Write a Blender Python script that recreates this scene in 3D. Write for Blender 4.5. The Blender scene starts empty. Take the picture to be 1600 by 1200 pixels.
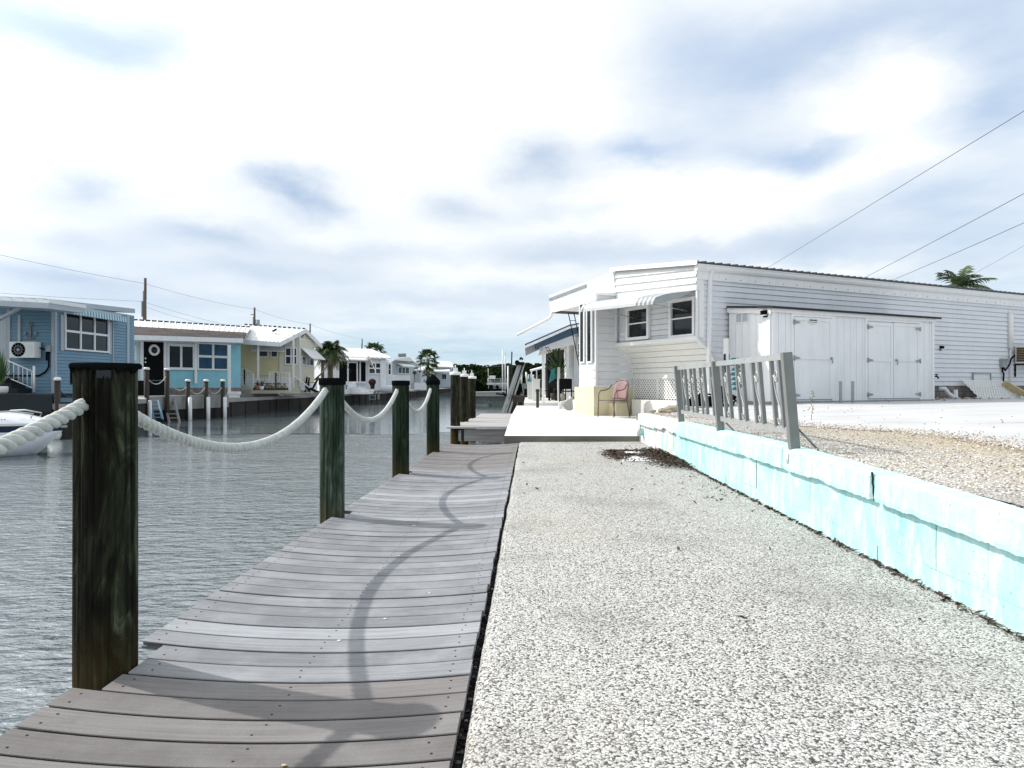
import bpy, bmesh, math, random
from mathutils import Vector, Matrix, noise
R = random.Random(7)
F, HC, HY, A = 1110.0, 1.05, 601.0, 0.0225      # focal length in photo pixels, eye height, horizon row, dock bearing
SA, CA = math.sin(A), math.cos(A)
WATER_Z = -0.60
col = bpy.context.scene.collection
rad = math.radians

def XY(px, d): return Vector(((px - 800) / F * d, d))
def ZZ(py, d): return HC + (HY - py) * d / F
def P3(px, py, d): return Vector(((px - 800) / F * d, d, ZZ(py, d)))
def dk(x, y, z=None):
    if z is None: return Vector((x * CA + y * SA, -x * SA + y * CA))
    return Vector((x * CA + y * SA, -x * SA + y * CA, z))
def V(*a): return Vector(a)
def V3(p, z): return Vector((p[0], p[1], z))

# ------------------------------------------------------------------ object helpers
def tag(o, label=None, cat=None, group=None, kind=None):
    if label: o['label'] = label
    if cat: o['category'] = cat
    if group: o['group'] = group
    if kind: o['kind'] = kind
    return o

WM = {}
def thing(name, label, cat, loc=(0, 0, 0), rz=0.0, group=None):
    o = bpy.data.objects.new(name, None); col.objects.link(o)
    o.empty_display_size = 0.2
    o.location = loc; o.rotation_euler = (0, 0, rz)
    WM[o] = Matrix.Translation(Vector(loc)) @ Matrix.Rotation(rz, 4, 'Z')
    return tag(o, label, cat, group)

EACH = {'hinge', 'torn_flap', 'corner_trim', 'batten', 'porch_post', 'pilaster', 'shutter', 'pontoon', 'canopy_pole', 'stringer', 'awning_arm', 'rung', 'upright', 'porch_frame', 'stair_step', 'leg', 'bracket', 'awning_cheek'}
class MB:
    def __init__(s):
        s.v = []; s.f = []; s.m = []; s.s = []
    def add(s, vs, fs, mi=0, sm=False):
        b = len(s.v); s.v.extend([tuple(x) for x in vs])
        for f in fs:
            s.f.append([b + i for i in f]); s.m.append(mi); s.s.append(sm)
        return s
    def quad(s, a, b, c, d, mi=0): return s.add([a, b, c, d], [(0, 1, 2, 3)], mi)
    def tri(s, a, b, c, mi=0): return s.add([a, b, c], [(0, 1, 2)], mi)
    def hexa(s, p, mi=0):
        return s.add(p, [(0, 3, 2, 1), (4, 5, 6, 7), (0, 1, 5, 4), (1, 2, 6, 5), (2, 3, 7, 6), (3, 0, 4, 7)], mi)
    def box(s, x0, x1, y0, y1, z0, z1, mi=0):
        return s.hexa([(x0, y0, z0), (x1, y0, z0), (x1, y1, z0), (x0, y1, z0), (x0, y0, z1), (x1, y0, z1), (x1, y1, z1), (x0, y1, z1)], mi)
    def beam(s, p, q, w, h, mi=0, up=(0, 0, 1)):
        p = Vector(p); q = Vector(q); d = (q - p).normalized(); up = Vector(up)
        if abs(d.dot(up)) > 0.98: up = Vector((0, 1, 0))
        r = d.cross(up).normalized(); u = r.cross(d)
        c = [(-1, -1), (1, -1), (1, 1), (-1, 1)]
        a = [p + r * (i * w / 2) + u * (j * h / 2) for i, j in c]
        b = [q + r * (i * w / 2) + u * (j * h / 2) for i, j in c]
        return s.hexa(a + b, mi)
    def prism(s, poly, vec, mi=0):
        n = len(poly); vec = Vector(vec); a = [Vector(p) for p in poly]
        fs = [tuple(range(n - 1, -1, -1)), tuple(range(n, 2 * n))] + [(i, (i + 1) % n, n + (i + 1) % n, n + i) for i in range(n)]
        return s.add(a + [p + vec for p in a], fs, mi)
    def tube(s, pts, r, n=8, mi=0, cap=True, sm=True, closed=False):
        pts = [Vector(p) for p in pts]; m = len(pts)
        rr = r if isinstance(r, (list, tuple)) else [r] * m
        vs = []; prev = None
        for i, p in enumerate(pts):
            if closed: t = pts[(i + 1) % m] - pts[i - 1]
            else: t = pts[min(i + 1, m - 1)] - pts[max(i - 1, 0)]
            t = t.normalized()
            if prev is None:
                a = Vector((0, 0, 1)) if abs(t.z) < 0.9 else Vector((1, 0, 0))
                nrm = (a - t * a.dot(t)).normalized()
            else:
                nrm = (prev - t * prev.dot(t)).normalized()
            prev = nrm; b = t.cross(nrm)
            for k in range(n):
                an = 2 * math.pi * k / n
                vs.append(p + (nrm * math.cos(an) + b * math.sin(an)) * rr[i])
        fs = []
        for i in range(m if closed else m - 1):
            j = (i + 1) % m
            for k in range(n):
                fs.append((i * n + k, i * n + (k + 1) % n, j * n + (k + 1) % n, j * n + k))
        s.add(vs, fs, mi, sm)
        if cap and not closed:
            b = len(s.v) - len(vs)
            s.f.append([b + k for k in range(n - 1, -1, -1)]); s.m.append(mi); s.s.append(False)
            s.f.append([b + (m - 1) * n + k for k in range(n)]); s.m.append(mi); s.s.append(False)
        return s
    def lathe(s, c, prof, n=24, mi=0, sm=True, axis=(0, 0, 1), caps=True):
        c = Vector(c); ax = Vector(axis).normalized()
        e = Vector((1, 0, 0)) if abs(ax.x) < 0.9 else Vector((0, 1, 0))
        x = (e - ax * e.dot(ax)).normalized(); y = ax.cross(x)
        vs = []
        for r, z in prof:
            for k in range(n):
                an = 2 * math.pi * k / n
                vs.append(c + ax * z + (x * math.cos(an) + y * math.sin(an)) * r)
        fs = []
        for i in range(len(prof) - 1):
            for k in range(n):
                fs.append((i * n + k, i * n + (k + 1) % n, (i + 1) * n + (k + 1) % n, (i + 1) * n + k))
        s.add(vs, fs, mi, sm)
        b = len(s.v) - len(vs)
        if not caps: return s
        if prof[0][0] > 1e-4: s.f.append([b + k for k in range(n - 1, -1, -1)]); s.m.append(mi); s.s.append(False)
        if prof[-1][0] > 1e-4: s.f.append([b + (len(prof) - 1) * n + k for k in range(n)]); s.m.append(mi); s.s.append(False)
        return s
    def ball(s, c, r, nu=12, nv=8, mi=0, jit=0.0, sm=True):
        c = Vector(c); r = Vector(r) if hasattr(r, '__len__') else Vector((r, r, r)); vs = []
        for j in range(nv + 1):
            th = math.pi * j / nv
            for k in range(nu):
                ph = 2 * math.pi * k / nu
                q = 1 + R.uniform(-jit, jit)
                vs.append(c + Vector((r.x * math.sin(th) * math.cos(ph) * q, r.y * math.sin(th) * math.sin(ph) * q, -r.z * math.cos(th) * q)))
        fs = [(j * nu + k, j * nu + (k + 1) % nu, (j + 1) * nu + (k + 1) % nu, (j + 1) * nu + k) for j in range(nv) for k in range(nu)]
        return s.add(vs, fs, mi, sm)
    def wbox(s, W, u0, u1, z0, z1, o0, o1, mi=0):
        p = []
        for z in (z0, z1):
            p += [W.pt(u0, z, o0), W.pt(u1, z, o0), W.pt(u1, z, o1), W.pt(u0, z, o1)]
        return s.hexa(p, mi)
    def wrect(s, W, px0, py0, px1, py1, o0, o1, mi=0):
        u0, u1, z0, z1 = W.rect(px0, py0, px1, py1)
        return s.wbox(W, u0, u1, z0, z1, o0, o1, mi)
    def siding(s, W, u0, u1, z0, z1, pitch=0.12, o=0.0, lap=0.014, mi=0, ustart=None, uend=None, slot=0.009):
        n = max(1, round((z1 - z0) / pitch)); p = (z1 - z0) / n
        for i in range(n):
            za, zb = z0 + i * p, z0 + (i + 1) * p - (slot if i < n - 1 else 0)
            a0 = ustart(za) if ustart else u0; a1 = ustart(zb) if ustart else u0
            b0 = uend(za) if uend else u1; b1 = uend(zb) if uend else u1
            if a0 >= b0: continue
            s.quad(W.pt(a0, za, o + lap), W.pt(b0, za, o + lap), W.pt(b1, zb, o), W.pt(a1, zb, o), mi)
            s.quad(W.pt(a0, za, o - .012), W.pt(b0, za, o - .012), W.pt(b0, za, o + lap), W.pt(a0, za, o + lap), mi)
        return s
    def islands(s):
        par = list(range(len(s.v)))
        def root(i):
            while par[i] != i: par[i] = par[par[i]]; i = par[i]
            return i
        for f in s.f:
            for k in f[1:]: par[root(k)] = root(f[0])
        out = {}
        for f, m, q in zip(s.f, s.m, s.s):
            b, mp = out.setdefault(root(f[0]), (MB(), {})); nf = []
            for i in f:
                if i not in mp: mp[i] = len(b.v); b.v.append(s.v[i])
                nf.append(mp[i])
            b.f.append(nf); b.m.append(m); b.s.append(q)
        return [b for b, _ in out.values()]
    def build(s, name, mats, parent=None):
        if name in EACH and parent is not None:
            isl = s.islands()
            if len(isl) > 1: return [b.build(name, mats, parent) for b in isl][0]
        me = bpy.data.meshes.new(name)
        mats = mats if isinstance(mats, (list, tuple)) else [mats]
        if parent is not None:
            M = WM[parent].inverted(); org = None
            vs = [M @ Vector(v) for v in s.v]
        else:
            xs = [v[0] for v in s.v]; ys = [v[1] for v in s.v]; zs = [v[2] for v in s.v]
            org = Vector(((min(xs) + max(xs)) / 2, (min(ys) + max(ys)) / 2, min(zs)))
            vs = [Vector(v) - org for v in s.v]
        me.from_pydata([tuple(v) for v in vs], [], s.f)
        for m in mats: me.materials.append(m)
        me.polygons.foreach_set('material_index', s.m)
        me.polygons.foreach_set('use_smooth', s.s)
        bm = bmesh.new(); bm.from_mesh(me); bmesh.ops.recalc_face_normals(bm, faces=bm.faces); bm.to_mesh(me); bm.free()
        me.update()
        o = bpy.data.objects.new(name, me); col.objects.link(o)
        if parent is not None:
            o.parent = parent; WM[o] = WM[parent]
        else:
            o.location = org; WM[o] = Matrix.Translation(org)
        return o

def copy_tree(o, parent=None):
    c = o.copy(); col.objects.link(c)
    if parent is not None: c.parent = parent
    for ch in [x for x in bpy.data.objects if x.parent == o]: copy_tree(ch, c)
    return c

class Wall:
    """a vertical wall plane from plan point a to plan point b, outward side towards the eye"""
    def __init__(s, a, b):
        s.a = Vector((a[0], a[1])); s.b = Vector((b[0], b[1])); s.L = (s.b - s.a).length
        s.d = (s.b - s.a).normalized(); n = Vector((s.d.y, -s.d.x))
        s.n = n if n.dot(-s.a) > 0 else -n
    def u(s, px):
        k = (px - 800) / F
        return (k * s.a.y - s.a.x) / (s.d.x - k * s.d.y)
    def dep(s, u): return s.a.y + s.d.y * u
    def z(s, px, py): return ZZ(py, s.dep(s.u(px)))
    def pt(s, u, z, o=0.0):
        q = s.a + s.d * u + s.n * o
        return Vector((q.x, q.y, z))
    def rect(s, px0, py0, px1, py1):
        u0, u1 = s.u(px0), s.u(px1); pm = (px0 + px1) / 2
        return u0, u1, s.z(pm, py1), s.z(pm, py0)
    def off(s, o): return Wall(s.a + s.n * o, s.b + s.n * o)

# ------------------------------------------------------------------ materials
class NT:
    def __init__(s, name):
        s.m = bpy.data.materials.new(name); s.m.use_nodes = True; s.t = s.m.node_tree
        s.b = s.t.nodes['Principled BSDF']
    def n(s, ty, **k):
        x = s.t.nodes.new(ty)
        for a, b in k.items(): setattr(x, a, b)
        return x
    def l(s, a, b): s.t.links.new(a, b)
    def coord(s, scale=(1, 1, 1), kind='Object', rot=(0, 0, 0)):
        c = s.n('ShaderNodeTexCoord'); m = s.n('ShaderNodeMapping')
        m.inputs['Scale'].default_value = scale; m.inputs['Rotation'].default_value = rot
        if kind == 'World':
            g = s.n('ShaderNodeNewGeometry'); s.l(g.outputs['Position'], m.inputs['Vector'])
        else: s.l(c.outputs[kind], m.inputs['Vector'])
        return m.outputs['Vector']
    def noise(s, vec, scale, detail=4, rough=0.55, dist=0.0):
        x = s.n('ShaderNodeTexNoise'); s.l(vec, x.inputs['Vector'])
        x.inputs['Scale'].default_value = scale; x.inputs['Detail'].default_value = detail
        x.inputs['Roughness'].default_value = rough; x.inputs['Distortion'].default_value = dist
        return x.outputs['Fac']
    def ramp(s, fac, stops, interp='LINEAR'):
        x = s.n('ShaderNodeValToRGB'); s.l(fac, x.inputs['Fac']); x.color_ramp.interpolation = interp
        e = x.color_ramp.elements
        while len(e) > 1: e.remove(e[-1])
        for i, (p, c) in enumerate(stops):
            q = e[0] if i == 0 else e.new(p)
            q.position = p; q.color = (*c, 1) if len(c) == 3 else c
        return x.outputs['Color']
    def mix(s, fac, a, b, mode='MIX'):
        x = s.n('ShaderNodeMix', data_type='RGBA', blend_type=mode)
        for sock, v in ((x.inputs['Factor'], fac), (x.inputs['A'], a), (x.inputs['B'], b)):
            if isinstance(v, (int, float)): sock.default_value = v
            elif isinstance(v, tuple): sock.default_value = (*v, 1) if len(v) == 3 else v
            else: s.l(v, sock)
        return x.outputs['Result']
    def math(s, op, a, b=0.0, c=None):
        x = s.n('ShaderNodeMath', operation=op)
        for i, v in enumerate((a, b) if c is None else (a, b, c)):
            if isinstance(v, (int, float)): x.inputs[i].default_value = v
            else: s.l(v, x.inputs[i])
        return x.outputs[0]
    def bump(s, h, strength=0.5, dist=0.01, prev=None):
        x = s.n('ShaderNodeBump'); x.inputs['Strength'].default_value = strength; x.inputs['Distance'].default_value = dist
        s.l(h, x.inputs['Height'])
        if prev is not None: s.l(prev, x.inputs['Normal'])
        return x.outputs['Normal']
    def out(s, color=None, rough=None, normal=None, metal=None, spec=None):
        for k, v in (('Base Color', color), ('Roughness', rough), ('Normal', normal), ('Metallic', metal), ('Specular IOR Level', spec)):
            if v is None: continue
            if isinstance(v, (int, float)): s.b.inputs[k].default_value = v
            elif isinstance(v, tuple): s.b.inputs[k].default_value = (*v, 1)
            else: s.l(v, s.b.inputs[k])
        return s.m

def sc(c, k): return tuple(min(1.0, max(0.0, x * k)) for x in c)
def mat(name, c, rough=0.6, var=0.12, scale=3.0, stretch=(1, 1, 1), bump=0.0, bscale=60, metal=0.0, spec=0.4, dirt=0.0, dirtcol=(0.12, 0.11, 0.09)):
    t = NT(name); v = t.coord(stretch)
    colr = t.ramp(t.noise(v, scale, 5), [(0.3, sc(c, 1 - var)), (0.7, sc(c, 1 + var))])
    if dirt:
        d = t.noise(t.coord((3, 3, 0.6)), 1.6, 6, 0.65)
        colr = t.mix(t.math('MULTIPLY', t.ramp(d, [(0.48, (0, 0, 0)), (0.75, (1, 1, 1))]), dirt), colr, dirtcol)
    nr = t.bump(t.noise(v, bscale, 3), bump, 0.01) if bump else None
    return t.out(colr, rough, nr, metal, spec)

M = {}
M['white_paint'] = mat('white_paint', (0.78, 0.79, 0.80), 0.45, 0.04, 1.5, dirt=0.12)
M['white_siding'] = mat('white_siding', (0.70, 0.715, 0.745), 0.5, 0.04, 0.8, (1, 1, 3), dirt=0.10)
M['white_trim'] = mat('white_trim', (0.8, 0.8, 0.8), 0.4, 0.03, 2, dirt=0.08)
M['white_metal'] = mat('white_metal', (0.80, 0.80, 0.79), 0.35, 0.04, 2, dirt=0.06)
M['white_plastic'] = mat('white_plastic', (0.78, 0.78, 0.76), 0.3, 0.03, 4)
M['gray_stripe'] = mat('gray_stripe', (0.33, 0.36, 0.37), 0.4, 0.05, 4)
M['blue_siding'] = mat('blue_siding', (0.145, 0.27, 0.365), 0.5, 0.06, 1, (1, 1, 3), dirt=0.1)
M['teal_paint'] = mat('teal_paint', (0.25, 0.54, 0.62), 0.6, 0.06, 2, dirt=0.08)
M['teal_pale'] = mat('teal_pale', (0.50, 0.68, 0.70), 0.6, 0.05, 2)
M['yellow_siding'] = mat('yellow_siding', (0.66, 0.58, 0.33), 0.55, 0.05, 1, dirt=0.06)
M['cream_siding'] = mat('cream_siding', (0.66, 0.62, 0.47), 0.55, 0.05, 1)
M['cream_block'] = mat('cream_block', (0.72, 0.66, 0.45), 0.8, 0.14, 1.6, bump=0.3, dirt=0.3, dirtcol=(0.5, 0.45, 0.33))
M['gray_siding'] = mat('gray_siding', (0.42, 0.46, 0.49), 0.55, 0.05, 1)
M['gray_shingle'] = mat('gray_shingle', (0.22, 0.24, 0.24), 0.9, 0.2, 6, bump=0.4)
M['brown_shingle'] = mat('brown_shingle', (0.115, 0.095, 0.085), 0.9, 0.5, 3, (0.5, 0.5, 14), bump=0.6)
M['navy_metal'] = mat('navy_metal', (0.03, 0.075, 0.14), 0.4, 0.1, 2)
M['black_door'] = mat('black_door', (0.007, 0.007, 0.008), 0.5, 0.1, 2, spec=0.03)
M['black_plastic'] = mat('black_plastic', (0.006, 0.0065, 0.007), 0.6, 0.2, 5, bump=0.15, bscale=30, spec=0.0)
M['black_iron'] = mat('black_iron', (0.010, 0.010, 0.011), 0.6, 0.2, 5, spec=0.05)
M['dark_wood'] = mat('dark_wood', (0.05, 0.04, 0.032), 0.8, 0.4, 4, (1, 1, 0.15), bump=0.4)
M['dark_deck'] = mat('dark_deck', (0.014, 0.022, 0.027), 0.8, 0.2, 3, (0.3, 1, 1))
M['gray_wood'] = mat('gray_wood', (0.27, 0.26, 0.25), 0.8, 0.3, 4, (0.3, 6, 6), bump=0.4)
M['pale_deck'] = mat('pale_deck', (0.38, 0.365, 0.36), 0.7, 0.12, 3, (0.4, 6, 1), bump=0.3)
M['post_wood'] = mat('post_wood', (0.07, 0.05, 0.035), 0.85, 0.35, 5, (1, 1, 0.12), bump=0.5)
M['alum'] = mat('alum', (0.215, 0.225, 0.22), 0.5, 0.08, 6, metal=0.2, dirt=0.12)
M['alum_pale'] = mat('alum_pale', (0.40, 0.415, 0.415), 0.45, 0.08, 6, metal=0.3)
M['galv'] = mat('galv', (0.33, 0.36, 0.36), 0.5, 0.1, 8, metal=0.5)
M['warm_siding'] = mat('warm_siding', (0.74, 0.735, 0.70), 0.5, 0.04, 0.8, (1, 1, 3), dirt=0.10)
M['dark_shingle'] = mat('dark_shingle', (0.035, 0.037, 0.04), 0.9, 0.25, 6, bump=0.4, spec=0.2)
M['shaded_white_trim'] = mat('shaded_white_trim', (0.40, 0.45, 0.50), 0.5, 0.04, 2, dirt=0.1)  # white trim of the blue house, its shade put into the colour
M['dark_metal'] = mat('dark_metal', (0.05, 0.055, 0.06), 0.5, 0.1, 6)
M['dark_red'] = mat('dark_red', (0.045, 0.018, 0.018), 0.8, 0.5, 10, spec=0.1)
M['awning_white'] = mat('awning_white', (0.70, 0.71, 0.705), 0.45, 0.04, 4, dirt=0.1)
M['lattice'] = mat('lattice', (0.78, 0.78, 0.76), 0.5, 0.03, 4)
M['dark_void'] = mat('dark_void', (0.015, 0.015, 0.016), 0.9, 0.2, 3)
M['stone_skirt'] = mat('stone_skirt', (0.20, 0.18, 0.165), 0.9, 0.4, 4, bump=0.6)
M['pvc'] = mat('pvc', (0.70, 0.72, 0.72), 0.35, 0.05, 4)
M['pink'] = mat('pink', (0.30, 0.185, 0.185), 0.6, 0.06, 6)
M['chair_metal'] = mat('chair_metal', (0.13, 0.085, 0.08), 0.4, 0.1, 6, metal=0.2)
M['foliage'] = mat('foliage', (0.045, 0.085, 0.028), 0.6, 0.5, 2)
M['frond'] = mat('frond', (0.045, 0.078, 0.026), 0.6, 0.5, 1.2, spec=0.2)
M['frond_dry'] = mat('frond_dry', (0.22, 0.17, 0.10), 0.8, 0.3, 2)
M['spike'] = mat('spike', (0.055, 0.11, 0.035), 0.5, 0.4, 5)
M['mangrove'] = mat('mangrove', (0.022, 0.040, 0.012), 0.8, 0.6, 0.25, spec=0.05)
M['trunk'] = mat('trunk', (0.16, 0.13, 0.10), 0.9, 0.3, 8, (1, 1, 4), bump=0.6)
M['teal_plastic'] = mat('teal_plastic', (0.02, 0.20, 0.22), 0.4, 0.2, 6)
M['navy_plastic'] = mat('navy_plastic', (0.012, 0.018, 0.06), 0.25, 0.1, 3)
M['gelcoat'] = mat('gelcoat', (0.80, 0.82, 0.86), 0.18, 0.03, 1.5, spec=0.5, dirt=0.06)
M['terracotta'] = mat('terracotta', (0.35, 0.10, 0.07), 0.8, 0.2, 5)
M['flower'] = mat('flower', (0.25, 0.08, 0.07), 0.7, 0.5, 14)
M['wire'] = mat('wire', (0.05, 0.055, 0.06), 0.6, 0.1, 2)
M['pole_wood'] = mat('pole_wood', (0.12, 0.095, 0.08), 0.9, 0.3, 3, (1, 1, 0.2))
M['raw_wood'] = mat('raw_wood', (0.50, 0.40, 0.24), 0.7, 0.2, 3, (6, 6, 1))
M['green_wood'] = mat('green_wood', (0.10, 0.14, 0.09), 0.85, 0.3, 3, (4, 4, 0.3), bump=0.4)
M['tan_seat'] = mat('tan_seat', (0.25, 0.20, 0.16), 0.7, 0.1, 4)

def glass(name, c=(0.012, 0.016, 0.02), rough=0.04):
    t = NT(name)
    return t.out(t.ramp(t.noise(t.coord(), 1.5), [(0.3, sc(c, 0.7)), (0.7, sc(c, 1.4))]), rough, spec=0.28)
M['glass'] = glass('glass'); M['glass_blue'] = glass('glass_blue', (0.02, 0.07, 0.13))

def streak_rope():
    t = NT('white_rope'); v = t.coord((1, 1, 1))
    c = t.ramp(t.noise(v, 30, 5), [(0.25, (0.40, 0.415, 0.39)), (0.75, (0.64, 0.65, 0.62))])
    return t.out(c, 0.8, t.bump(t.noise(v, 260, 3), 0.5, 0.004))
M['rope'] = streak_rope()

def piling_mat(name, cols, base=(0.10, 0.06, 0.02)):
    """timber pile: long vertical streaks, weathered paler side, rusty water-stained foot"""
    t = NT(name); v = t.coord((9, 9, 0.35)); v2 = t.coord((30, 30, 0.8)); vw = t.coord((1, 1, 1))
    w = t.n('ShaderNodeTexNoise'); t.l(t.coord((3.2, 3.2, 0.9)), w.inputs['Vector']); w.inputs['Scale'].default_value = 1.7; w.inputs['Detail'].default_value = 2
    vv = t.n('ShaderNodeVectorMath', operation='ADD'); t.l(v, vv.inputs[0])
    ws = t.n('ShaderNodeVectorMath', operation='SCALE'); t.l(w.outputs['Color'], ws.inputs[0]); ws.inputs['Scale'].default_value = 3.2; t.l(ws.outputs[0], vv.inputs[1])
    g = t.noise(vv.outputs[0], 1.6, 7, 0.62, 0.6)
    c = t.ramp(g, [(0.28, cols[0]), (0.45, cols[1]), (0.58, cols[2]), (0.74, cols[3])])
    fine = t.noise(v2, 1.4, 4)
    c = t.mix(t.ramp(fine, [(0.42, (0, 0, 0)), (0.62, (0.75, 0.75, 0.75))]), c, sc(cols[0], 0.7))
    sep = t.n('ShaderNodeSeparateXYZ'); t.l(vw, sep.inputs[0])
    zz = t.math('ADD', sep.outputs['Z'], t.math('MULTIPLY', t.noise(t.coord((5, 5, 1)), 1.5, 3), 0.35))
    foot = t.n('ShaderNodeMapRange'); t.l(zz, foot.inputs[0]); foot.inputs[1].default_value = 1.95; foot.inputs[2].default_value = 2.4
    c = t.mix(t.math('MULTIPLY', foot.outputs[0], 1.0), t.mix(0.6, c, t.mix(fine, sc(base, 0.35), sc(base, 1.5))), c)
    h = t.math('ADD', g, t.math('MULTIPLY', fine, 0.5))
    return t.out(c, 0.85, t.bump(h, 1.0, 0.02), spec=0.10)
M['pile_dark'] = piling_mat('pile_dark', [(0.005, 0.004, 0.003), (0.013, 0.013, 0.008), (0.030, 0.036, 0.020), (0.12, 0.14, 0.085)])
M['pile_green'] = piling_mat('pile_green', [(0.012, 0.020, 0.012), (0.045, 0.068, 0.047), (0.090, 0.127, 0.097), (0.185, 0.225, 0.19)])
M['pile_mid'] = piling_mat('pile_mid', [(0.006, 0.009, 0.005), (0.016, 0.028, 0.015), (0.034, 0.056, 0.033), (0.075, 0.10, 0.068)])
M['pile_brown'] = piling_mat('pile_brown', [(0.008, 0.007, 0.004), (0.020, 0.020, 0.011), (0.04, 0.045, 0.026), (0.08, 0.085, 0.055)])

def plank_mat(name, a, b, pale):
    t = NT(name); g = t.n('ShaderNodeNewGeometry')
    rnd = g.outputs['Random Per Island']
    v = t.coord((1.1, 48, 8)); v2 = t.coord((1, 1, 1))
    streak = t.noise(v, 1.5, 8, 0.68); blot = t.noise(v2, 4.5, 5, 0.6); sp = t.noise(v2, 190, 2)
    base = t.ramp(rnd, [(0.0, sc(a, 0.84)), (0.5, a), (0.84, sc(b, 1.06)), (0.90, b), (0.91, pale), (1.0, pale)])
    c = t.mix(t.ramp(streak, [(0.42, (0.0, 0, 0)), (0.66, (0.7, 0.7, 0.7))]), base, sc(a, 0.58))
    c = t.mix(t.ramp(blot, [(0.42, (0, 0, 0)), (0.72, (0.5, 0.5, 0.5))]), c, sc(pale, 1.05))
    c = t.mix(t.ramp(t.noise(t.coord((3, 7, 1)), 2.1, 6, 0.7), [(0.60, (0, 0, 0)), (0.78, (0.45, 0.45, 0.45))]), c, sc(a, 0.45))
    c = t.mix(t.ramp(sp, [(0.62, (0, 0, 0)), (0.80, (0.30, 0.30, 0.30))]), c, (0.55, 0.55, 0.55))
    h = t.math('ADD', t.math('MULTIPLY', streak, 1.0), t.math('MULTIPLY', sp, 0.35))
    return t.out(c, 0.62, t.bump(h, 0.35, 0.006), spec=0.35)
M['plank_blue'] = plank_mat('plank_blue', (0.200, 0.204, 0.216), (0.235, 0.239, 0.252), (0.34, 0.352, 0.375))
M['plank_brown'] = plank_mat('plank_brown', (0.155, 0.142, 0.138), (0.185, 0.172, 0.168), (0.21, 0.20, 0.197))

def aggregate(name, lo, hi, tint, scale=85, stain=True, tan=False):
    t = NT(name); v = t.coord((1, 1, 1), 'World')
    w = t.n('ShaderNodeTexNoise'); t.l(v, w.inputs['Vector']); w.inputs['Scale'].default_value = 60; w.inputs['Detail'].default_value = 2
    ad = t.n('ShaderNodeVectorMath', operation='MULTIPLY_ADD'); t.l(w.outputs['Color'], ad.inputs[0]); ad.inputs[1].default_value = (0.012,) * 3; t.l(v, ad.inputs[2])
    vo = t.n('ShaderNodeTexVoronoi'); t.l(ad.outputs[0], vo.inputs['Vector']); vo.inputs['Scale'].default_value = scale
    vo2 = t.n('ShaderNodeTexVoronoi'); t.l(ad.outputs[0], vo2.inputs['Vector']); vo2.inputs['Scale'].default_value = scale * 2.1
    hs = t.n('ShaderNodeSeparateColor'); t.l(vo.outputs['Color'], hs.inputs[0])
    hs2 = t.n('ShaderNodeSeparateColor'); t.l(vo2.outputs['Color'], hs2.inputs[0])
    stone = t.ramp(hs.outputs[0], [(0.0, lo), (0.13, sc(lo, 2.2)), (0.22, tint), (0.42, sc(hi, 0.85)), (0.7, hi), (1.0, sc(hi, 1.15))])
    sm = t.ramp(hs2.outputs[1], [(0.0, sc(lo, 0.8)), (0.3, sc(lo, 2.5)), (0.55, sc(hi, 0.8)), (1.0, hi)])
    c = t.mix(0.4, stone, sm)
    c = t.mix(t.ramp(vo.outputs['Distance'], [(0.52, (0, 0, 0)), (0.80, (0.92, 0.92, 0.92))]), c, sc(lo, 0.7))
    if stain:
        big = t.noise(v, 0.9, 5, 0.6)
        c = t.mix(t.ramp(big, [(0.50, (0, 0, 0)), (0.72, (0.46, 0.46, 0.46))]), c, (0.12, 0.115, 0.10))
        big2 = t.noise(t.coord((1, 1, 1), 'World', (0, 0, 1)), 0.55, 4, 0.5)
        c = t.mix(t.ramp(big2, [(0.58, (0, 0, 0)), (0.76, (0.20, 0.20, 0.20))]), c, (0.38, 0.31, 0.18))
    if tan:      # sandier stone towards the drive
        sx = t.n('ShaderNodeSeparateXYZ'); t.l(v, sx.inputs[0])
        q = t.math('ADD', t.math('SUBTRACT', sx.outputs['X'], t.math('MULTIPLY', sx.outputs['Y'], 0.0225)), t.math('MULTIPLY', t.noise(v, 1.4, 5, 0.65), 1.3))
        mr = t.n('ShaderNodeMapRange'); t.l(q, mr.inputs[0]); mr.inputs[1].default_value = 3.1; mr.inputs[2].default_value = 4.3; mr.interpolation_type = 'SMOOTHSTEP'
        c = t.mix(t.math('MULTIPLY', mr.outputs[0], .75), c, t.mix(1.0, c, (0.95, 0.82, 0.60), 'MULTIPLY'))
    h = t.math('ADD', t.math('SUBTRACT', 1.0, vo.outputs['Distance']), t.math('MULTIPLY', vo2.outputs['Distance'], -0.4))
    return t.out(c, 0.75, t.bump(h, 0.55, 0.005), spec=0.3)
M['aggregate'] = aggregate('aggregate', (0.030, 0.028, 0.025), (0.67, 0.66, 0.635), (0.36, 0.335, 0.30), 116)
M['gravel'] = aggregate('gravel', (0.10, 0.085, 0.07), (0.66, 0.64, 0.60), (0.34, 0.30, 0.255), 90, True, True)
M['gravel_tan'] = aggregate('gravel_tan', (0.20, 0.14, 0.08), (0.62, 0.50, 0.33), (0.45, 0.31, 0.16), 62)

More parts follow.
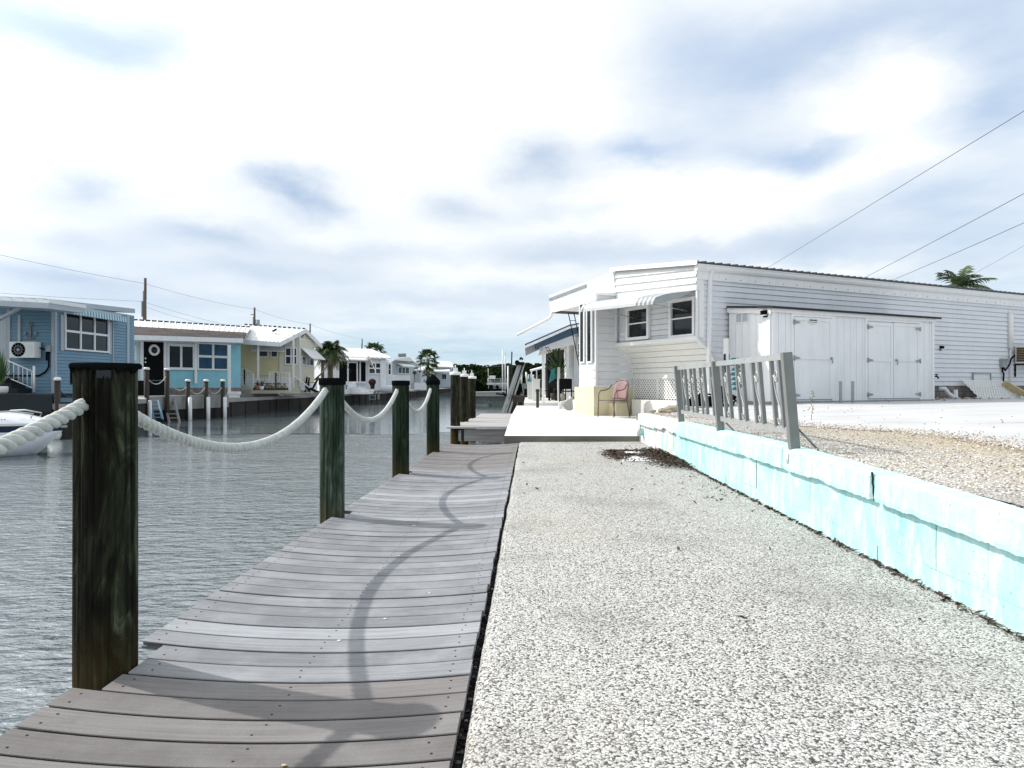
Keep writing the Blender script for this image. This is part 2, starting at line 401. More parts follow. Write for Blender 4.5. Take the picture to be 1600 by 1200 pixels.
def concrete(name, c, var=0.12, dirt=0.25, bump=0.25):
    t = NT(name); v = t.coord((1, 1, 1), 'World')
    k = t.ramp(t.noise(v, 1.1, 7, 0.62), [(0.3, sc(c, 1 - var)), (0.7, sc(c, 1 + var * 0.6))])
    s = t.noise(t.coord((0.5, 2.2, 1), 'World'), 1.3, 5, 0.6)
    k = t.mix(t.math('MULTIPLY', t.ramp(s, [(0.52, (0, 0, 0)), (0.74, (1, 1, 1))]), dirt), k, sc(c, 0.5))
    f = t.noise(v, 90, 3)
    k = t.mix(t.ramp(f, [(0.55, (0, 0, 0)), (0.8, (0.3, 0.3, 0.3))]), k, sc(c, 0.55))
    return t.out(k, 0.8, t.bump(f, bump, 0.004), spec=0.3)
M['patio'] = concrete('patio', (0.70, 0.693, 0.66), 0.07, 0.14)
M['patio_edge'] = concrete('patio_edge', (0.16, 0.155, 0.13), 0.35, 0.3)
M['driveway'] = concrete('driveway', (0.50, 0.50, 0.50), 0.12, 0.45)
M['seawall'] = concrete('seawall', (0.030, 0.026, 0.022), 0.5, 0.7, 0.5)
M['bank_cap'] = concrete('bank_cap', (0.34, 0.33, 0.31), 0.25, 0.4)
M['pale_seawall'] = concrete('pale_seawall', (0.32, 0.33, 0.31), 0.25, 0.5)
M['rubble'] = concrete('rubble', (0.36, 0.31, 0.24), 0.3, 0.4, 0.6)
M['earth'] = concrete('earth', (0.30, 0.28, 0.24), 0.25, 0.3, 0.5)
M['leaf'] = mat('leaf', (0.045, 0.030, 0.020), 0.8, 0.6, 40)
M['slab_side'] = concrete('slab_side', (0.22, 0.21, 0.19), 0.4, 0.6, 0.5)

def cyan(name, worn, pale=0.0):
    t = NT(name); v = t.coord((1, 1, 1), 'World')
    n1 = t.noise(v, 2.4, 6, 0.65); n2 = t.noise(t.coord((1, 4.5, 1.6), 'World'), 1.9, 7, 0.72); n3 = t.noise(v, 60, 3)
    c = t.ramp(n1, [(0.3, (0.24, 0.57, 0.59)), (0.5, (0.34, 0.67, 0.675)), (0.72, (0.46, 0.765, 0.76))])
    c = t.mix(t.ramp(n2, [(0.46, (0, 0, 0)), (0.66, (0.85, 0.85, 0.85))]), c, (0.66, 0.775, 0.765))
    c = t.mix(pale, c, (0.64, 0.775, 0.77))
    # bare render where the paint has come off towards the far end
    sep = t.n('ShaderNodeSeparateXYZ'); t.l(v, sep.inputs[0])
    far = t.n('ShaderNodeMapRange'); t.l(sep.outputs['Y'], far.inputs[0]); far.inputs[1].default_value = 8.6; far.inputs[2].default_value = 10.2
    far.inputs[3].default_value = -0.10; far.inputs[4].default_value = 0.14
    wn = t.math('ADD', t.noise(t.coord((1, 1, 1), 'World'), 2.0, 5, 0.6), far.outputs[0])
    c = t.mix(t.ramp(wn, [(0.58 - worn, (0, 0, 0)), (0.62 - worn, (0.9, 0.9, 0.9))]), c, (0.62, 0.60, 0.58))
    chip = t.noise(v, 22, 4, 0.7)
    c = t.mix(t.ramp(chip, [(0.665, (0, 0, 0)), (0.70, (0.8, 0.8, 0.8))]), c, (0.12, 0.33, 0.33))
    h = t.math('ADD', t.noise(v, 14, 4), t.math('MULTIPLY', n3, 0.6))
    return t.out(c, 0.75, t.bump(h, 0.55, 0.01), spec=0.3)
M['cyan'] = cyan('cyan', 0.0, 0.14); M['cyan_cap'] = cyan('cyan_cap', 0.0, 0.26)

def water_mat():
    t = NT('canal_water'); v = t.coord((1, 1, 1), 'World')
    sep = t.n('ShaderNodeSeparateXYZ'); t.l(v, sep.inputs[0])
    yy = t.math('ADD', sep.outputs['Y'], t.math('MULTIPLY', t.math('SUBTRACT', t.noise(v, 0.35, 3), 0.5), 5.0))
    yy = t.math('ADD', yy, t.math('MULTIPLY', sep.outputs['X'], -0.12))
    calm = t.n('ShaderNodeMapRange'); t.l(yy, calm.inputs[0]); calm.interpolation_type = 'SMOOTHSTEP'
    calm.inputs[1].default_value = 22.6; calm.inputs[2].default_value = 25.0; calm.inputs[3].default_value = 1.0; calm.inputs[4].default_value = 0.05
    lee = t.math('SUBTRACT', t.math('MULTIPLY', sep.outputs['X'], -1.0), t.math('MULTIPLY', sep.outputs['Y'], .615))
    le = t.n('ShaderNodeMapRange'); t.l(lee, le.inputs[0]); le.interpolation_type = 'SMOOTHSTEP'; le.inputs[1].default_value = -.1; le.inputs[2].default_value = .5
    ly = t.n('ShaderNodeMapRange'); t.l(t.math('ADD', sep.outputs['Y'], t.math('MULTIPLY', t.noise(v, .8, 3), 1.2)), ly.inputs[0]); ly.interpolation_type = 'SMOOTHSTEP'; ly.inputs[1].default_value = 14.6; ly.inputs[2].default_value = 16.4
    shelter = t.math('SUBTRACT', 1.0, t.math('MULTIPLY', t.math('MULTIPLY', le.outputs[0], ly.outputs[0]), .93))
    a = t.noise(t.coord((2.2, 4.6, 1), 'World', (0, 0, 0.22)), 1.6, 3, 0.5, 0.4)
    b = t.noise(t.coord((1.7, 4.0, 1), 'World', (0, 0, -0.3)), 3.6, 3, 0.55, 0.3)
    l = t.noise(t.coord((1.0, 2.2, 1), 'World', (0, 0, 0.1)), 0.8, 2, 0.5)
    h = t.math('ADD', t.math('ADD', t.math('MULTIPLY', a, 0.75), t.math('MULTIPLY', b, 0.55)), t.math('MULTIPLY', l, 0.7))
    amp = t.math('MULTIPLY', t.math('MULTIPLY', calm.outputs[0], shelter), t.math('ADD', 0.30, t.math('MULTIPLY', t.noise(t.coord((1, 1.6, 1), 'World', (0, 0, .4)), 0.45, 4, .6), 1.35)))
    h = t.math('MULTIPLY', h, amp)
    return t.out((0.112, 0.138, 0.148), 0.05, t.bump(h, 1.0, 0.062), spec=0.5)
M['water'] = water_mat(); M['water'].node_tree.nodes['Principled BSDF'].inputs['IOR'].default_value = 2.3
# ================================================================== SETTING: ground, water
def patio_z(y): return 0.117 + max(0.0, min(1.0, (y - 12.95) / 5.0)) * 0.135
def yard_z(x, y): return 0.53 + 0.13 * max(0.0, min(1.0, (x - 2.2) / 4.0))

DRIVE_EDGE = []
def make_ground():
    b = MB(); b.quad((-900, -60, WATER_Z), (900, -60, WATER_Z), (900, 900, WATER_Z), (-900, 900, WATER_Z))
    tag(b.build('canal_water', M['water']), kind='structure')
    b = MB(); b.quad((-900, -60, -2.6), (900, -60, -2.6), (900, 900, -2.6), (-900, 900, -2.6))
    tag(b.build('canal_bed', M['earth']), kind='structure')
    # exposed aggregate path beside the boardwalk, rounded left arris
    b = MB(); prof = [(0.0, -1.6), (0.0, -0.05), (0.004, -0.028), (0.016, -0.010), (0.036, 0.0), (0.07, 0.005)]
    ys = [-3 + i * 0.12 for i in range(int(15.95 / 0.12) + 1)] + [12.95]
    vs = []; n = len(prof) + 2
    for y in ys:
        j = noise.noise(Vector((0.3, y * 1.7, 2))) * 0.012 + noise.noise(Vector((0.3, y * 9, 5))) * 0.004
        for k, (px, pz) in enumerate(prof):
            vs.append(dk(-0.170 - 0.024 * max(0, 1 - y / 12.0) + px + j, y, pz + noise.noise(Vector((k, y * 8, 1))) * 0.003))
        vs.append(dk(0.9, y, 0.012)); vs.append(dk(2.12, y, 0.018))
    fs = []; mi = []
    for i in range(len(ys) - 1):
        for k in range(n - 1): fs.append((i * n + k, i * n + k + 1, (i + 1) * n + k + 1, (i + 1) * n + k)); mi.append(1 if k < 1 else 0)
    for f, m in zip(fs, mi): b.add([vs[q] for q in f], [(0, 1, 2, 3)], m, False)
    e = len(ys) - 1
    b.add([vs[e * n + k] for k in range(n)], [tuple(range(n))], 1)
    tag(b.build('aggregate_path', [M['aggregate'], M['slab_side']]), kind='structure')
    # raised yard: gravel terrain right of the retaining wall
    b = MB(); xs = [2.12, 3, 4, 5, 6.5, 9, 14, 22, 45, 120]; yy = [-8, -2, 2, 5, 8, 10, 11.5, 13.05]
    for i in range(len(xs) - 1):
        for j in range(len(yy) - 1):
            q = [(xs[i], yy[j]), (xs[i + 1], yy[j]), (xs[i + 1], yy[j + 1]), (xs[i], yy[j + 1])]
            b.quad(*[dk(x, y, yard_z(x, y)) for x, y in q])
    tag(b.build('gravel_yard', M['gravel']), kind='structure')
    b = MB(); P0 = V(4.3, 15.2)
    for (x0, x1) in ((3.3, 6), (6, 9), (9, 16), (16, 40), (40, 120)):
        b.quad(dk(x0, 13.05, yard_z(x0, 0)), dk(x1, 13.05, yard_z(x1, 0)), dk(x1, 60, yard_z(x1, 0)), dk(x0, 60, yard_z(x0, 0)))
    tag(b.build('back_yard', M['driveway']), kind='structure')
    # tan gravel edging and the white concrete drive laid over the yard, ragged front edge
    def sheet(front, back, dz, name, m):
        b = MB()
        for i in range(len(front) - 1):
            f0, f1, g0, g1 = front[i], front[i + 1], back[i], back[i + 1]
            b.quad(dk(*f0, yard_z(f0[0], 0) + dz), dk(*f1, yard_z(f1[0], 0) + dz), dk(*g1, yard_z(g1[0], 0) + dz), dk(*g0, yard_z(g0[0], 0) + dz))
        tag(b.build(name, m), kind='structure')
    def ragged(pts, n, amp, seed):
        o = []
        for i in range(len(pts) - 1):
            for k in range(n):
                t = k / n; x = pts[i][0] * (1 - t) + pts[i + 1][0] * t; y = pts[i][1] * (1 - t) + pts[i + 1][1] * t
                o.append((x + noise.noise(Vector((x * 3, y * 3, seed))) * amp, y + noise.noise(Vector((x * 3, y * 3, seed + 9))) * amp))
        o.append(pts[-1]); return o
    fr = ragged([(2.35, 12.6), (2.6, 10.8), (3.1, 9.3), (3.55, 8.2), (4.5, 7.05), (4.75, 5.8), (4.9, 3.0), (5.1, -4.0)], 10, 0.16, 3)
    bk = [(x + 2.2, y + 1.6) for x, y in fr]
    fr = ragged([(2.25, 13.0), (2.45, 11.3), (2.85, 9.8), (3.2, 8.4), (3.72, 6.9), (3.66, 5.6), (3.55, 4.2), (3.7, 2.0), (4.0, -6.0)], 12, 0.16, 11)
    bk = [(30, max(13.1, y + 3) if y > 9 else y) for x, y in fr]
    bk = [(30 - i * 0.0, 13.06 - 19.06 * i / (len(fr) - 1)) for i in range(len(fr))]
    DRIVE_EDGE.extend(fr)
    md = [(max(f[0] + .05, 6.35), f[1] * .35 + g[1] * .65) for f, g in zip(fr, bk)]
    b = MB()
    for i in range(len(fr) - 1):
        rows = [[(fr[j][0] + (md[j][0] - fr[j][0]) * t, fr[j][1] + (md[j][1] - fr[j][1]) * t) for t in (0, .25, .5, .75, 1)] + [bk[j]] for j in (i, i + 1)]
        for k in range(5):
            b.quad(*[dk(*p, yard_z(p[0], 0) + 0.007) for p in (rows[0][k], rows[0][k + 1], rows[1][k + 1], rows[1][k])])
    tag(b.build('concrete_drive', M['driveway']), kind='structure')
    # patio slab in front of the white house
    b = MB(); ys = [12.95, 14, 15.2, 16.6, 18, 20, 22, 24.5, 27]
    lx = lambda y: -0.43
    rx = lambda y: 1.93 if y < 13.1 else 9.0
    for i in range(len(ys) - 1):
        y0, y1 = ys[i], ys[i + 1]
        z0, z1 = patio_z(y0), patio_z(y1)
        b.quad(dk(-0.43, y0, z0), dk(3.6, y0, z0), dk(3.6, y1, z1), dk(-0.43, y1, z1))
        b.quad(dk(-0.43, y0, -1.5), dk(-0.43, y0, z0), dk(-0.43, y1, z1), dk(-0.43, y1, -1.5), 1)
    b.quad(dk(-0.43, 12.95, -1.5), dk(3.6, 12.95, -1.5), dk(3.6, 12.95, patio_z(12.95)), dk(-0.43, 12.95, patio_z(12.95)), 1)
    tag(b.build('concrete_patio', [M['patio'], M['patio_edge']]), kind='structure')
    # next patio on, slightly higher, in front of the blue roofed house
    b = MB(); b.box(-0.15, 30, 27.0, 48, -1.5, 0.37)
    b2 = MB(); b2.v = [tuple(dk(x, y, z)) for x, y, z in b.v]; b2.f = b.f; b2.m = b.m; b2.s = b.s
    tag(b2.build('far_patio', M['patio']), kind='structure')
    b = MB(); b.box(3.6, 30, 13.07, 27, -1.5, 0.2)
    b2 = MB(); b2.v = [tuple(dk(x, y, z)) for x, y, z in b.v]; b2.f = b.f; b2.m = b.m; b2.s = b.s
    tag(b2.build('house_ground', M['earth']), kind='structure')
    b = MB(); b.box(1.5, 120, 48, 150, -1.5, 0.3)
    b2 = MB(); b2.v = [tuple(dk(x, y, z)) for x, y, z in b.v]; b2.f = b.f; b2.m = b.m; b2.s = b.s
    tag(b2.build('right_bank', M['earth']), kind='structure')
make_ground()

# ================================================================== BOARDWALK
PILES = [(-1.60, -0.32), (-1.60, 2.66), (-1.59, 5.74), (-1.53, 8.52), (-1.52, 11.35)]
def deck_left(y): return -1.585 + max(0, (y - 4)) / 9 * 0.11
def deck_right(y): return -0.222 + max(0, y) / 12.7 * 0.05
def sag(y): return 0.040 if y < 5 else 0.034

def make_boardwalk():
    root = thing('boardwalk', 'weathered grey plank boardwalk with sagging boards beside the speckled path', 'boardwalk', dk(-0.9, 5.5, WATER_Z), -A)
    secs = [(0.55, 2.47, 'plank_brown'), (2.47, 8.9, 'plank_blue'), (8.9, 12.68, 'plank_brown')]
    PW = 0.1455; GAP = 0.0095; NX = 18
    y = 0.55; rr = random.Random(3)
    bs = {i: MB() for i in range(3)}
    while y < 12.66:
        si = 0 if y < 2.46 else (1 if y < 8.88 else 2)
        b = bs[si]; w = PW - GAP
        l = deck_left(y) + rr.uniform(-0.004, 0.004); r = deck_right(y) + rr.uniform(-0.005, 0.005)
        if si == 2: r += 0.0
        for (pxx, pyy) in PILES:
            if abs(y + w / 2 - pyy) < 0.155 and pyy > 0: l = pxx + 0.112 + rr.uniform(0, 0.015)
        skew = 0.018 * max(0, 1 - y / 5) + rr.uniform(-0.0015, 0.0015)
        dz = rr.uniform(-0.0015, 0.0015)
        prof = [(0, -0.030), (0, -0.022), (0.012, -0.021), (0.012, -0.0065), (0.001, -0.0045), (0.0025, -0.0015), (0.007, 0), (w - 0.007, 0), (w - 0.0025, -0.0015), (w - 0.001, -0.0045), (w - 0.012, -0.0065), (w - 0.012, -0.021), (w, -0.022), (w, -0.030)]
        vs = []
        for i in range(NX + 1):
            t = i / NX; x = l + (r - l) * t; tt = (x - (-0.9)) / 0.70
            z = dz - sag(y) * max(0.0, (1 - min(1.0, abs(tt)) ** 2.0))
            for (py, pz) in prof: vs.append(dk(x, y + py + skew * (0.5 - (x + 1.58) / 1.38), z + pz))
        n = len(prof); fs = []
        for i in range(NX):
            for k in range(n): fs.append((i * n + k, i * n + (k + 1) % n, (i + 1) * n + (k + 1) % n, (i + 1) * n + k))
        fs.append(tuple(range(n))); fs.append(tuple(NX * n + k for k in range(n - 1, -1, -1)))
        b.add(vs, fs)
        for sx in (l + 0.06, -0.86 + 0.015 * math.sin(y), r - 0.07):
            for sy in (0.035, w - 0.035):
                q = sx + rr.uniform(-0.012, 0.012); tt = (q + 0.9) / 0.70
                z = dz - sag(y) * max(0.0, 1 - min(1.0, abs(tt)) ** 2)
                c = dk(q, y + sy + rr.uniform(-0.006, 0.006) + skew * (0.5 - (q + 1.58) / 1.38), z + 0.0004)
                b.lathe(c, [(0.0045, 0), (0.0045, 0.0006)], 8, 1, False)
        y += PW
    names = ['brown near decking', 'blue grey decking', 'brown far decking']
    for i in range(3):
        o = bs[i].build('decking', [M[secs[i][2]], M['dark_void']], root); o['label'] = ['three brown boards nearest the eye', 'blue grey boards between the second and fourth pile', 'brown boards at the far end'][i]
    b = MB()
    for x in (-1.42, -0.34):
        b.beam(dk(x, 0.55, -0.125), dk(x, 12.6, -0.125), 0.05, 0.19)
    b.build('stringer', M['gray_wood'], root)
    b = MB(); b.beam(dk(-1.5, 12.62, -0.12), dk(-0.2, 12.62, -0.12), 0.04, 0.15); b.build('end_joist', M['gray_wood'], root)
make_boardwalk()

# ================================================================== MOORING PILES WITH ROPE
def pile_body(c, r, z0, z1, seed, mb, n=110, rows=70, taper=0.04):
    vs = []
    for j in range(rows + 1):
        t = j / rows; z = z0 + (z1 - z0) * t
        for k in range(n):
            an = 2 * math.pi * k / n; q = Vector((math.cos(an) * 2.2, math.sin(an) * 2.2, z * 0.5 + seed * 7))
            rr = r * (1 + taper * (0.5 - t)) + noise.noise(q) * 0.006 + noise.noise(Vector((math.cos(an) * 11, math.sin(an) * 11, z * 0.7 + seed))) * 0.004 - max(0.0, noise.noise(Vector((math.cos(an) * 16, math.sin(an) * 16, z * 0.45 + seed * 3))) - .12) * 0.022
            vs.append((c[0] + rr * math.cos(an), c[1] + rr * math.sin(an), z))
    fs = [(j * n + k, j * n + (k + 1) % n, (j + 1) * n + (k + 1) % n, (j + 1) * n + k) for j in range(rows) for k in range(n)]
    mb.add(vs, fs, 0, True); e = len(mb.v) - n
    mb.f.append([e + k for k in range(n)]); mb.m.append(0); mb.s.append(False)

pile_spec = [
    ('pile_brown', 'flat', 'dark timber pile just behind the eye that carries the near rope end', 1.14, 0.11),
    ('pile_dark', 'torn', 'nearest dark weathered pile with torn black plastic on its flat top', 1.125, 0.108),
    ('pile_green', 'flat', 'greenish weathered pile with flat black cap, nearest of the two flat capped', 1.10, 0.099),
    ('pile_mid', 'flat', 'dark green pile with flat black cap between the green pile and the cone capped one', 1.095, 0.100),
    ('pile_mid', 'cone', 'dark green pile under a pointed black cone cap at the boardwalk end', 1.13, 0.103)]
for i, (px, py) in enumerate(PILES):
    mname, cap, lab, zt, r = pile_spec[i]
    if i == 0: continue
    c = dk(px, py); root = thing('mooring_pile', lab, 'pile', (c.x, c.y, WATER_Z - 1.4), 0.6 * i, 'rope linked piles along the boardwalk')
    b = MB(); pile_body(c, r, WATER_Z - 1.4, zt, i, b); b.build('post', M[mname], root)
    if cap == 'flat':
        b = MB(); b.lathe((c.x, c.y, zt), [(r + 0.007, -0.052), (r + 0.009, -0.048), (r + 0.009, -0.004), (r + 0.004, 0.004), (0.0, 0.006)], 40); b.build('cap', M['black_plastic'], root)
    elif cap == 'cone':
        b = MB(); b.lathe((c.x, c.y, zt - 0.02), [(r + 0.008, -0.06), (r + 0.010, -0.055), (r + 0.010, 0.0), (r + 0.004, 0.012), (0.012, 0.105), (0.0, 0.112)], 40); b.build('cap', M['black_plastic'], root)
    else:
        b = MB(); n = 60; vs = []
        for ring, (dr, dz) in enumerate([(0.004, -0.06), (0.011, -0.014), (0.013, -0.002), (0.006, 0.006), (-0.10, 0.008)]):
            for k in range(n):
                an = 2 * math.pi * k / n; rag = 0
                if ring == 0:
                    rag = max(-0.03, 0.040 + 0.055 * noise.noise(Vector((math.cos(an) * 2.6, math.sin(an) * 2.6, 4))) + 0.02 * noise.noise(Vector((an * 7, 0, 1))))
                    rag = min(rag, 0.050)
                vs.append((c.x + (r + dr + 0.001) * math.cos(an), c.y + (r + dr + 0.001) * math.sin(an), zt + dz + rag))
        b.add(vs, [(j * n + k, j * n + (k + 1) % n, (j + 1) * n + (k + 1) % n, (j + 1) * n + k) for j in range(4) for k in range(n)], 0, True)
        b.build('cap', M['black_plastic'], root)
        b = MB()       # flap of silvery backing still stuck on
        for (a0, a1, zl, zh) in ((-1.32, -0.92, 0.050, 0.022), (-3.0, -2.72, 0.075, 0.01)):
            vs = []; m = 8
            for k in range(m + 1):
                an = a0 + (a1 - a0) * k / m
                for z in (zt - zl - 0.004 * noise.noise(Vector((k * 0.9, 1, 2))) * 3, zt - zh): vs.append((c.x + (r + 0.010) * math.cos(an), c.y + (r + 0.010) * math.sin(an), z))
            b.add(vs, [(2 * k, 2 * k + 2, 2 * k + 3, 2 * k + 1) for k in range(m)], 0, True)
        b.build('torn_flap', M['dark_shingle'], root)

def rope(p, q, sagd, lab, strand=6, step=0.012, r=0.0135):
    p = Vector(p); q = Vector(q); L = (q - p).length; n = int(L / step); b = MB(); cen = []
    for i in range(n + 1):
        t = i / n; cen.append(p.lerp(q, t) - Vector((0, 0, 4 * sagd * t * (1 - t))))
    s = 0; arc = [0]
    for i in range(n): s += (cen[i + 1] - cen[i]).length; arc.append(s)
    side = (q - p).normalized().cross(Vector((0, 0, 1))).normalized()
    for k in range(3):
        pts = []
        for i in range(n + 1):
            tg = (cen[min(i + 1, n)] - cen[max(i - 1, 0)]).normalized(); up = side.cross(tg)
            an = -arc[i] / 0.132 * 2 * math.pi + k * 2 * math.pi / 3
            pts.append(cen[i] + (side * math.cos(an) + up * math.sin(an)) * r)
        b.tube(pts, r * 1.06, strand)
    o = b.build('mooring_rope', M['rope'])
    return tag(o, lab, 'rope', 'white ropes slung between the piles')
rz = [1.0, 0.985, 1.015, 0.99, 0.985]
rl = ['white twisted rope entering the nearest dark pile from the left edge of view', 'long white rope sagging from the nearest dark pile to the green pile',
      'white rope sagging between the green pile and the next flat capped pile', 'short looking white rope ending at the cone capped pile']
for i in range(4):
    a, c = PILES[i], PILES[i + 1]
    rope(dk(a[0] + 0.0, a[1] + 0.06, rz[i] - 0.015), dk(c[0] - 0.03, c[1] - 0.06, rz[i + 1]), 0.235 if i == 0 else 0.30, rl[i], 10 if i < 2 else 8, 0.010 if i < 2 else 0.02, 0.0135)

# ================================================================== SECOND DOCK AND ITS WHITE CAPPED PILES
def second_dock():
    root = thing('short_dock', 'pale plank dock stepping out beyond the boardwalk end', 'dock', dk(-1.1, 19, WATER_Z), -A)
    for (y0, y1, xl) in ((15.7, 17.75, -1.80), (17.8, 19.95, -1.62), (20.0, 23.6, -1.55)):
        b = MB(); n = 10; k = int((y1 - y0) / 0.145); w = (y1 - y0) / k
        for i in range(k):
            ya, yb = y0 + i * w, y0 + (i + 1) * w - 0.006
            zt = 0.100 + R.uniform(-0.002, 0.002) + (0.012 if y0 < 16 else 0) - (0.01 if y0 > 19 else 0)
            b.hexa([dk(xl, ya, zt - .035), dk(-0.45, ya, zt - .035), dk(-0.45, yb, zt - .035), dk(xl, yb, zt - .035), dk(xl, ya, zt), dk(-0.45, ya, zt), dk(-0.45, yb, zt), dk(xl, yb, zt)])
        b.build('decking', M['pale_deck'], root)
    b = MB(); b.beam(dk(-1.42, 15.80, -0.075), dk(-0.45, 15.80, -0.075), 0.05, 0.27); b.build('front_fascia', M['gray_wood'], root)
    b = MB(); b.beam(dk(-1.52, 15.8, -0.09), dk(-1.50, 23.5, -0.09), 0.06, 0.24); b.build('side_fascia', M['gray_wood'], root)
second_dock()
for i, (px, d, r) in enumerate(((711.5, 16.2, 0.112), (725.5, 18.3, 0.108), (737.3, 20.6, 0.112))):
    c = XY(px, d); zt = 1.05 + (21 - (1 if i else 0)) * d / F - 0.02
    zt = ZZ([584, 587, 590][i], d)
    root = thing('capped_pile', ['nearest of the three timber piles with white caps', 'middle of the three timber piles with white caps', 'farthest of the three timber piles with white caps'][i], 'pile', (c.x, c.y, WATER_Z - 1.4), i * 0.7, 'white capped piles on the short dock')
    b = MB(); pile_body(c, r, WATER_Z - 1.4, zt, 9 + i, b, 32, 30); b.build('post', M['pile_brown'], root)
    b = MB(); b.lathe((c.x, c.y, zt), [(r + 0.018, -0.03), (r + 0.02, -0.02), (r + 0.02, 0.03), (r - 0.02, 0.045), (0, 0.05)], 32); b.build('cap', M['white_plastic'], root)
    b = MB(); b.box(c.x - .052, c.x + .052, c.y - .05, c.y + .05, zt + .045, zt + .135); b.tube([(c.x, c.y, zt + .135), (c.x, c.y, zt + .20)], 0.012, 8); b.build('light', M['white_plastic'], root)

# ================================================================== RETAINING WALL
def wall_top(y): 
    pts = [(-4, 0.50), (2.9, 0.515), (6, 0.575), (9.5, 0.56), (11.5, 0.545), (13.0, 0.53)]
    for (a, za), (c, zc) in zip(pts, pts[1:]):
        if y <= c: return za + (zc - za) * max(0, (y - a)) / (c - a)
    return pts[-1][1]
def lip_bot(y):
    pts = [(-4, 0.345), (2.9, 0.358), (4.5, 0.385), (6, 0.393), (9.0, 0.375), (11.5, 0.345), (13, 0.335)]
    for (a, za), (c, zc) in zip(pts, pts[1:]):
        if y <= c: return za + (zc - za) * max(0, (y - a)) / (c - a)
    return pts[-1][1]
def make_wall():
    root = thing('retaining_wall', 'low cyan painted block wall with cracked overhanging cap between path and yard', 'wall', dk(2.05, 5, 0), -A)
    b = MB(); courses = [(-0.02, 0.115), (0.124, 0.410)]
    for ci, (z0, z1) in enumerate(courses):
        y = -3.0 + (0.2 if ci else 0.0)
        while y < 12.9:
            y1 = min(y + 0.397, 12.9); n = 5; vs = []
            off = R.uniform(-0.0025, 0.0025); worn = noise.noise(Vector((y, ci, 3))) * 0.004
            for i in range(n + 1):
                for j in range(n + 1):
                    yy = y + 0.0004 + (y1 - y - 0.0008) * i / n; zz = z0 + 0.0015 + (z1 - z0 - 0.003) * j / n
                    ed = 0.0012 if i in (0, n) or j in (0, n) else 0.0
                    vs.append(dk(2.042 + off + worn + ed + noise.noise(Vector((yy * 6, zz * 6, 1))) * 0.003, yy, zz))
            b.add(vs, [(i * (n + 1) + j, (i + 1) * (n + 1) + j, (i + 1) * (n + 1) + j + 1, i * (n + 1) + j + 1) for i in range(n) for j in range(n)], 0, False)
            y += 0.4
    b.quad(dk(2.0452, -3, -0.1), dk(2.0452, 12.9, -0.1), dk(2.0452, 12.9, 0.42), dk(2.0452, -3, 0.42))
    b.quad(dk(2.02, 12.9, -0.1), dk(2.3, 12.9, -0.1), dk(2.3, 12.9, 0.5), dk(2.02, 12.9, 0.5))
    b.build('block_face', M['cyan'], root)
    # cap: overhanging render course with a ragged lower lip, split by open cracks
    b = MB(); cracks = [4.16, 5.62]; st = 0.022; y = -3.0
    rows = 6
    def ring(y, edge):
        zb = lip_bot(y) + noise.noise(Vector((0, y * 9, 3))) * 0.012 + noise.noise(Vector((0, y * 30, 8))) * 0.008
        g = noise.noise(Vector((3, y * 1.1, 0)))
        if g > 0.30: zb += min(0.035, (g - 0.30) * 0.25)
        if 9.6 < y < 11.3: zb += 0.02 + 0.02 * noise.noise(Vector((3, y * 6, 0)))
        zt = wall_top(y) + noise.noise(Vector((2, y * 5, 3))) * 0.004
        out = 1.990 - 0.012 * max(0, 1 - y / 5) + noise.noise(Vector((5, y * 2.2, 1))) * 0.006
        if edge: out += 0.012
        pts = [dk(2.052, y, zb + 0.004), dk(out + 0.004, y, zb)]
        for k in range(1, rows + 1):
            t = k / rows; zz = zb + (zt - 0.02 - zb) * t
            pts.append(dk(out + noise.noise(Vector((y * 7, zz * 9, 6))) * 0.0035 + 0.006 * t, y, zz))
        pts += [dk(out + 0.016, y, zt - 0.006), dk(out + 0.04, y, zt), dk(out + 0.13, y, zt + 0.004), dk(2.2, y, zt - 0.02)]
        return pts
    prev = None
    while y < 12.92:
        e = any(abs(y - c) < 0.013 for c in cracks)
        r_ = ring(y, e)
        if e: r_ = [p + Vector((0.02, 0, -0.004)) if 1 <= i <= len(r_) - 3 else p for i, p in enumerate(r_)]
        if prev is not None:
            n = len(r_); b.add(prev + r_, [(k, k + 1, n + k + 1, n + k) for k in range(n - 1)], 1 if e else 0, False)
        prev = r_; y += st
    n = len(prev); b.add(prev, [tuple(range(n))])
    b.build('cap', [M['cyan_cap'], M['cyan']], root)
    # dark open cracks
    b = MB()
    for c in cracks[:1]:
        zb, zt = lip_bot(c), wall_top(c); pts = []
        for k in range(9):
            t = k / 8; pts.append(dk(1.996 + 0.006 * t, c + 0.035 * (t - 0.5) * (1 if c < 5 else -0.4) + noise.noise(Vector((c, k * 0.9, 0))) * 0.012, zb + (zt - zb) * t))
        b.tube(pts, [0.0045 + 0.003 * (k / 8) for k in range(9)], 5)
    b.build('crack', M['dark_void'], root)
    b = MB(); b.lathe(dk(1.93, 12.62, 0.215), [(0.055, 0), (0.072, 0.005), (0.072, 0.05), (0.06, 0.055), (0.06, 0.12)], 20, axis=(CA * 1.0, -SA - 0.25, 0))
    o = b.build('drain_pipe', M['cyan']); tag(o, 'stubby cyan painted pipe end at the far end of the wall', 'pipe')
make_wall()

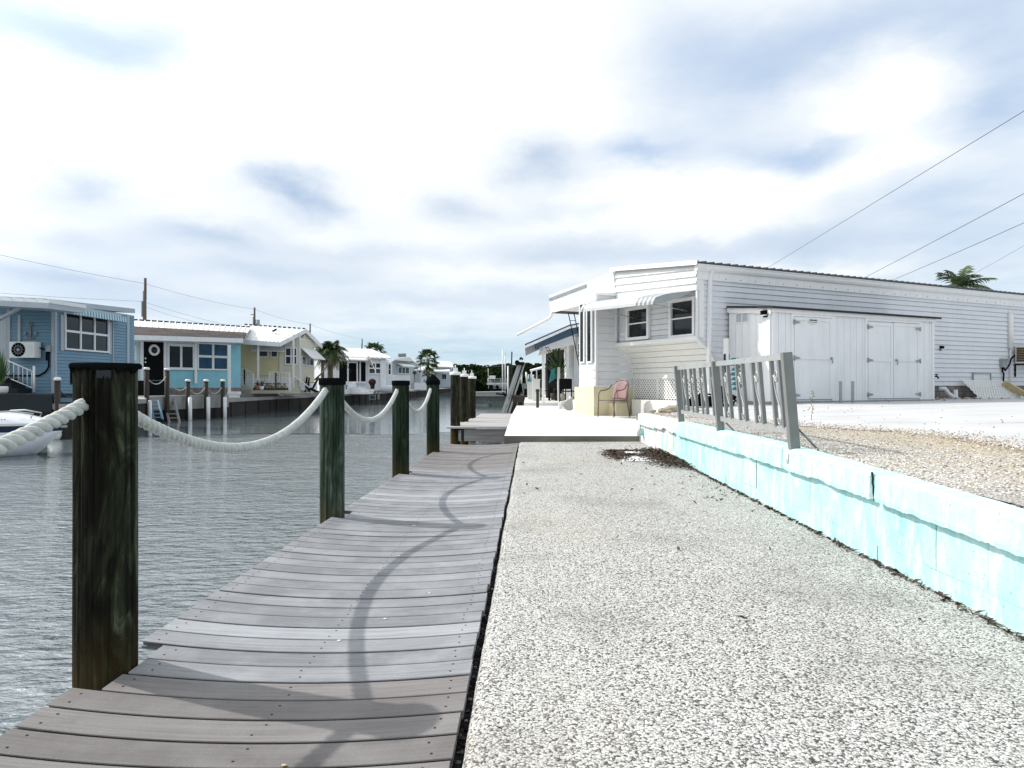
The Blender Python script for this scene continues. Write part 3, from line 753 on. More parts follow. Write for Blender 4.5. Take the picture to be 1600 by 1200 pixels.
# gravel strewn along the top of the wall and in the yard, broken stones
def little_stone(b, c, s, mi=0):
    pts = [Vector((x, y, z)) for x, y, z in ((1, 0, 0), (-1, 0, 0), (0, 1, 0), (0, -1, 0), (0, 0, .8), (0, 0, -.6))]
    an = R.uniform(0, 6.28); q = []
    for p in pts:
        p = Vector((p.x * R.uniform(.7, 1.3), p.y * R.uniform(.6, 1.1), p.z * R.uniform(.6, 1.0))) * s
        q.append(Vector((c[0] + p.x * math.cos(an) - p.y * math.sin(an), c[1] + p.x * math.sin(an) + p.y * math.cos(an), c[2] + p.z)))
    b.add(q, [(0, 2, 4), (2, 1, 4), (1, 3, 4), (3, 0, 4), (2, 0, 5), (1, 2, 5), (3, 1, 5), (0, 3, 5)], mi)
b = MB()
for i in range(9000):
    y = R.uniform(1.6, 12.6) if i % 3 else R.uniform(1.6, 7); x = 2.12 + abs(R.gauss(0, 1)) * (0.55 if i % 2 else 1.1)
    if x > 3.9: continue
    s = R.uniform(0.004, 0.0105); z = yard_z(x, y) + s * 0.35
    if x < 2.2: z = wall_top(y) + s * 0.3
    little_stone(b, dk(x, y, max(z, wall_top(y) - 0.01 if x < 2.22 else z)), s, R.choice([0, 0, 0, 0, 1, 2]))
st_m = [mat('stone_pale', (0.68, 0.66, 0.62), 0.8, 0.15, 30), mat('stone_tan', (0.42, 0.33, 0.23), 0.8, 0.2, 30), mat('stone_gray', (0.22, 0.20, 0.19), 0.8, 0.2, 30), mat('stone_dark', (0.10, 0.09, 0.085), 0.8, 0.2, 30)]
for i in range(5200):      # stones kicked over the edge of the drive
    k = R.randrange(len(DRIVE_EDGE) - 1); t = R.random(); p, q = DRIVE_EDGE[k], DRIVE_EDGE[k + 1]
    x = p[0] + (q[0] - p[0]) * t; y = p[1] + (q[1] - p[1]) * t; g = R.gauss(0, .20) ; x += abs(g) * 1.3 - .12; y += R.gauss(0, .12)
    if x < 2.2 or y < 1: continue
    s = R.uniform(.005, .012); little_stone(b, dk(x, y, yard_z(x, y) + .007 + s * .3), s, R.choice([0, 1, 1, 2]))
for i in range(170):
    x, y = 3.4 + abs(R.gauss(0, 1.6)), R.uniform(4, 13); s = R.uniform(.005, .014); little_stone(b, dk(x, y, yard_z(x, y) + .010), s, R.choice([0, 2, 3, 3]))
tag(b.build('loose_gravel', st_m), kind='stuff')
for k, (px, d, s) in enumerate(((1052, 12.9, .17), (1036, 12.8, .10), (1069, 12.5, .12), (1020, 12.75, .07), (1081, 12.2, 0.08), (1046, 12.5, .06))):
    b = MB(); c = XY(px, d); b.ball((c.x, c.y, 0.56 + s * 0.25), (s, s * 0.7, s * 0.42), 9, 6, 0, 0.16, False)
    tag(b.build('broken_stone', M['rubble']), ['largest rough tan stone at the far corner of the gravel yard', 'flat tan stone left of the largest one at the yard corner', 'tan stone right of the largest one at the yard corner', 'small stone on the corner of the cyan wall top', 'small stone behind the left railing post', 'small stone in front of the largest corner stone'][k], 'stone', 'broken stones at the yard corner')

# ================================================================== UTILITY COVER, LEAF LITTER, SHELLS
b = MB(); 
b.hexa([dk(x, y, z) for z in (0.010, 0.0285) for x, y in ((1.28, 9.55), (1.86, 9.5), (1.80, 10.95), (1.33, 11.0))])
o = b.build('hatch_cover', M['white_paint']); tag(o, 'flat white cover plate set in the path, half buried in dead leaves', 'cover')
b = MB()
def litter(n, fx):
    for i in range(n):
        x, y, h = fx(); s = R.uniform(0.010, 0.034); an = R.uniform(0, 6.28); ti = R.uniform(-0.6, 0.6)
        d1 = Vector((math.cos(an), math.sin(an), ti)) * s; d2 = Vector((-math.sin(an), math.cos(an), R.uniform(-.5, .5))) * s * R.uniform(.22, .5)
        c = dk(x, y, 0.024 + h)
        b.add([c - d1, c - d2 * .8, c + d1, c + d2 * .8 + Vector((0, 0, s * .3))], [(0, 1, 2, 3)], R.choice([0, 0, 0, 1]))
litter(900, lambda: (1.30 - abs(R.gauss(0, .09)) + R.uniform(-.05, .16), R.triangular(9.5, 11.05, 10.6), R.uniform(0, .02)))
litter(600, lambda: (R.uniform(1.2, 2.0), 11.0 + R.gauss(0, .05), R.uniform(0, .02)))
litter(3200, lambda: (2.02 - abs(R.gauss(0, .20)), R.triangular(8.5, 11.3, 9.9), R.uniform(0, .05)))
litter(420, lambda: (1.5 + R.gauss(0, .12), 10.35 + R.gauss(0, .12), R.uniform(0.004, .012)))
litter(160, lambda: (2.0 - abs(R.gauss(0, .45)), R.uniform(6.2, 12), 0.0))
litter(700, lambda: (2.02 - abs(R.gauss(0, .018)), R.uniform(2.4, 10), R.uniform(-.004, .004)))
litter(45, lambda: (R.uniform(-.1, 1.95), R.uniform(2.0, 12), 0.0))
tag(b.build('dead_leaves', [M['leaf'], mat('leaf_tan', (0.09, 0.06, 0.035), 0.8, 0.4, 40)]), kind='stuff')
# dirt and leaf crumbs, and painted shade, in the slot between deck and path
b = MB()
for i in range(900):
    y = R.uniform(1.2, 12.5); s = R.uniform(.004, .013); little_stone(b, dk(-0.205 + R.gauss(0, .008), y, -0.055 + R.uniform(-.02, .03)), s, R.choice([0, 0, 1, 2]))
b.hexa([dk(x, y, z) for z in (-0.3, -0.075) for x, y in ((-0.26, 0.5), (-0.15, 0.5), (-0.15, 12.7), (-0.26, 12.7))], 0)  # near-black block stands in for the shade down in the slot
tag(b.build('slot_shade_debris', [M['dark_void'], st_m[3], M['leaf']]), kind='stuff')
shells = [(671, 930, 'round white shell on the right half of the boards'), (602, 968, 'flat white shell fragment right of the rope shadow'), (530, 1001, 'white shell fragment lying in the rope shadow'), (624, 868, 'white shell fragment beyond the long rope shadow'), (647, 823, 'small dark edged shell in front of the second pile shadow'), (444, 1197, 'tan shell bit at the bottom edge of the boards'), (735, 812, 'white shell crumb inside the second pile shadow tip')]
for px, py, lab in shells:
    d = 1165.5 / (py - HY + 12); c = XY(px, d); s = R.uniform(.007, .012)
    zz = -sag(2) * 0.92
    d = (HC - zz) * F / (py - HY); c = XY(px, d)
    xx = c.x * CA - c.y * SA; zz = -sag(c.y) * max(0, 1 - min(1, abs((xx + .9) / .7)) ** 2)
    b = MB(); b.ball((c.x, c.y, zz + s * .3), (s, s * .7, s * .35), 9, 6, 0, .12)
    tag(b.build('shell', M['raw_wood'] if py > 1190 else M['white_plastic']), lab, 'shell', 'shell bits on the boardwalk')
# ================================================================== ALUMINIUM RAILING ON THE WALL
def make_railing():
    root = thing('railing', 'leaning grey aluminium railing with scroll work bolted to the cyan wall', 'railing', dk(2.06, 7.5, 0.52), -A)
    XB = 2.045
    def pt(y, z, o=0.0): return dk(XB - (z - 0.52) * 0.085 + o, y, z)
    Y0, Y1, Y2 = 9.48, 7.56, 5.48
    for y, zb in ((Y0, 0.46), (Y1, 0.455), (Y2, 0.47)):
        b = MB()
        b.beam(pt(y, zb, -0.035), pt(y, 1.295, -0.035), 0.012, 0.062, 0, dk(0, 1, 0))
        b.beam(pt(y - 0.025, zb, 0.0), pt(y - 0.025, 1.297, 0.0), 0.062, 0.012, 0, dk(0, 1, 0))
        b.beam(pt(y, zb + .06, -0.018), pt(y, 1.29, -0.018), 0.02, 0.05, 0, dk(0, 1, 0))
        b.build('post', M['alum'], root)
    for (a, c) in ((Y0, Y1), (Y1, Y2)):
        for z in (1.268, 0.692):
            b = MB(); b.beam(pt(a - 0.035, z), pt(c + 0.035, z), 0.018, 0.05, 0); 
            k = 7
            for i in range(k):
                y = a - 0.1 + (c - a + 0.2) * i / (k - 1)
                b.lathe(pt(y, z + (0.012 if i % 2 else -0.012), -0.009), [(0.0055, 0), (0.004, 0.004)], 7, 0, False, axis=dk(-1, 0, 0))
            b.build('top_rail' if z > 1 else 'bottom_rail', M['alum_pale'], root)
    for bay in (Y0, Y1):
        for i in range(4):
            ya = bay - 0.27 - i * 0.482; yb = ya - 0.185
            for y in (ya, yb):
                b = MB(); b.beam(pt(y, 0.715), pt(y, 1.245), 0.030, 0.040, 0, dk(0, 1, 0)); b.build('baluster', M['alum'], root)
            b = MB(); pts = []; ym = (ya + yb) / 2
            for k in range(26):      # top curl
                an = -0.6 * math.pi + k / 25 * 2.6 * math.pi; rr = 0.020 + 0.0010 * k
                pts.append(pt(ym + 0.005 + rr * math.cos(an), 1.125 + rr * 1.25 * math.sin(an)))
            top_end = pts[-1]
            s0 = pt(ym + 0.062, 1.13); s1 = pt(ya - 0.014, 1.0); s2 = pt(ym, 0.90); s3 = pt(yb + 0.02, 0.80)
            sp = []
            for k in range(14):
                t = k / 13; sp.append(s0 * (1 - t) ** 3 + s1 * 3 * t * (1 - t) ** 2 + s2 * 3 * t * t * (1 - t) + s3 * t ** 3)
            low = []
            for k in range(20):
                an = 0.2 * math.pi - k / 19 * 2.3 * math.pi; rr = 0.034 - 0.0008 * k
                low.append(pt(ym + 0.01 + rr * math.cos(an), 0.758 + rr * math.sin(an)))
            b.tube(pts, 0.0075, 6); b.tube(sp, 0.0075, 6); b.tube(low, 0.0075, 6)
            b.build('scroll', M['alum_pale'], root)
    for y, dx in ((Y2, 0.17), (Y1 - 0.1, 0.12)):
        b = MB(); b.tube([pt(y, 0.72 if dx > .15 else 0.655, 0.03), pt(y - 0.03, 0.545, dx)], 0.0085, 8); b.build('brace', M['alum'], root)
    b = MB(); b.tube([pt(Y2, 0.52, -0.05), pt(Y2, 0.455, -0.055), pt(Y2 + .02, 0.442, -0.055), pt(Y2 + .035, 0.455, -0.055), pt(Y2 + .035, 0.475, -.055)], 0.006, 7); b.build('hook', M['alum'], root)
make_railing()

# ================================================================== WINDOW / DOOR HELPERS
def window(parent, W, u0, u1, z0, z1, o=0.0, cols=1, rows=2, fr=0.06, mull=0.03, depth=0.05, mframe='white_trim', mglass='glass', name='window'):
    b = MB(); 
    b.wbox(W, u0, u0 + fr, z0, z1, o, o + depth); b.wbox(W, u1 - fr, u1, z0, z1, o, o + depth)
    b.wbox(W, u0 + fr, u1 - fr, z0, z0 + fr, o, o + depth); b.wbox(W, u0 + fr, u1 - fr, z1 - fr, z1, o, o + depth)
    iw = (u1 - u0 - 2 * fr); ih = z1 - z0 - 2 * fr
    for i in range(1, cols): c = u0 + fr + iw * i / cols; b.wbox(W, c - mull / 2, c + mull / 2, z0 + fr, z1 - fr, o, o + depth * 0.8)
    for j in range(1, rows):
        c = z0 + fr + ih * j / rows
        for i in range(cols):
            b.wbox(W, u0 + fr + iw * i / cols + (mull / 2 if i else 0), u0 + fr + iw * (i + 1) / cols - (mull / 2 if i < cols - 1 else 0), c - mull / 2, c + mull / 2, o, o + depth * 0.7)
    f = b.build(name, M[mframe], parent)
    g = MB(); g.quad(W.pt(u0 + fr * .5, z0 + fr * .5, o + 0.012), W.pt(u1 - fr * .5, z0 + fr * .5, o + 0.012), W.pt(u1 - fr * .5, z1 - fr * .5, o + 0.012), W.pt(u0 + fr * .5, z1 - fr * .5, o + 0.012))
    g.build('pane', M[mglass], f)
    return f
def winpx(parent, W, px0, py0, px1, py1, **k):
    u0, u1, z0, z1 = W.rect(px0, py0, px1, py1); return window(parent, W, u0, u1, z0, z1, **k)
def slabq(b, quad, th, mi=0):
    """a solid slab from four top corners"""
    q = [Vector(p) for p in quad]; return b.hexa([p - Vector((0, 0, th)) for p in q] + q, mi)
def ribs(b, e0, e1, r0, r1, n, w=0.04, h=0.035, mi=0, skip=0):
    """standing seams from eave line e0-e1 up to ridge line r0-r1"""
    e0, e1, r0, r1 = map(Vector, (e0, e1, r0, r1))
    for i in range(skip, n + 1 - skip):
        t = i / n; b.beam(e0.lerp(e1, t) + V(0, 0, h / 2), r0.lerp(r1, t) + V(0, 0, h / 2), w, h, mi)
def lattice_panel(b, o, du, dv, w, h, pitch=0.075, sw=0.034, t=0.008):
    """diagonal lath lattice in the plane o + u*du + v*dv"""
    o = Vector(o); du = Vector(du).normalized(); dv = Vector(dv).normalized(); n = du.cross(dv)
    for sgn, off in ((1, 0.0), (-1, t)):
        k = -h if sgn > 0 else 0.0
        while k < (w if sgn > 0 else w + h):
            if sgn > 0: p, q = [k, 0.0], [k + h, h]
            else: p, q = [k, 0.0], [k - h, h]
            def clip(p, q):
                (x0, y0), (x1, y1) = p, q
                if x1 == x0: return None
                ts = sorted([(0 - x0) / (x1 - x0), (w - x0) / (x1 - x0)]); a, c = max(0, ts[0]), min(1, ts[1])
                if a >= c: return None
                return (x0 + (x1 - x0) * a, y0 + (y1 - y0) * a), (x0 + (x1 - x0) * c, y0 + (y1 - y0) * c)
            r = clip(p, q)
            if r:
                a, c = r; b.beam(o + du * a[0] + dv * a[1] + n * off, o + du * c[0] + dv * c[1] + n * off, sw, t * 0.96, 0, n)
            k += pitch * 1.414
def tri_bar(b, p, q, r=0.012, n=7): b.tube([p, q], r, n)

# ================================================================== WHITE HOUSE ON THE RIGHT
E1 = V(0.894, 0.447).normalized(); E2 = V(-E1.y, E1.x)
SH0 = V(5.47, 15.0)                                    # shed front left corner
HA = V(4.15, 15.79)                                    # house corner nearest the canal and the eye
HB = HA + E2 * 3.11
LW = Wall(HA, HA + E1 * 24); EW = Wall(HB, HA)
def end_o(z):                                          # outward bulge of the canal end
    pr = [(0.60, -0.52), (1.22, -0.52), (1.55, -0.49), (1.72, -0.40), (1.88, -0.24), (2.0, -0.06), (2.04, 0.0), (2.10, 0.03), (4.2, 0.0)]
    for (a, x), (c, y) in zip(pr, pr[1:]):
        if z <= c: return x + (y - x) * (max(z, a) - a) / (c - a)
    return 0.0
def make_white_house():
    root = thing('white_house', 'long white sided mobile home with bulging canal end, striped awning and grey ribbed roof', 'house', V3(HA + E1 * 4, 0.3), 0.4636)
    # long side wall, end wall and core
    b = MB(); b.siding(LW, 0.03, 24, 1.02, 3.42, 0.125, 0.0, 0.018, 0, slot=0.0075, ustart=lambda z: -end_o(z) + 0.03)
    b.build('side_wall', M['white_siding'], root)
    b = MB(); core = [HA + E1 * 0.62 + E2 * 0.06, HA + E1 * 24 + E2 * 0.06, HA + E1 * 24 + E2 * 4.2, HA + E1 * 0.62 + E2 * 4.2]
    b.prism([V3(p, 0.3) for p in core], (0, 0, 3.3)); b.build('inner_shell', M['white_siding'], root)
    # the canal end: lower siding, bulge, window band, visor
    b = MB(); zs = [1.22]
    while zs[-1] < 1.95: zs.append(zs[-1] + 0.13)
    zs += [2.06, 2.10]
    for i in range(len(zs) - 1):
        za, zb = zs[i], zs[i + 1]; oa, ob = end_o(za), end_o(zb); lp = 0.028 if i < len(zs) - 3 else 0.0
        zq = zb - (.007 if lp else 0); b.quad(EW.pt(0, za, oa + lp), EW.pt(3.08, za, oa + lp), EW.pt(3.08, zq, ob), EW.pt(0, zq, ob))
        b.quad(EW.pt(0, za, oa - .03), EW.pt(3.08, za, oa - .03), EW.pt(3.08, za, oa + lp), EW.pt(0, za, oa + lp))
    b.build('lower_end_wall', M['warm_siding'], root)
    b = MB(); b.siding(EW, 0.0, 3.08, 2.10, 3.30, 0.13, -0.05, 0.012); b.build('window_band', M['white_siding'], root)
    b = MB(); b.wbox(EW, 0.0, 3.1, 2.04, 2.13, -0.05, 0.075); b.build('sill_band', M['white_trim'], root)
    b = MB(); zl, zr, tl, tr = 3.27, 3.15, 4.02, 3.76; n = 4       # visor of wide lapped panels
    for i in range(n):
        a, c = i / n, (i + 1) / n
        p = [EW.pt(-0.02, zl + (tl - zl) * a, 0.07 + (0.03 if i else 0.02)), EW.pt(3.13, zr + (tr - zr) * a, 0.07 + (0.03 if i else 0.02)), EW.pt(3.13, zr + (tr - zr) * c, 0.055), EW.pt(-0.02, zl + (tl - zl) * c, 0.055)]
        b.quad(*p)
        q = [EW.pt(-0.02, zl + (tl - zl) * a, 0.05), EW.pt(3.13, zr + (tr - zr) * a, 0.05)]
        b.quad(q[0], q[1], p[1], p[0])
    b.quad(EW.pt(-.02, zl, 0.0), EW.pt(3.13, zr, 0.0), EW.pt(3.13, zr, 0.09), EW.pt(-.02, zl, 0.09))
    b.quad(EW.pt(3.13, zr, -0.1), EW.pt(3.13, tr, -0.1), EW.pt(3.13, tr, 0.06), EW.pt(3.13, zr, 0.09))
    b.quad(EW.pt(-.02, zl, -0.1), EW.pt(-.02, tl, -0.1), EW.pt(-.02, tl, 0.06), EW.pt(-.02, zl, 0.09))
    b.build('visor', M['white_metal'], root)
    # side cheeks of the bulge and scalloped edge trims
    for u, nm in ((0.0, 'left'), (3.11, 'right')):
        b = MB(); pts_in, pts_out = [], []
        zz = [1.22 + i * 0.05 for i in range(17)] + [2.04, 2.10, 2.2, 3.2]
        for z in zz: pts_out.append(EW.pt(u, z, end_o(z) + 0.035 + (0.02 * math.sin((z - 2.2) * 3.2) if z > 2.2 else 0))); pts_in.append(EW.pt(u, z, -0.75))
        if u > 1:
            for i in range(len(zz) - 1): b.quad(pts_in[i], pts_out[i], pts_out[i + 1], pts_in[i + 1])
        for i in range(len(zz) - 1): b.beam(pts_out[i], pts_out[i + 1], 0.045, 0.03, 0, (E2.x, E2.y, 0))
        b.build('edge_trim', M['white_trim'], root)
    for px0, py0, px1, py1 in ((979, 479, 1014.5, 531), (1046, 466, 1086.5, 528)):
        winpx(root, EW, px0, py0, px1, py1, o=-0.04, fr=0.075, rows=2, depth=0.075)
    # corner post, downspout, frieze, gutter
    b = MB(); b.wbox(LW, 0.0, 0.13, 2.1, 3.5, 0.004, 0.03); b.build('corner_trim', M['white_trim'], root)
    b = MB(); d0 = LW.pt(0.30, 3.62, 0.10); b.beam(d0, LW.pt(0.27, 3.4, 0.06), 0.085, 0.06, 0, (E1.x, E1.y, 0)); b.beam(LW.pt(0.27, 3.4, 0.06), LW.pt(0.22, 0.75, 0.06), 0.085, 0.06, 0, (E1.x, E1.y, 0)); b.build('downspout', M['white_trim'], root)
    b = MB(); b.wbox(LW, -0.05, 24, 3.385, 3.56, 0.0, 0.045)
    k = 0.55
    while k < 24: b.wbox(LW, k, k + 0.012, 3.395, 3.55, 0.045, 0.05); k += 0.9
    b.build('frieze_board', M['white_trim'], root)
    b = MB(); k = 0.3
    while k < 24: b.lathe(LW.pt(k, 3.44, 0.045), [(0.014, 0), (0.01, 0.012)], 8, 0, False, axis=(LW.n.x, LW.n.y, 0)); k += 0.45
    b.build('bolt_heads', M['galv'], root)
    b = MB(); sec = [(0.0, 3.56), (0.05, 3.56), (0.09, 3.585), (0.115, 3.63), (0.125, 3.69), (0.14, 3.70), (0.14, 3.715), (0.0, 3.715)]
    b.prism([LW.pt(-0.12, z, o) for o, z in sec], (E1.x * 24.2, E1.y * 24.2, 0)); b.build('gutter', M['white_trim'], root)
    # roof
    b = MB(); q0, q1 = LW.pt(-0.14, 3.755, 0.13), LW.pt(24, 3.755, 0.13)
    r0, r1 = LW.pt(-0.14, 4.07, -3.2), LW.pt(24, 4.07, -3.2); s0, s1 = LW.pt(0.8, 3.9, -4.7), LW.pt(24, 3.9, -4.7)
    slabq(b, [q0, q1, r1, r0], 0.035); slabq(b, [r0 + E1.to_3d() * 0.9, r1, s1, s0], 0.035)
    ribs(b, q0, q1, r0, r1, 104, 0.045, 0.03)
    b.build('roof', M['dark_metal'], root)
    b = MB(); b.beam(LW.pt(-0.17, 3.735, 0.14), LW.pt(-0.17, 4.06, -3.2), 0.03, 0.10); b.build('drip_edge', M['white_trim'], root)
    # rear addition: sloping eave towards the canal with soffit and recessed wall
    FQ = Wall(HB + E2 * 3.4 - E1 * 0.02, HB - E1 * 0.02)
    b = MB()
    za, zb = 3.76, 3.92
    p = lambda u, z, o: FQ.pt(u, z, o)
    b.hexa([p(0, za - .54, .05), p(3.4, zb - .56, .05), p(3.4, zb - .56, -1.2), p(0, za - .54, -1.2), p(0, za, .12), p(3.4, zb + .06, .12), p(3.4, zb + .06, -1.2), p(0, za, -1.2)])
    b.build('addition_eave', M['white_metal'], root)
    b = MB(); b.hexa([p(0.02, za - .17, .118), p(2.1, zb - .17, .118), p(2.1, zb - .17, .08), p(0.02, za - .17, .08), p(0.02, za - .09, .126), p(2.1, zb - .09, .126), p(2.1, zb - .09, .08), p(0.02, za - .09, .08)]); b.build('fascia_stripe', M['galv'], root)
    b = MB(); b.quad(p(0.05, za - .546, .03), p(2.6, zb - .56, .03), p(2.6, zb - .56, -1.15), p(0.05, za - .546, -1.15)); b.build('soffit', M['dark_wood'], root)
    b = MB(); b.siding(FQ.off(-0.55), 1.08, 3.3, 1.0, 3.4, 0.14); b.build('addition_wall', M['white_siding'], root)
    # gutter outlet with its long slanting spout
    b = MB(); g0 = p(0.12, za - .50, .08); g1 = g0 + V(-0.03, 0.0, -0.16); tip = P3(808, 523.5, 21.5)
    b.tube([g0, g1, g1 + V(-0.06, 0, -0.06), tip], 0.042, 10); b.build('slanting_spout', M['white_metal'], root)
    # bay of the addition
    BW = Wall(HB - E1 * 0.70, HB + E1 * 0.55); CW = Wall(HB - E1 * 0.70 + E2 * 0.75, HB - E1 * 0.70)
    b = MB(); prof_u = lambda z: 0.70 - end_o(z) - 0.02
    b.siding(BW, 0.03, 0.7, 1.0, 3.36, 0.195, 0.0, 0.012, 0, uend=lambda z: prof_u(z), slot=.005)
    b.siding(CW, 0.0, 0.75, 1.0, 1.62, 0.195, 0.0, 0.012, slot=.005)
    b.build('bay_wall', M['white_siding'], root)
    b = MB(); b.prism([V3(q, 1.0) for q in (HB - E1 * .68 + E2 * .03, HB + E1 * .1 + E2 * .03, HB + E1 * .1 + E2 * .75, HB - E1 * .68 + E2 * .75)], (0, 0, 2.4)); b.build('bay_core', M['white_siding'], root)
    b = MB(); b.wbox(BW, 0.0, 0.06, 0.98, 3.40, 0.0, 0.03); b.hexa([BW.pt(0.0, 3.36, -.02), BW.pt(.72, 3.36, -.02), BW.pt(.72, 3.36, .04), BW.pt(0, 3.36, .04), BW.pt(0.0, 3.40, -.02), BW.pt(.72, 3.47, -.02), BW.pt(.72, 3.47, .04), BW.pt(0, 3.40, .04)])
    b.wbox(BW, 0.0, 1.2, 0.99, 1.03, 0.0, 0.04); b.build('bay_trim', M['white_trim'], root)
    for (a, c) in ((0.06, 0.30), (0.40, 0.66)): window(root, CW, a, c, 1.62, 3.2, o=0.012, rows=1, fr=0.035, depth=0.04)
    # cream block base with steps, plinth ledge and lattice skirt
    b = MB(); 
    fb = [HB - E1 * .76 - E2 * .03, HB + E1 * .75 - E2 * .03, HB + E1 * .75 + E2 * .9, HB - E1 * .76 + E2 * .9]
    b.prism([V3(q, 0.16) for q in fb], (0, 0, 0.83))
    b.prism([V3(q, 0.16) for q in (HB - E1 * .30 - E2 * .38, HB + E1 * .10 - E2 * .38, HB + E1 * .10 - E2 * .03, HB - E1 * .30 - E2 * .03)], (0, 0, 0.42))
    b.build('block_base', M['cream_block'], root)
    b = MB(); b.prism([V3(q, 0.1) for q in (HB + E1 * .12 - E2 * .46, HA - E1 * .08 - E2 * 0.9, HA + E1 * .50 - E2 * .9, HB + E1 * .62 - E2 * .03)], (0, 0, 0.57))
    b.build('plinth', M['patio'], root)
    LP = EW.off(-0.50)
    b = MB(); lattice_panel(b, LP.pt(0.05, 0.68, 0), (LP.d.x, LP.d.y, 0), (0, 0, 1), 3.0, 0.54, 0.072, 0.034)
    for u in (0.03, 1.03, 3.03): b.wbox(LP, u, u + 0.03, 0.67, 1.23, 0.0, 0.03)
    b.wbox(LP, 0.03, 3.08, 1.20, 1.235, 0.0, 0.034); b.build('lattice_skirt', M['lattice'], root)
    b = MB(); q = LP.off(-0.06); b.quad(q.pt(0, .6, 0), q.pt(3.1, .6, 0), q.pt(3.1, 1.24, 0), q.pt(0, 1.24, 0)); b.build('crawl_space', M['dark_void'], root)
    # stone skirting below the long wall
    b = MB(); SK = LW.off(-0.03); rr = random.Random(5)
    for j in range(3):
        u = 5.8 + (0.2 if j % 2 else 0)
        while u < 22:
            w = rr.uniform(0.32, 0.42); b.wbox(SK, u, u + w - 0.012, 0.56 + j * 0.155, 0.56 + j * 0.155 + 0.145, 0.0, 0.02 + rr.uniform(0, .012)); u += w
    b.build('skirting_blocks', M['stone_skirt'], root)
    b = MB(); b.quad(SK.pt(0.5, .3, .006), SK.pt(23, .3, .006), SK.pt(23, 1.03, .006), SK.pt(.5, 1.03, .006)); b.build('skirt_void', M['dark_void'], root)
    # awning over the windows
    AW = EW; u0, u1 = 0.02, 2.98; proj = 1.02; n = 38
    top = lambda u: 3.24 + (3.13 - 3.24) * u / 3.1
    b = MB(); ribn = n * 2
    prev = None
    for i in range(ribn + 1):
        u = u0 + (u1 - u0) * i / ribn; up = 0.030 if i % 2 else 0.0; st = 1 if (i // 2) in (0, 2, 31, 33, 35, 37) else 0
        r_ = []
        for k in range(7):
            t = k / 6; o = 0.09 + proj * t; z = top(u) + 0.01 - 0.14 * t - 0.07 * t ** 5 + up
            r_.append(AW.pt(u, z, o))
        r_.append(AW.pt(u, top(u) + 0.01 - 0.29 , 0.09 + proj + 0.045 + up)); r_.append(AW.pt(u, top(u) + .01 - .35 - (0.016 if i % 2 else 0), 0.09 + proj + 0.055 + up))
        if prev: b.add(prev + r_, [(k, k + 1, 9 + k + 1, 9 + k) for k in range(8)], st, False)
        prev = r_
    o = b.build('awning', [M['awning_white'], M['gray_stripe']], root)
    b = MB()
    for u in (u0, u1):
        pts = [AW.pt(u, top(u) + 0.0, 0.09)] + [AW.pt(u, top(u) - .14 * (k / 6) - .07 * (k / 6) ** 5 - 0.006, 0.09 + proj * k / 6) for k in range(1, 7)] + [AW.pt(u, top(u) - .34, .09 + proj + .03), AW.pt(u, top(u) - .30, .09 + proj * .8), AW.pt(u, top(u) - 0.15, 0.09 + proj * 0.3)]
        b.prism(pts, AW.d.to_3d() * 0.012)
    b.build('awning_cheek', M['gray_stripe'], o)
    b = MB()
    for u in (0.75, 2.75): b.tube([AW.pt(u, 2.72, 0.02), AW.pt(u - (0.0), top(u) - .31, .09 + proj * .93)], 0.010, 7)
    b.build('awning_arm', M['alum_pale'], o)
make_white_house()

def wall_lamp(parent_unused, p, n, lab, s=1.0):
    root = thing('wall_lamp', lab, 'lamp', p, 0)
    n = Vector((n.x, n.y, 0)); sd = Vector((-n.y, n.x, 0)); p = Vector(p)
    b = MB(); b.beam(p, p + n * 0.03, 0.10 * s, 0.12 * s); b.build('backplate', M['black_plastic'], root)
    b = MB(); b.beam(p + n * .03 + V(0, 0, .03), p + n * 0.085 * s + V(0, 0, 0.015), 0.10 * s, 0.07 * s); b.build('lamp_head', M['black_plastic'], root)
    b = MB(); b.beam(p + n * .035 + V(0, 0, -.025 * s), p + n * 0.075 * s + V(0, 0, -0.03), 0.08 * s, 0.025 * s); b.build('lens', M['pvc'], root)
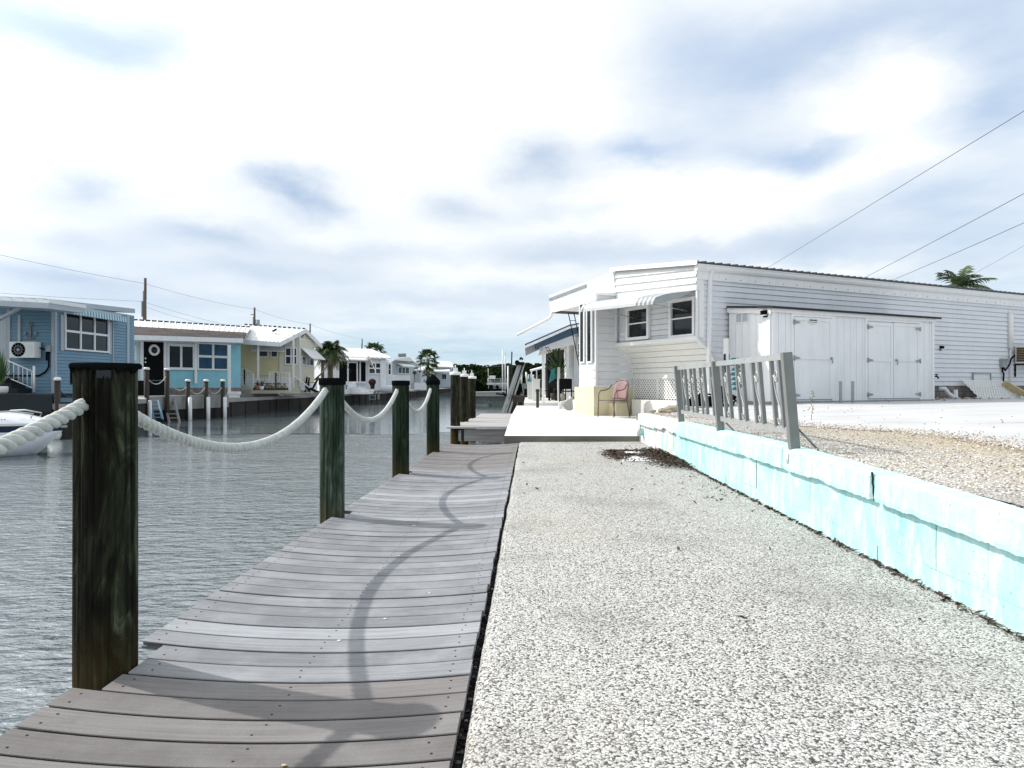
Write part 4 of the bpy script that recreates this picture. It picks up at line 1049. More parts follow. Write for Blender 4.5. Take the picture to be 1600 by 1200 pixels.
# things fixed to the long wall
def on_lw():
    u = LW.u(1469); wall_lamp(None, LW.pt(u, LW.z(1469, 544), 0.0), LW.n, 'small black floodlight on the house siding right of the shed')
    root = thing('garden_tap', 'dark outdoor tap on the house wall beside the shed corner', 'tap', LW.pt(LW.u(1457.5), LW.z(1457, 591), 0)); p = LW.pt(LW.u(1457.5), LW.z(1457, 588), 0.0); n = V(LW.n.x, LW.n.y, 0)
    b = MB(); b.tube([p, p + n * .12, p + n * .16 + V(0, 0, -.06)], 0.022, 8); b.tube([p + n * .1 + V(-.05, 0, .05), p + n * .1 + V(.05, 0, .05)], 0.012, 6); b.tube([p + n * .1, p + n * .1 + V(0, 0, .05)], .012, 6); b.tube([p + V(0, 0, -.25), p], .015, 6); b.build('tap_body', M['black_iron'], root)
    root = thing('access_hatch', 'small framed access panel low in the siding above the leaning lattice', 'panel', LW.pt(LW.u(1532), LW.z(1532, 600), 0))
    b = MB(); u0, u1, z0, z1 = LW.rect(1518, 582, 1546.5, 604)
    b.wbox(LW, u0, u0 + .035, z0, z1, .0, .05); b.wbox(LW, u1 - .035, u1, z0, z1, 0, .05); b.wbox(LW, u0 + .035, u1 - .035, z1 - .04, z1, 0, .06); b.build('frame', M['galv'], root)
    b = MB(); b.wbox(LW, u0 + .035, u1 - .035, z0, z1 - .04, 0, .025); b.build('hatch_panel', M['white_paint'], root)
    # conduit cover, electric box, mini split unit
    root = thing('pipe_cover', 'white round pipe cover running down the siding to the air conditioner', 'pipe cover', LW.pt(LW.u(1576), LW.z(1576, 547), 0))
    u = LW.u(1576); zt, zb = LW.z(1576, 491), LW.z(1576, 545)
    b = MB(); b.tube([LW.pt(u, zt, .0), LW.pt(u, zt - .01, .055), LW.pt(u, zb, .055)], 0.07, 14); b.build('cover', M['white_plastic'], root)
    b = MB(); b.tube([LW.pt(u - .01, zb, .05), LW.pt(u - .02, zb - .1, .06), LW.pt(u - .03, 0.75, .05)], .02, 7); b.build('drain_line', M['pvc'], root)
    root = thing('electrical_box', 'grey electrical disconnect box left of the air conditioner on the long siding', 'electrical box', LW.pt(LW.u(1564.5), LW.z(1564, 573), 0))
    u0, u1, z0, z1 = LW.rect(1561, 561, 1568.2, 574)
    b = MB(); b.wbox(LW, u0, u1, z0, z1, 0, .1); b.wbox(LW, u0 - .01, u1 + .01, z1 - .03, z1 + .012, 0, .115); b.build('box_body', M['galv'], root)
    um = (u0 + u1) / 2
    b = MB(); b.tube([LW.pt(um - .03, z0, .05), LW.pt(um - .03, z0 - .12, .05), LW.pt(um + .02, z0 - .2, .06), LW.pt(um - .02, 1.0, .05)], .022, 8)
    u2 = LW.u(1577); zc = LW.z(1577, 555); b.tube([LW.pt(um + .03, z0, .05), LW.pt(um + .06, z0 - .1, .07), LW.pt(um + .25, z0 + .1, .1), LW.pt(um + .3, zc - .12, .1), LW.pt(u2 + .1, zc, .1)], .022, 8); b.build('whip_cable', M['black_plastic'], root)
    root = thing('air_conditioner', 'white wall hung air conditioner unit at the right edge of the long siding', 'air conditioner', LW.pt(LW.u(1590), LW.z(1590, 568), 0))
    ua = LW.u(1581); z0, z1 = LW.z(1586, 568), LW.z(1586, 541)
    b = MB(); b.wbox(LW, ua, ua + 1.0, z0, z1, .10, .46); b.wbox(LW, ua - .012, ua + 1.012, z1 - .03, z1 + .01, .09, .47); b.build('casing', M['white_plastic'], root)
    b = MB(); sw = Wall(LW.a + LW.d * ua + LW.n * .10, LW.a + LW.d * ua + LW.n * .46); nn = -LW.d
    for k in range(9):
        z = z0 + .06 + k * (z1 - z0 - .12) / 8
        b.beam(LW.pt(ua - .01, z, .15), LW.pt(ua - .01, z, .43), .02, .012)
    b.build('side_grille', M['raw_wood'], root)
    b = MB(); q = [LW.pt(ua - .004, z0 + .04, .13), LW.pt(ua - .004, z0 + .04, .44), LW.pt(ua - .004, z1 - .05, .44), LW.pt(ua - .004, z1 - .05, .13)]; b.quad(*q); b.build('coil', M['dark_void'], root)
    b = MB()
    for du in (.12, .85): b.beam(LW.pt(ua + du, z0 - .03, .0), LW.pt(ua + du, z0 - .03, .5), .05, .05); b.beam(LW.pt(ua + du, z0 - .4, .02), LW.pt(ua + du, z0 - .03, .02), .05, .04)
    b.build('bracket', M['black_iron'], root)
    # leaning lattice sheet and board, pipes
    u0, u1 = LW.u(1497.5), LW.u(1562); zb, zt = LW.z(1530, 628.5), LW.z(1530, 594.5)
    b = MB(); f = LW.pt(u0 + .12, zb, .62); tdir = (LW.pt(u0 - .06, zt, .12) - f); h = tdir.length
    lattice_panel(b, f, (LW.d.x, LW.d.y, 0), tdir, (u1 - u0) * .98, h, 0.085, .04)
    tag(b.build('lattice_sheet', M['lattice']), 'white plastic lattice sheet leaning against the foot of the siding', 'lattice')
    b = MB(); b.beam(LW.pt(LW.u(1566), zb + .12, .75), LW.pt(LW.u(1551), zt - .06, .30), .05, .20, 0, (LW.n.x, LW.n.y, .4)); tag(b.build('leaning_board', M['raw_wood']), 'raw yellow board leaning on the white lattice sheet', 'board')
    b = MB(); b.beam(LW.pt(LW.u(1571), .66, .6), LW.pt(LW.u(1558), LW.z(1558, 598), .25), .07, .07); b.beam(LW.pt(LW.u(1571), .62, .58), LW.pt(LW.u(1571.5), LW.z(1571, 607), .55), .09, .06); tag(b.build('green_timber', M['green_wood']), 'two weathered greenish timbers standing right of the raw board', 'timber')
    b = MB(); p0 = LW.pt(LW.u(1459), LW.z(1459, 607), .15); p1 = LW.pt(LW.u(1464), LW.z(1464, 607), .22); p2 = LW.pt(LW.u(1467), LW.z(1467, 616), .3); p3 = LW.pt(LW.u(1477), LW.z(1477, 627), .5)
    b.tube([p0, p1, p2, p3], .05, 12); tag(b.build('bent_drain_pipe', M['pvc']), 'bent white plastic drain pipe by the shed corner', 'pipe')
    b = MB(); u = LW.u(1481.5); b.tube([LW.pt(u, LW.z(1481, 609), .2), LW.pt(u, LW.z(1481, 625), .22)], .055, 12); b.tube([LW.pt(u + .05, LW.z(1481, 626), .3), LW.pt(u + .22, LW.z(1481, 626), .32), LW.pt(u + .24, LW.z(1481, 624), .32)], .06, 12); tag(b.build('upright_pipe', M['pvc']), 'short upright white pipe with an elbow left of the lattice sheet', 'pipe')
    b = MB(); SKF = LW.off(.42)
    b.wbox(SKF, LW.u(1455), LW.u(1600), .52, .64, 0, .08); tag(b.build('ground_timber', M['galv']), 'long grey timber edging lying along the foot of the siding', 'timber')
    b = MB()
    for i in range(260):
        u = R.uniform(LW.u(1150), LW.u(1640)); little_stone(b, LW.pt(u, .66 + R.uniform(0, .04), R.uniform(.25, 1.6 if R.random() < .2 else .8)), R.uniform(.015, .055), R.choice([0, 0, 1, 2, 3]))
    tag(b.build('yard_debris', st_m), kind='stuff')
on_lw()

# ================================================================== SHED
def make_shed():
    FW = Wall(SH0, SH0 + E1 * 5.44); SW = Wall(SH0 + E2 * 1.22, SH0)
    root = thing('shed', 'white lean to storage shed with three panelled doors against the long siding', 'shed', V3(SH0 + E1 * 2.7, .66), 0.4636)
    z0, zf, zk = .69, 2.60, 2.78
    b = MB(); c = [SH0 + E2 * .02 + E1 * .02, SH0 + E1 * 5.42 + E2 * .02, SH0 + E1 * 5.42 + E2 * 1.2, SH0 + E1 * .02 + E2 * 1.2]
    b.hexa([V3(p, z0) for p in c] + [V3(c[0], zf), V3(c[1], zf), V3(c[2], zk), V3(c[3], zk)]); b.build('core', M['white_paint'], root)
    def panels(W, L, zt0, zt1, nm, pitch=.203):
        b = MB(); u = 0
        while u < L - .02:
            v = min(u + pitch, L); a = u + .004; c = v - .004
            f = lambda q: zt0 + (zt1 - zt0) * q / L
            b.hexa([W.pt(a, z0, -.02), W.pt(c, z0, -.02), W.pt(c, z0, .014), W.pt(a, z0, .014), W.pt(a, f(a), -.02), W.pt(c, f(c), -.02), W.pt(c, f(c), .014), W.pt(a, f(a), .014)]); u = v
        b.build(nm, M['white_paint'], root)
    panels(FW, 5.44, zf, zf, 'front_wall'); panels(SW, 1.22, zk, zf, 'side_wall')
    b = MB()
    for u in (0.0, 5.35): b.wbox(FW, u, u + .09, z0, zf, .014, .036)
    b.wbox(FW, -.03, 5.47, zf - .02, zf + .10, .036, .07)
    b.hexa([SW.pt(-.02, zk - .10, .03), SW.pt(1.25, zf - .06, .03), SW.pt(1.25, zf - .06, .05), SW.pt(-.02, zk - .10, .05), SW.pt(-.02, zk + .02, .03), SW.pt(1.25, zf + .08, .03), SW.pt(1.25, zf + .08, .05), SW.pt(-.02, zk + .02, .05)])
    b.wbox(SW, 1.15, 1.216, z0, zf - .06, .014, .034); b.build('trim', M['white_trim'], root)
    b = MB(); q = [SW.pt(1.34, zf + .095, .09), FW.pt(5.58, zf + .095, .12), FW.pt(5.58, zk + .13, -1.25), SW.pt(0.0, zk + .05, .09)]
    slabq(b, q, .045); b.build('roof', M['dark_shingle'], root)
    b = MB(); b.wbox(FW, -.0, 5.44, .60, z0, -.06, .02); b.wbox(SW, 0, 1.2, .60, z0, -.06, 0.0); b.build('skid', M['galv'], root)
    def door(px0, px1, py0, py1, hinge_left, handle_px, lab=None):
        u0, u1, za, zb = FW.rect(px0, py0, px1, py1); za = z0 + .04; zb = min(zb, zf - .06)
        b = MB(); b.wbox(FW, u0, u1, za, zb, .014, .028)
        s = .075
        b.wbox(FW, u0, u0 + s, za, zb, .028, .048); b.wbox(FW, u1 - s, u1, za, zb, .028, .048)
        for z in (za, (za + zb) / 2 - .02, zb - s): b.wbox(FW, u0 + s, u1 - s, z, z + s, .028, .046)
        d = b.build('door', M['white_paint'], root)
        b = MB(); b.wbox(FW, u0 - .0075, u1 + .0075, za - .01, zb + .0075, .0142, .0165); b.build('door_gap_shade', M['dark_void'], d)  # dark plate behind the door, standing in for shade in its gaps
        b = MB(); hu = u0 if hinge_left else u1; sg = 1 if hinge_left else -1
        for z in (za + .09, (za + zb) / 2, zb - .12):
            b.add([FW.pt(hu - sg * .04, z - .05, .052), FW.pt(hu - sg * .04, z + .05, .052), FW.pt(hu + sg * .17, z + .012, .052), FW.pt(hu + sg * .17, z - .012, .052)], [(0, 1, 2, 3)])
            b.tube([FW.pt(hu, z - .055, .052), FW.pt(hu, z + .055, .052)], .012, 7)
        b.build('hinge', M['galv'], d)
        if handle_px:
            uh = FW.u(handle_px); zm = (za + zb) / 2 + .01; b = MB(); b.lathe(FW.pt(uh, zm, .048), [(.03, 0), (.03, .012), (.014, .016), (.014, .05)], 12, axis=(FW.n.x, FW.n.y, 0)); b.tube([FW.pt(uh, zm, .09), FW.pt(uh + .01, zm - .11, .085)], .013, 7); b.build('handle', M['galv'], d)
        return u0, u1, za, zb
    a = door(1239, 1298, 496.5, 627, True, 1295.5)
    c = door(1354, 1392.8, 504, 628, True, None); e = door(1393.6, 1434.5, 505.5, 628, False, 1397)
    b = MB()
    for (u0, u1) in ((a[0], a[1]), (c[0], e[1])):
        b.wbox(FW, u0 - .085, u0 - .008, z0, a[3] + .07, .014, .038); b.wbox(FW, u1 + .008, u1 + .085, z0, a[3] + .07, .014, .038); b.wbox(FW, u0 - .008, u1 + .008, a[3] + .008, a[3] + .07, .014, .038)
        b.wbox(FW, u0 - .12, u1 + .12, a[3] + .075, a[3] + .10, .014, .05)
    b.build('door_casing', M['white_trim'], root)
    b = MB(); u0, u1, za, zb = FW.rect(1262, 498.5, 1275, 505.5); b.wbox(FW, u0, u1, za, zb, .05, .056); b.build('maker_plate', M['white_plastic'], root)
    p = [x for x in root.children if x.name.startswith('maker_plate')][0]
    b = MB(); h = zb - za
    for k in range(5): uu = u0 + .05 + k * (u1 - u0 - .07) / 5; b.wbox(FW, uu, uu + .028, za + h * .5, zb - h * .18, .0565, .058)
    b.wbox(FW, u0 + .02, u1 - .03, za + h * .18, za + h * .3, .0565, .058); b.wbox(FW, u0 + .012, u0 + .04, za + h * .45, zb - h * .12, .0565, .058)
    b.build('plate_marks', M['black_plastic'], p)
    u0, u1, za, zb = SW.rect(1150.5, 488.5, 1171, 504.5)
    b = MB(); um = (u0 + u1) / 2; t = .022
    for (p_, q_) in ((u0, u0 + t), (um - t / 2, um + t / 2), (u1 - t, u1)): b.wbox(SW, p_, q_, za, zb, .014, .032)
    for (p_, q_) in ((u0 + t, um - t / 2), (um + t / 2, u1 - t)): b.wbox(SW, p_, q_, za, za + t, .014, .032); b.wbox(SW, p_, q_, zb - t, zb, .014, .032)
    v = b.build('vent', M['white_plastic'], root)
    b = MB(); b.wbox(SW, u0 + t, u1 - t, za + t, zb - t, .014, .018); k = za + t
    b.build('vent_mesh', M['gray_siding'], v)
    u = SW.u(1198.5); wall_lamp(None, SW.pt(min(u, 1.1), SW.z(1198, 490), .014), SW.n, 'black floodlight on the lit side of the shed', 1.25)
make_shed()
for k, px in enumerate((1313.5, 1332.5)):
    c = XY(px, 15.3); b = MB(); zt = ZZ(596.5, 15.3); b.beam((c.x, c.y, .5), (c.x, c.y, zt), .045, .045); b.beam((c.x, c.y, zt), (c.x, c.y, zt + .012), .05, .05)
    tag(b.build('stake', M['galv']), ['grey metal stake in front of the shed, left of the pair', 'grey metal stake in front of the shed, nearer the double doors'][k], 'stake', 'stakes in front of the shed')
b = MB(); c = XY(1268, 9.3)
for (x, z) in ((0, 0), (.02, .12), (-.01, .22), (.03, .30)): b.beam((c.x + x * .2, c.y, .55 + z), (c.x + x, c.y, .55 + z + .11), .006, .006)
for k in range(9): b.ball((c.x + R.uniform(-.05, .05), c.y, .55 + R.uniform(.1, .42)), .009, 5, 4)
tag(b.build('dry_weed', M['frond_dry']), 'thin dry weed stalk standing in the gravel right of the railing', 'plant')

# clutter between house end and shed
c = XY(1134.5, 15.55)
root = thing('banner_board', 'narrow white and navy board standing at the shed corner', 'board', V3(c, .62))
b = MB(); b.beam((c.x, c.y, .62), (c.x, c.y, ZZ(529, 15.55)), .13, .06, 0, (1, .2, 0)); b.build('board', M['white_plastic'], root)
b = MB(); b.box(c.x - .065, c.x + .06, c.y - .05, c.y - .033, ZZ(604, 15.5), ZZ(553, 15.5)); b.build('navy_panel', M['navy_plastic'], root)
c = XY(1152, 14.7)
root = thing('teal_ornament', 'teal metal leaf ornament leaning by the shed side behind the railing', 'ornament', V3(c, .75))
for k in range(13):
    b = MB(); z = .95 + k * .05; sgn = 1 if k % 2 else -1; L = R.uniform(.10, .17)
    pts = [Vector((c.x, c.y, z)) + Vector((sgn * L * t, 0, .10 * t - .10 * t * t + .0)) for t in (0, .3, .65, 1.0)]
    w = [.018, .04, .032, .004]; vs = []
    for p_, ww in zip(pts, w): vs += [p_ + V(0, -.01, ww), p_ + V(0, .01, -ww)]
    b.add(vs, [(0, 2, 3, 1), (2, 4, 5, 3), (4, 6, 7, 5)]); b.build('leaf_blade', M['teal_plastic'], root)
b = MB(); b.tube([(c.x, c.y, .66), (c.x + .01, c.y, 1.62)], .012, 6); b.build('stem', M['teal_plastic'], root)
c = XY(1118, 14.9); b = MB()
for k in range(5):
    pts = []; r0 = R.uniform(.22, .34)
    for i in range(28): an = 2 * math.pi * i / 28; pts.append((c.x + r0 * 1.3 * math.cos(an) + R.uniform(-.01, .01), c.y + r0 * math.sin(an), .66 + k * .035 + .05 * math.sin(an * 2 + k)))
    b.tube(pts, .017, 6, closed=True)
tag(b.build('hose_coil', M['black_plastic']), 'coil of black hose on the ground at the house end behind the railing', 'hose')
c = XY(1098, 14.6); b = MB()
b.prism([(c.x - .5, c.y, .6), (c.x + .45, c.y, .6), (c.x + .40, c.y, .76), (c.x + .1, c.y, .82), (c.x - .25, c.y, .74)], (0, .35, 0)); tag(b.build('black_tarp', M['black_plastic']), 'low heap of black plastic sheet at the lattice corner behind the railing', 'tarp')
b = MB(); c0, c1 = XY(1000, 14.2), XY(1063, 13.4)
b.beam(V3(c0, .40), V3(c1, .46), .22, .13); tag(b.build('grey_kerb', M['slab_side']), 'grey concrete kerb at the foot of the white plinth beside the wall end', 'kerb')

# ================================================================== PATIO CHAIR, STAKE, POTS
def patio_chair():
    c = XY(953, 17.6); z0 = patio_z(17.6 + .4)
    root = thing('patio_chair', 'patio armchair with pink sling back and brown metal frame on the white patio', 'chair', V3(c, z0))
    f = Vector((-0.78, -0.60, 0)).normalized(); s = Vector((f.y, -f.x, 0)); o = Vector((c.x + .09, c.y, z0))   # f: where the chair faces
    P = lambda a, b_, z: o + f * a + s * b_ + V(0, 0, z)
    for sd in (-1, 1):
        b = MB(); b.tube([P(.27, .27 * sd, 0), P(.25, .27 * sd, .42), P(.24, .275 * sd, .58), P(.18, .28 * sd, .645), P(.0, .28 * sd, .665), P(-.12, .27 * sd, .70), P(-.2, .24 * sd, .80)], .0135, 8); b.build('leg', M['chair_metal'], root)
        b = MB(); b.tube([P(-.31, .25 * sd, 0), P(-.22, .245 * sd, .42), P(-.24, .24 * sd, .62), P(-.285, .23 * sd, .80)], .0135, 8); b.build('leg', M['chair_metal'], root)
    b = MB(); n = 10; vs = []
    for i in range(n + 1):
        t = i / n
        for j in range(7):
            q = j / 6 * 2 - 1; zz = .44 + .46 * t - (0.05 * q * q if t > .8 else 0) * (t - .8) * 5; ww = .245 - .02 * t - (.05 * (t - .75) * 4 if t > .75 else 0)
            vs.append(P(-.20 - .10 * t - .035 * (1 - q * q), ww * q, zz))
    fs = [(i * 7 + j, i * 7 + j + 1, (i + 1) * 7 + j + 1, (i + 1) * 7 + j) for i in range(n) for j in range(6)]
    b.add(vs, fs, 0, True); bo = b.build('backrest', M['pink'], root); md = bo.modifiers.new('s', 'SOLIDIFY'); md.thickness = .012
    b = MB(); b.hexa([P(.25, -.24, .405), P(.25, .24, .405), P(-.22, .235, .405), P(-.22, -.235, .405), P(.25, -.24, .425), P(.25, .24, .425), P(-.22, .235, .425), P(-.22, -.235, .425)]); b.build('seat', M['pink'], root)
    b = MB()
    b.tube([P(.25, -.27, .41), P(.25, .27, .41)], .0125, 8)
    for sd in (-1, 1): b.tube([P(.25, .26 * sd, .41), P(-.22, .25 * sd, .41)], .0125, 8)
    b.tube([P(-.22, -.25, .41), P(-.22, .25, .41)], .0125, 8)
    b.tube([P(-.285, -.23, .80), P(-.315, -.18, .885), P(-.325, 0, .905), P(-.315, .18, .885), P(-.285, .23, .80)], .013, 8); b.build('frame', M['chair_metal'], root)
patio_chair()
c = XY(840, 24.6); b = MB(); b.beam(V3(c, .2), V3(c, ZZ(611, 24.6)), .10, .09); b.beam(V3(c, ZZ(612, 24.6)), V3(c, ZZ(608, 24.6)), .13, .12); tag(b.build('wooden_stake', M['dark_wood']), 'short dark wooden stake standing on the white patio edge', 'stake')
# white planter with low shrub beside the bay and concrete block bits
c = XY(910.5, 21.0); root = thing('planter', 'low white block planter with a small green shrub beside the cream base', 'planter', V3(c, .25))
b = MB(); b.lathe(V3(c, .25), [(.22, 0), (.28, .05), (.30, .34), (.27, .36)], 10, 0, False); b.build('pot', M['patio'], root)
b = MB()
for i in range(220):
    p = Vector((c.x + R.gauss(0, .13), c.y + R.gauss(0, .13), .60 + abs(R.gauss(0, .06)))); s = R.uniform(.02, .04); a = Vector((R.uniform(-1, 1), R.uniform(-1, 1), R.uniform(-.5, 1))).normalized() * s; d_ = a.cross(Vector((R.uniform(-1, 1), R.uniform(-1, 1), R.uniform(-1, 1)))).normalized() * s * .6
    b.add([p - a, p - d_, p + a, p + d_], [(0, 1, 2, 3)])
b.build('shrub', M['foliage'], root)
c = XY(896, 22.0); b = MB(); b.beam((c.x - .25, c.y, .30), (c.x + .12, c.y, .62), .30, .07, 0, (0, -1, .5)); tag(b.build('leaning_slab', M['bank_cap']), 'pale concrete slab leaning on blocks left of the planter', 'slab')
for k, (px, d, s) in enumerate(((887, 23, .15), (882.5, 23.4, .2))):
    c = XY(px, d); b = MB(); b.beam((c.x - s, c.y, .25 + s * .35), (c.x + s, c.y, .25 + s * .35), s * 1.3, s * 1.1); b.beam((c.x - s * .7, c.y, .25 + s * .9), (c.x + s * .5, c.y + .03, .25 + s * 1.25), s * .8, s * .5); tag(b.build('concrete_block', M['patio']), ['small pale concrete block stack next to the leaning slab', 'larger pale concrete block stack under the porch post'][k], 'block', 'concrete blocks on the patio')
# ================================================================== LEFT BANK
EDGE = [(-70, 21.6), (-13.3, 21.8), (-14.85, 23.4), (-14.95, 28.9), (-16.0, 31.0), (-14.6, 36.5), (-14.75, 44.0), (-14.3, 53.0), (-12.9, 79.0), (-14.2, 150.0), (-15, 330.0)]
TOPZ = [0.45, 0.45, 0.45, 0.45, 0.52, 0.50, 0.30, 0.30, 0.30, 0.3, 0.3]
def left_bank():
    b = MB()
    for i in range(len(EDGE) - 1):
        (x0, y0), (x1, y1) = EDGE[i], EDGE[i + 1]; z0, z1 = TOPZ[i], TOPZ[i + 1]
        if i == 4: z1 = z0
        if i == 5: z0 = z1
        if i == 0:
            b.quad((x0, y0, z0), (x1, y1, z1), (-70, 23.4, z1), (-70, 23.4, z0)); 
        else: b.quad((x0, y0, z0), (x1, y1, z1), (-260, y1, z1), (-260, y0, z0))
    b.quad((-70, 21.6, .45), (-13.3, 21.8, .45), (-14.85, 23.4, .45), (-70, 23.4, .45)) if False else None
    tag(b.build('bank_ground', M['bank_cap']), kind='structure')
    # seawall of dark stained bulkhead panels under a paler cap
    root = thing('seawall', 'long dark stained concrete seawall with pale cap along the opposite bank', 'seawall', (-14.6, 44, WATER_Z))
    cap = MB(); face = MB(); pale = MB(); rib = MB()
    for i in range(len(EDGE) - 1):
        W = Wall(EDGE[i], EDGE[i + 1]); z = TOPZ[i + 1] if i == 5 else TOPZ[i]; L = W.L
        tgt = pale if i == 4 else cap; th = 0.62 if i == 4 else 0.16
        if W.n.x < 0 and abs(W.d.x) < .9: W.n = -W.n
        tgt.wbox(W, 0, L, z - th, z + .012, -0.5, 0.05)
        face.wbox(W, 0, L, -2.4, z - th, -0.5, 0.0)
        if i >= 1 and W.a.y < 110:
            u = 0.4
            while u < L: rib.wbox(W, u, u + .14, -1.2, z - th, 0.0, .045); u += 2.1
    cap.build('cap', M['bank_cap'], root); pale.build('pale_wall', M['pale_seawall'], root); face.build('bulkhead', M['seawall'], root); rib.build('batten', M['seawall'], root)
    # upper terrace wall by the yellow house
    b = MB(); W = Wall(XY(355, 41.5), XY(440, 46.0)); b.wbox(W, 0, W.L, .2, .74, -9, 0); o = b.build('terrace_wall', M['bank_cap']); tag(o, 'low grey brown terrace wall below the yellow house', 'wall')
    b = MB(); W = Wall(XY(440, 47.5), XY(505, 52.0)); b.wbox(W, 0, W.L, .2, .58, -12, 0); o = b.build('terrace_slab', M['bank_cap']); tag(o, 'grey terrace slab under the dark garden chairs', 'terrace')
left_bank()

def blue_house():
    root = thing('blue_house', 'blue sided house with triple window under a striped awning', 'house', (-16, 25, .5))
    C0 = XY(85, 24.0); RW = Wall(C0, C0 + dk(0, 4.9)); LWL = Wall(C0 - dk(9, 0), C0)
    RW.n = Vector(dk(1, 0)); 
    b = MB(); b.siding(RW, 0, 4.86, .62, 3.85, .115, 0, .014); b.build('canal_wall', M['blue_siding'], root)
    b = MB(); b.siding(LWL, 0, 9, .62, 3.85, .115, 0, .014); b.build('side_wall', M['blue_siding'], root)
    b = MB(); p = [C0 + dk(-.03, .03), C0 + dk(-.03, 4.86), C0 + dk(-9, 4.86), C0 + dk(-9, .03)]; b.prism([V3(q, .4) for q in p], (0, 0, 3.45)); b.build('core', M['blue_siding'], root)
    b = MB(); b.wbox(RW, 0.0, .09, .6, 3.85, 0.0, .03); b.wbox(LWL, 8.91, 9.0, .6, 3.85, 0, .03); u = RW.u(199); b.wbox(RW, u - .06, u + .1, .6, 3.85, 0, .03); u = RW.u(175); b.wbox(RW, u, u + .045, .9, 3.75, 0, .04)
    b.wbox(LWL, LWL.u(12), LWL.u(17), .75, 3.6, 0, .04); b.build('corner_trim', M['shaded_white_trim'], root)
    f = winpx(root, RW, 99, 492, 168, 549, o=.015, cols=3, rows=2, fr=.06, mull=.075, depth=.06)
    b = MB(); u0, u1, z0, z1 = RW.rect(93.5, 492, 98.5, 548); b.wbox(RW, u0, u1, z0, z1, .015, .04); u0, u1, _, _ = RW.rect(168.5, 492, 173, 548); b.wbox(RW, u0, u1, z0, z1, .015, .04); b.build('shutter', M['shaded_white_trim'], root)
    # awning: cassette and scalloped striped valance
    ua, ub = RW.u(97), RW.u(183); zt = RW.z(140, 490) + .05; b = MB(); n = 40
    for i in range(n):
        a = ua + (ub - ua) * i / n; c = ua + (ub - ua) * (i + 1) / n
        b.add([RW.pt(a, zt, .05), RW.pt(c, zt, .05), RW.pt(c, zt - .02, .4), RW.pt(a, zt - .02, .4), RW.pt(a, zt - .22 - .02 * (i % 2), .42), RW.pt(c, zt - .22 - .02 * (i % 2), .42)], [(0, 1, 2, 3), (3, 2, 5, 4)], i % 2)
    aw = b.build('awning', [M['teal_pale'], M['blue_siding']], root)
    b = MB(); b.beam(RW.pt(ua - .1, zt + .05, .08), RW.pt(ub, zt + .02, .1), .16, .13); b.beam(RW.pt(ua - .02, zt - .02, .1), RW.pt(ua - .02, zt - .16, .5), .06, .05); b.build('cassette', M['gray_siding'], aw)
    b = MB(); r0, r1 = P3(72, 466.5, 23.4), P3(211, 482.5, 29.0); k = V3(dk(-7, 0), .35); slabq(b, [r0, r1, r1 + k, r0 + k], .18); ro = b.build('roof', M['shaded_white_trim'], root)
    b = MB(); r0, r1 = P3(-60, 466, 22.1), P3(76, 473.5, 22.1); k = V3(dk(0, 1.85), .03); slabq(b, [r0, r1, r1 + k, r0 + k], .17); b.build('porch_roof', M['shaded_white_trim'], root)
    b = MB(); ribs(b, r0, r1, r0 + k, r1 + k, 7, .05, .12); b.build('roof_seam', M['white_metal'], root)
    b = MB(); b.beam(P3(-8, 503, 23.4), P3(31, 481, 22.6), .09, .09); b.build('porch_brace', M['shaded_white_trim'], root)
    b = MB(); b.wbox(LWL, LWL.u(-30), LWL.u(11.5), .75, 3.4, .0, .035); b.build('door', M['gray_siding'], root)
    b = MB(); u0, u1, z0, z1 = LWL.rect(29.5, 492, 33.5, 536); b.wbox(LWL, u0, u1, z0, z1, 0, .06); b.tube([LWL.pt(u0 + .06, z0 - .8, .03), LWL.pt(u0 + .06, z0 - 1.7, .03)], .02, 6); b.build('line_cover', M['gray_siding'], root)
    # mini split
    r = thing('air_conditioner', 'pale wall hung air conditioner with round black fan on the blue siding', 'air conditioner', LWL.pt(LWL.u(48), LWL.z(48, 560), .2))
    u0, u1, z0, z1 = LWL.rect(28, 535, 66.5, 559.5); b = MB(); b.wbox(LWL, u0, u1, z0, z1, .08, .40); b.build('casing', M['white_plastic'], r)
    um, zm = u0 + (u1 - u0) * .36, (z0 + z1) / 2; b = MB(); b.lathe(LWL.pt(um, zm, .40), [(.22, 0), (.235, .006), (.22, .012), (.03, .012)], 28, axis=(LWL.n.x, LWL.n.y, 0)); b.build('fan_grille', M['black_plastic'], r)
    b = MB(); b.lathe(LWL.pt(um, zm, .412), [(.045, 0), (.04, .008)], 14, axis=(LWL.n.x, LWL.n.y, 0))
    for k in range(12): an = k * math.pi / 6; b.tube([LWL.pt(um + .045 * math.cos(an), zm + .045 * math.sin(an), .415), LWL.pt(um + .215 * math.cos(an), zm + .215 * math.sin(an), .415)], .004, 4)
    b.lathe(LWL.pt(um, zm, .412), [(.13, 0), (.135, .004), (.14, 0)], 24, axis=(LWL.n.x, LWL.n.y, 0), caps=False); b.build('fan_hub', M['gray_siding'], r)
    b = MB(); b.wbox(LWL, u0 + (u1 - u0) * .70, u1 - .06, z0 + .08, z1 - .1, .40, .406); b.build('service_panel', M['pvc'], r)
    # meter box, hose, anchor
    r = thing('electrical_box', 'small grey electrical box beside the round fan air conditioner', 'electrical box', LWL.pt(LWL.u(77), LWL.z(77, 550), .05))
    u0, u1, z0, z1 = LWL.rect(74, 540, 81, 549.5); b = MB(); b.wbox(LWL, u0, u1, z0, z1, 0, .1); b.build('box_body', M['galv'], r)
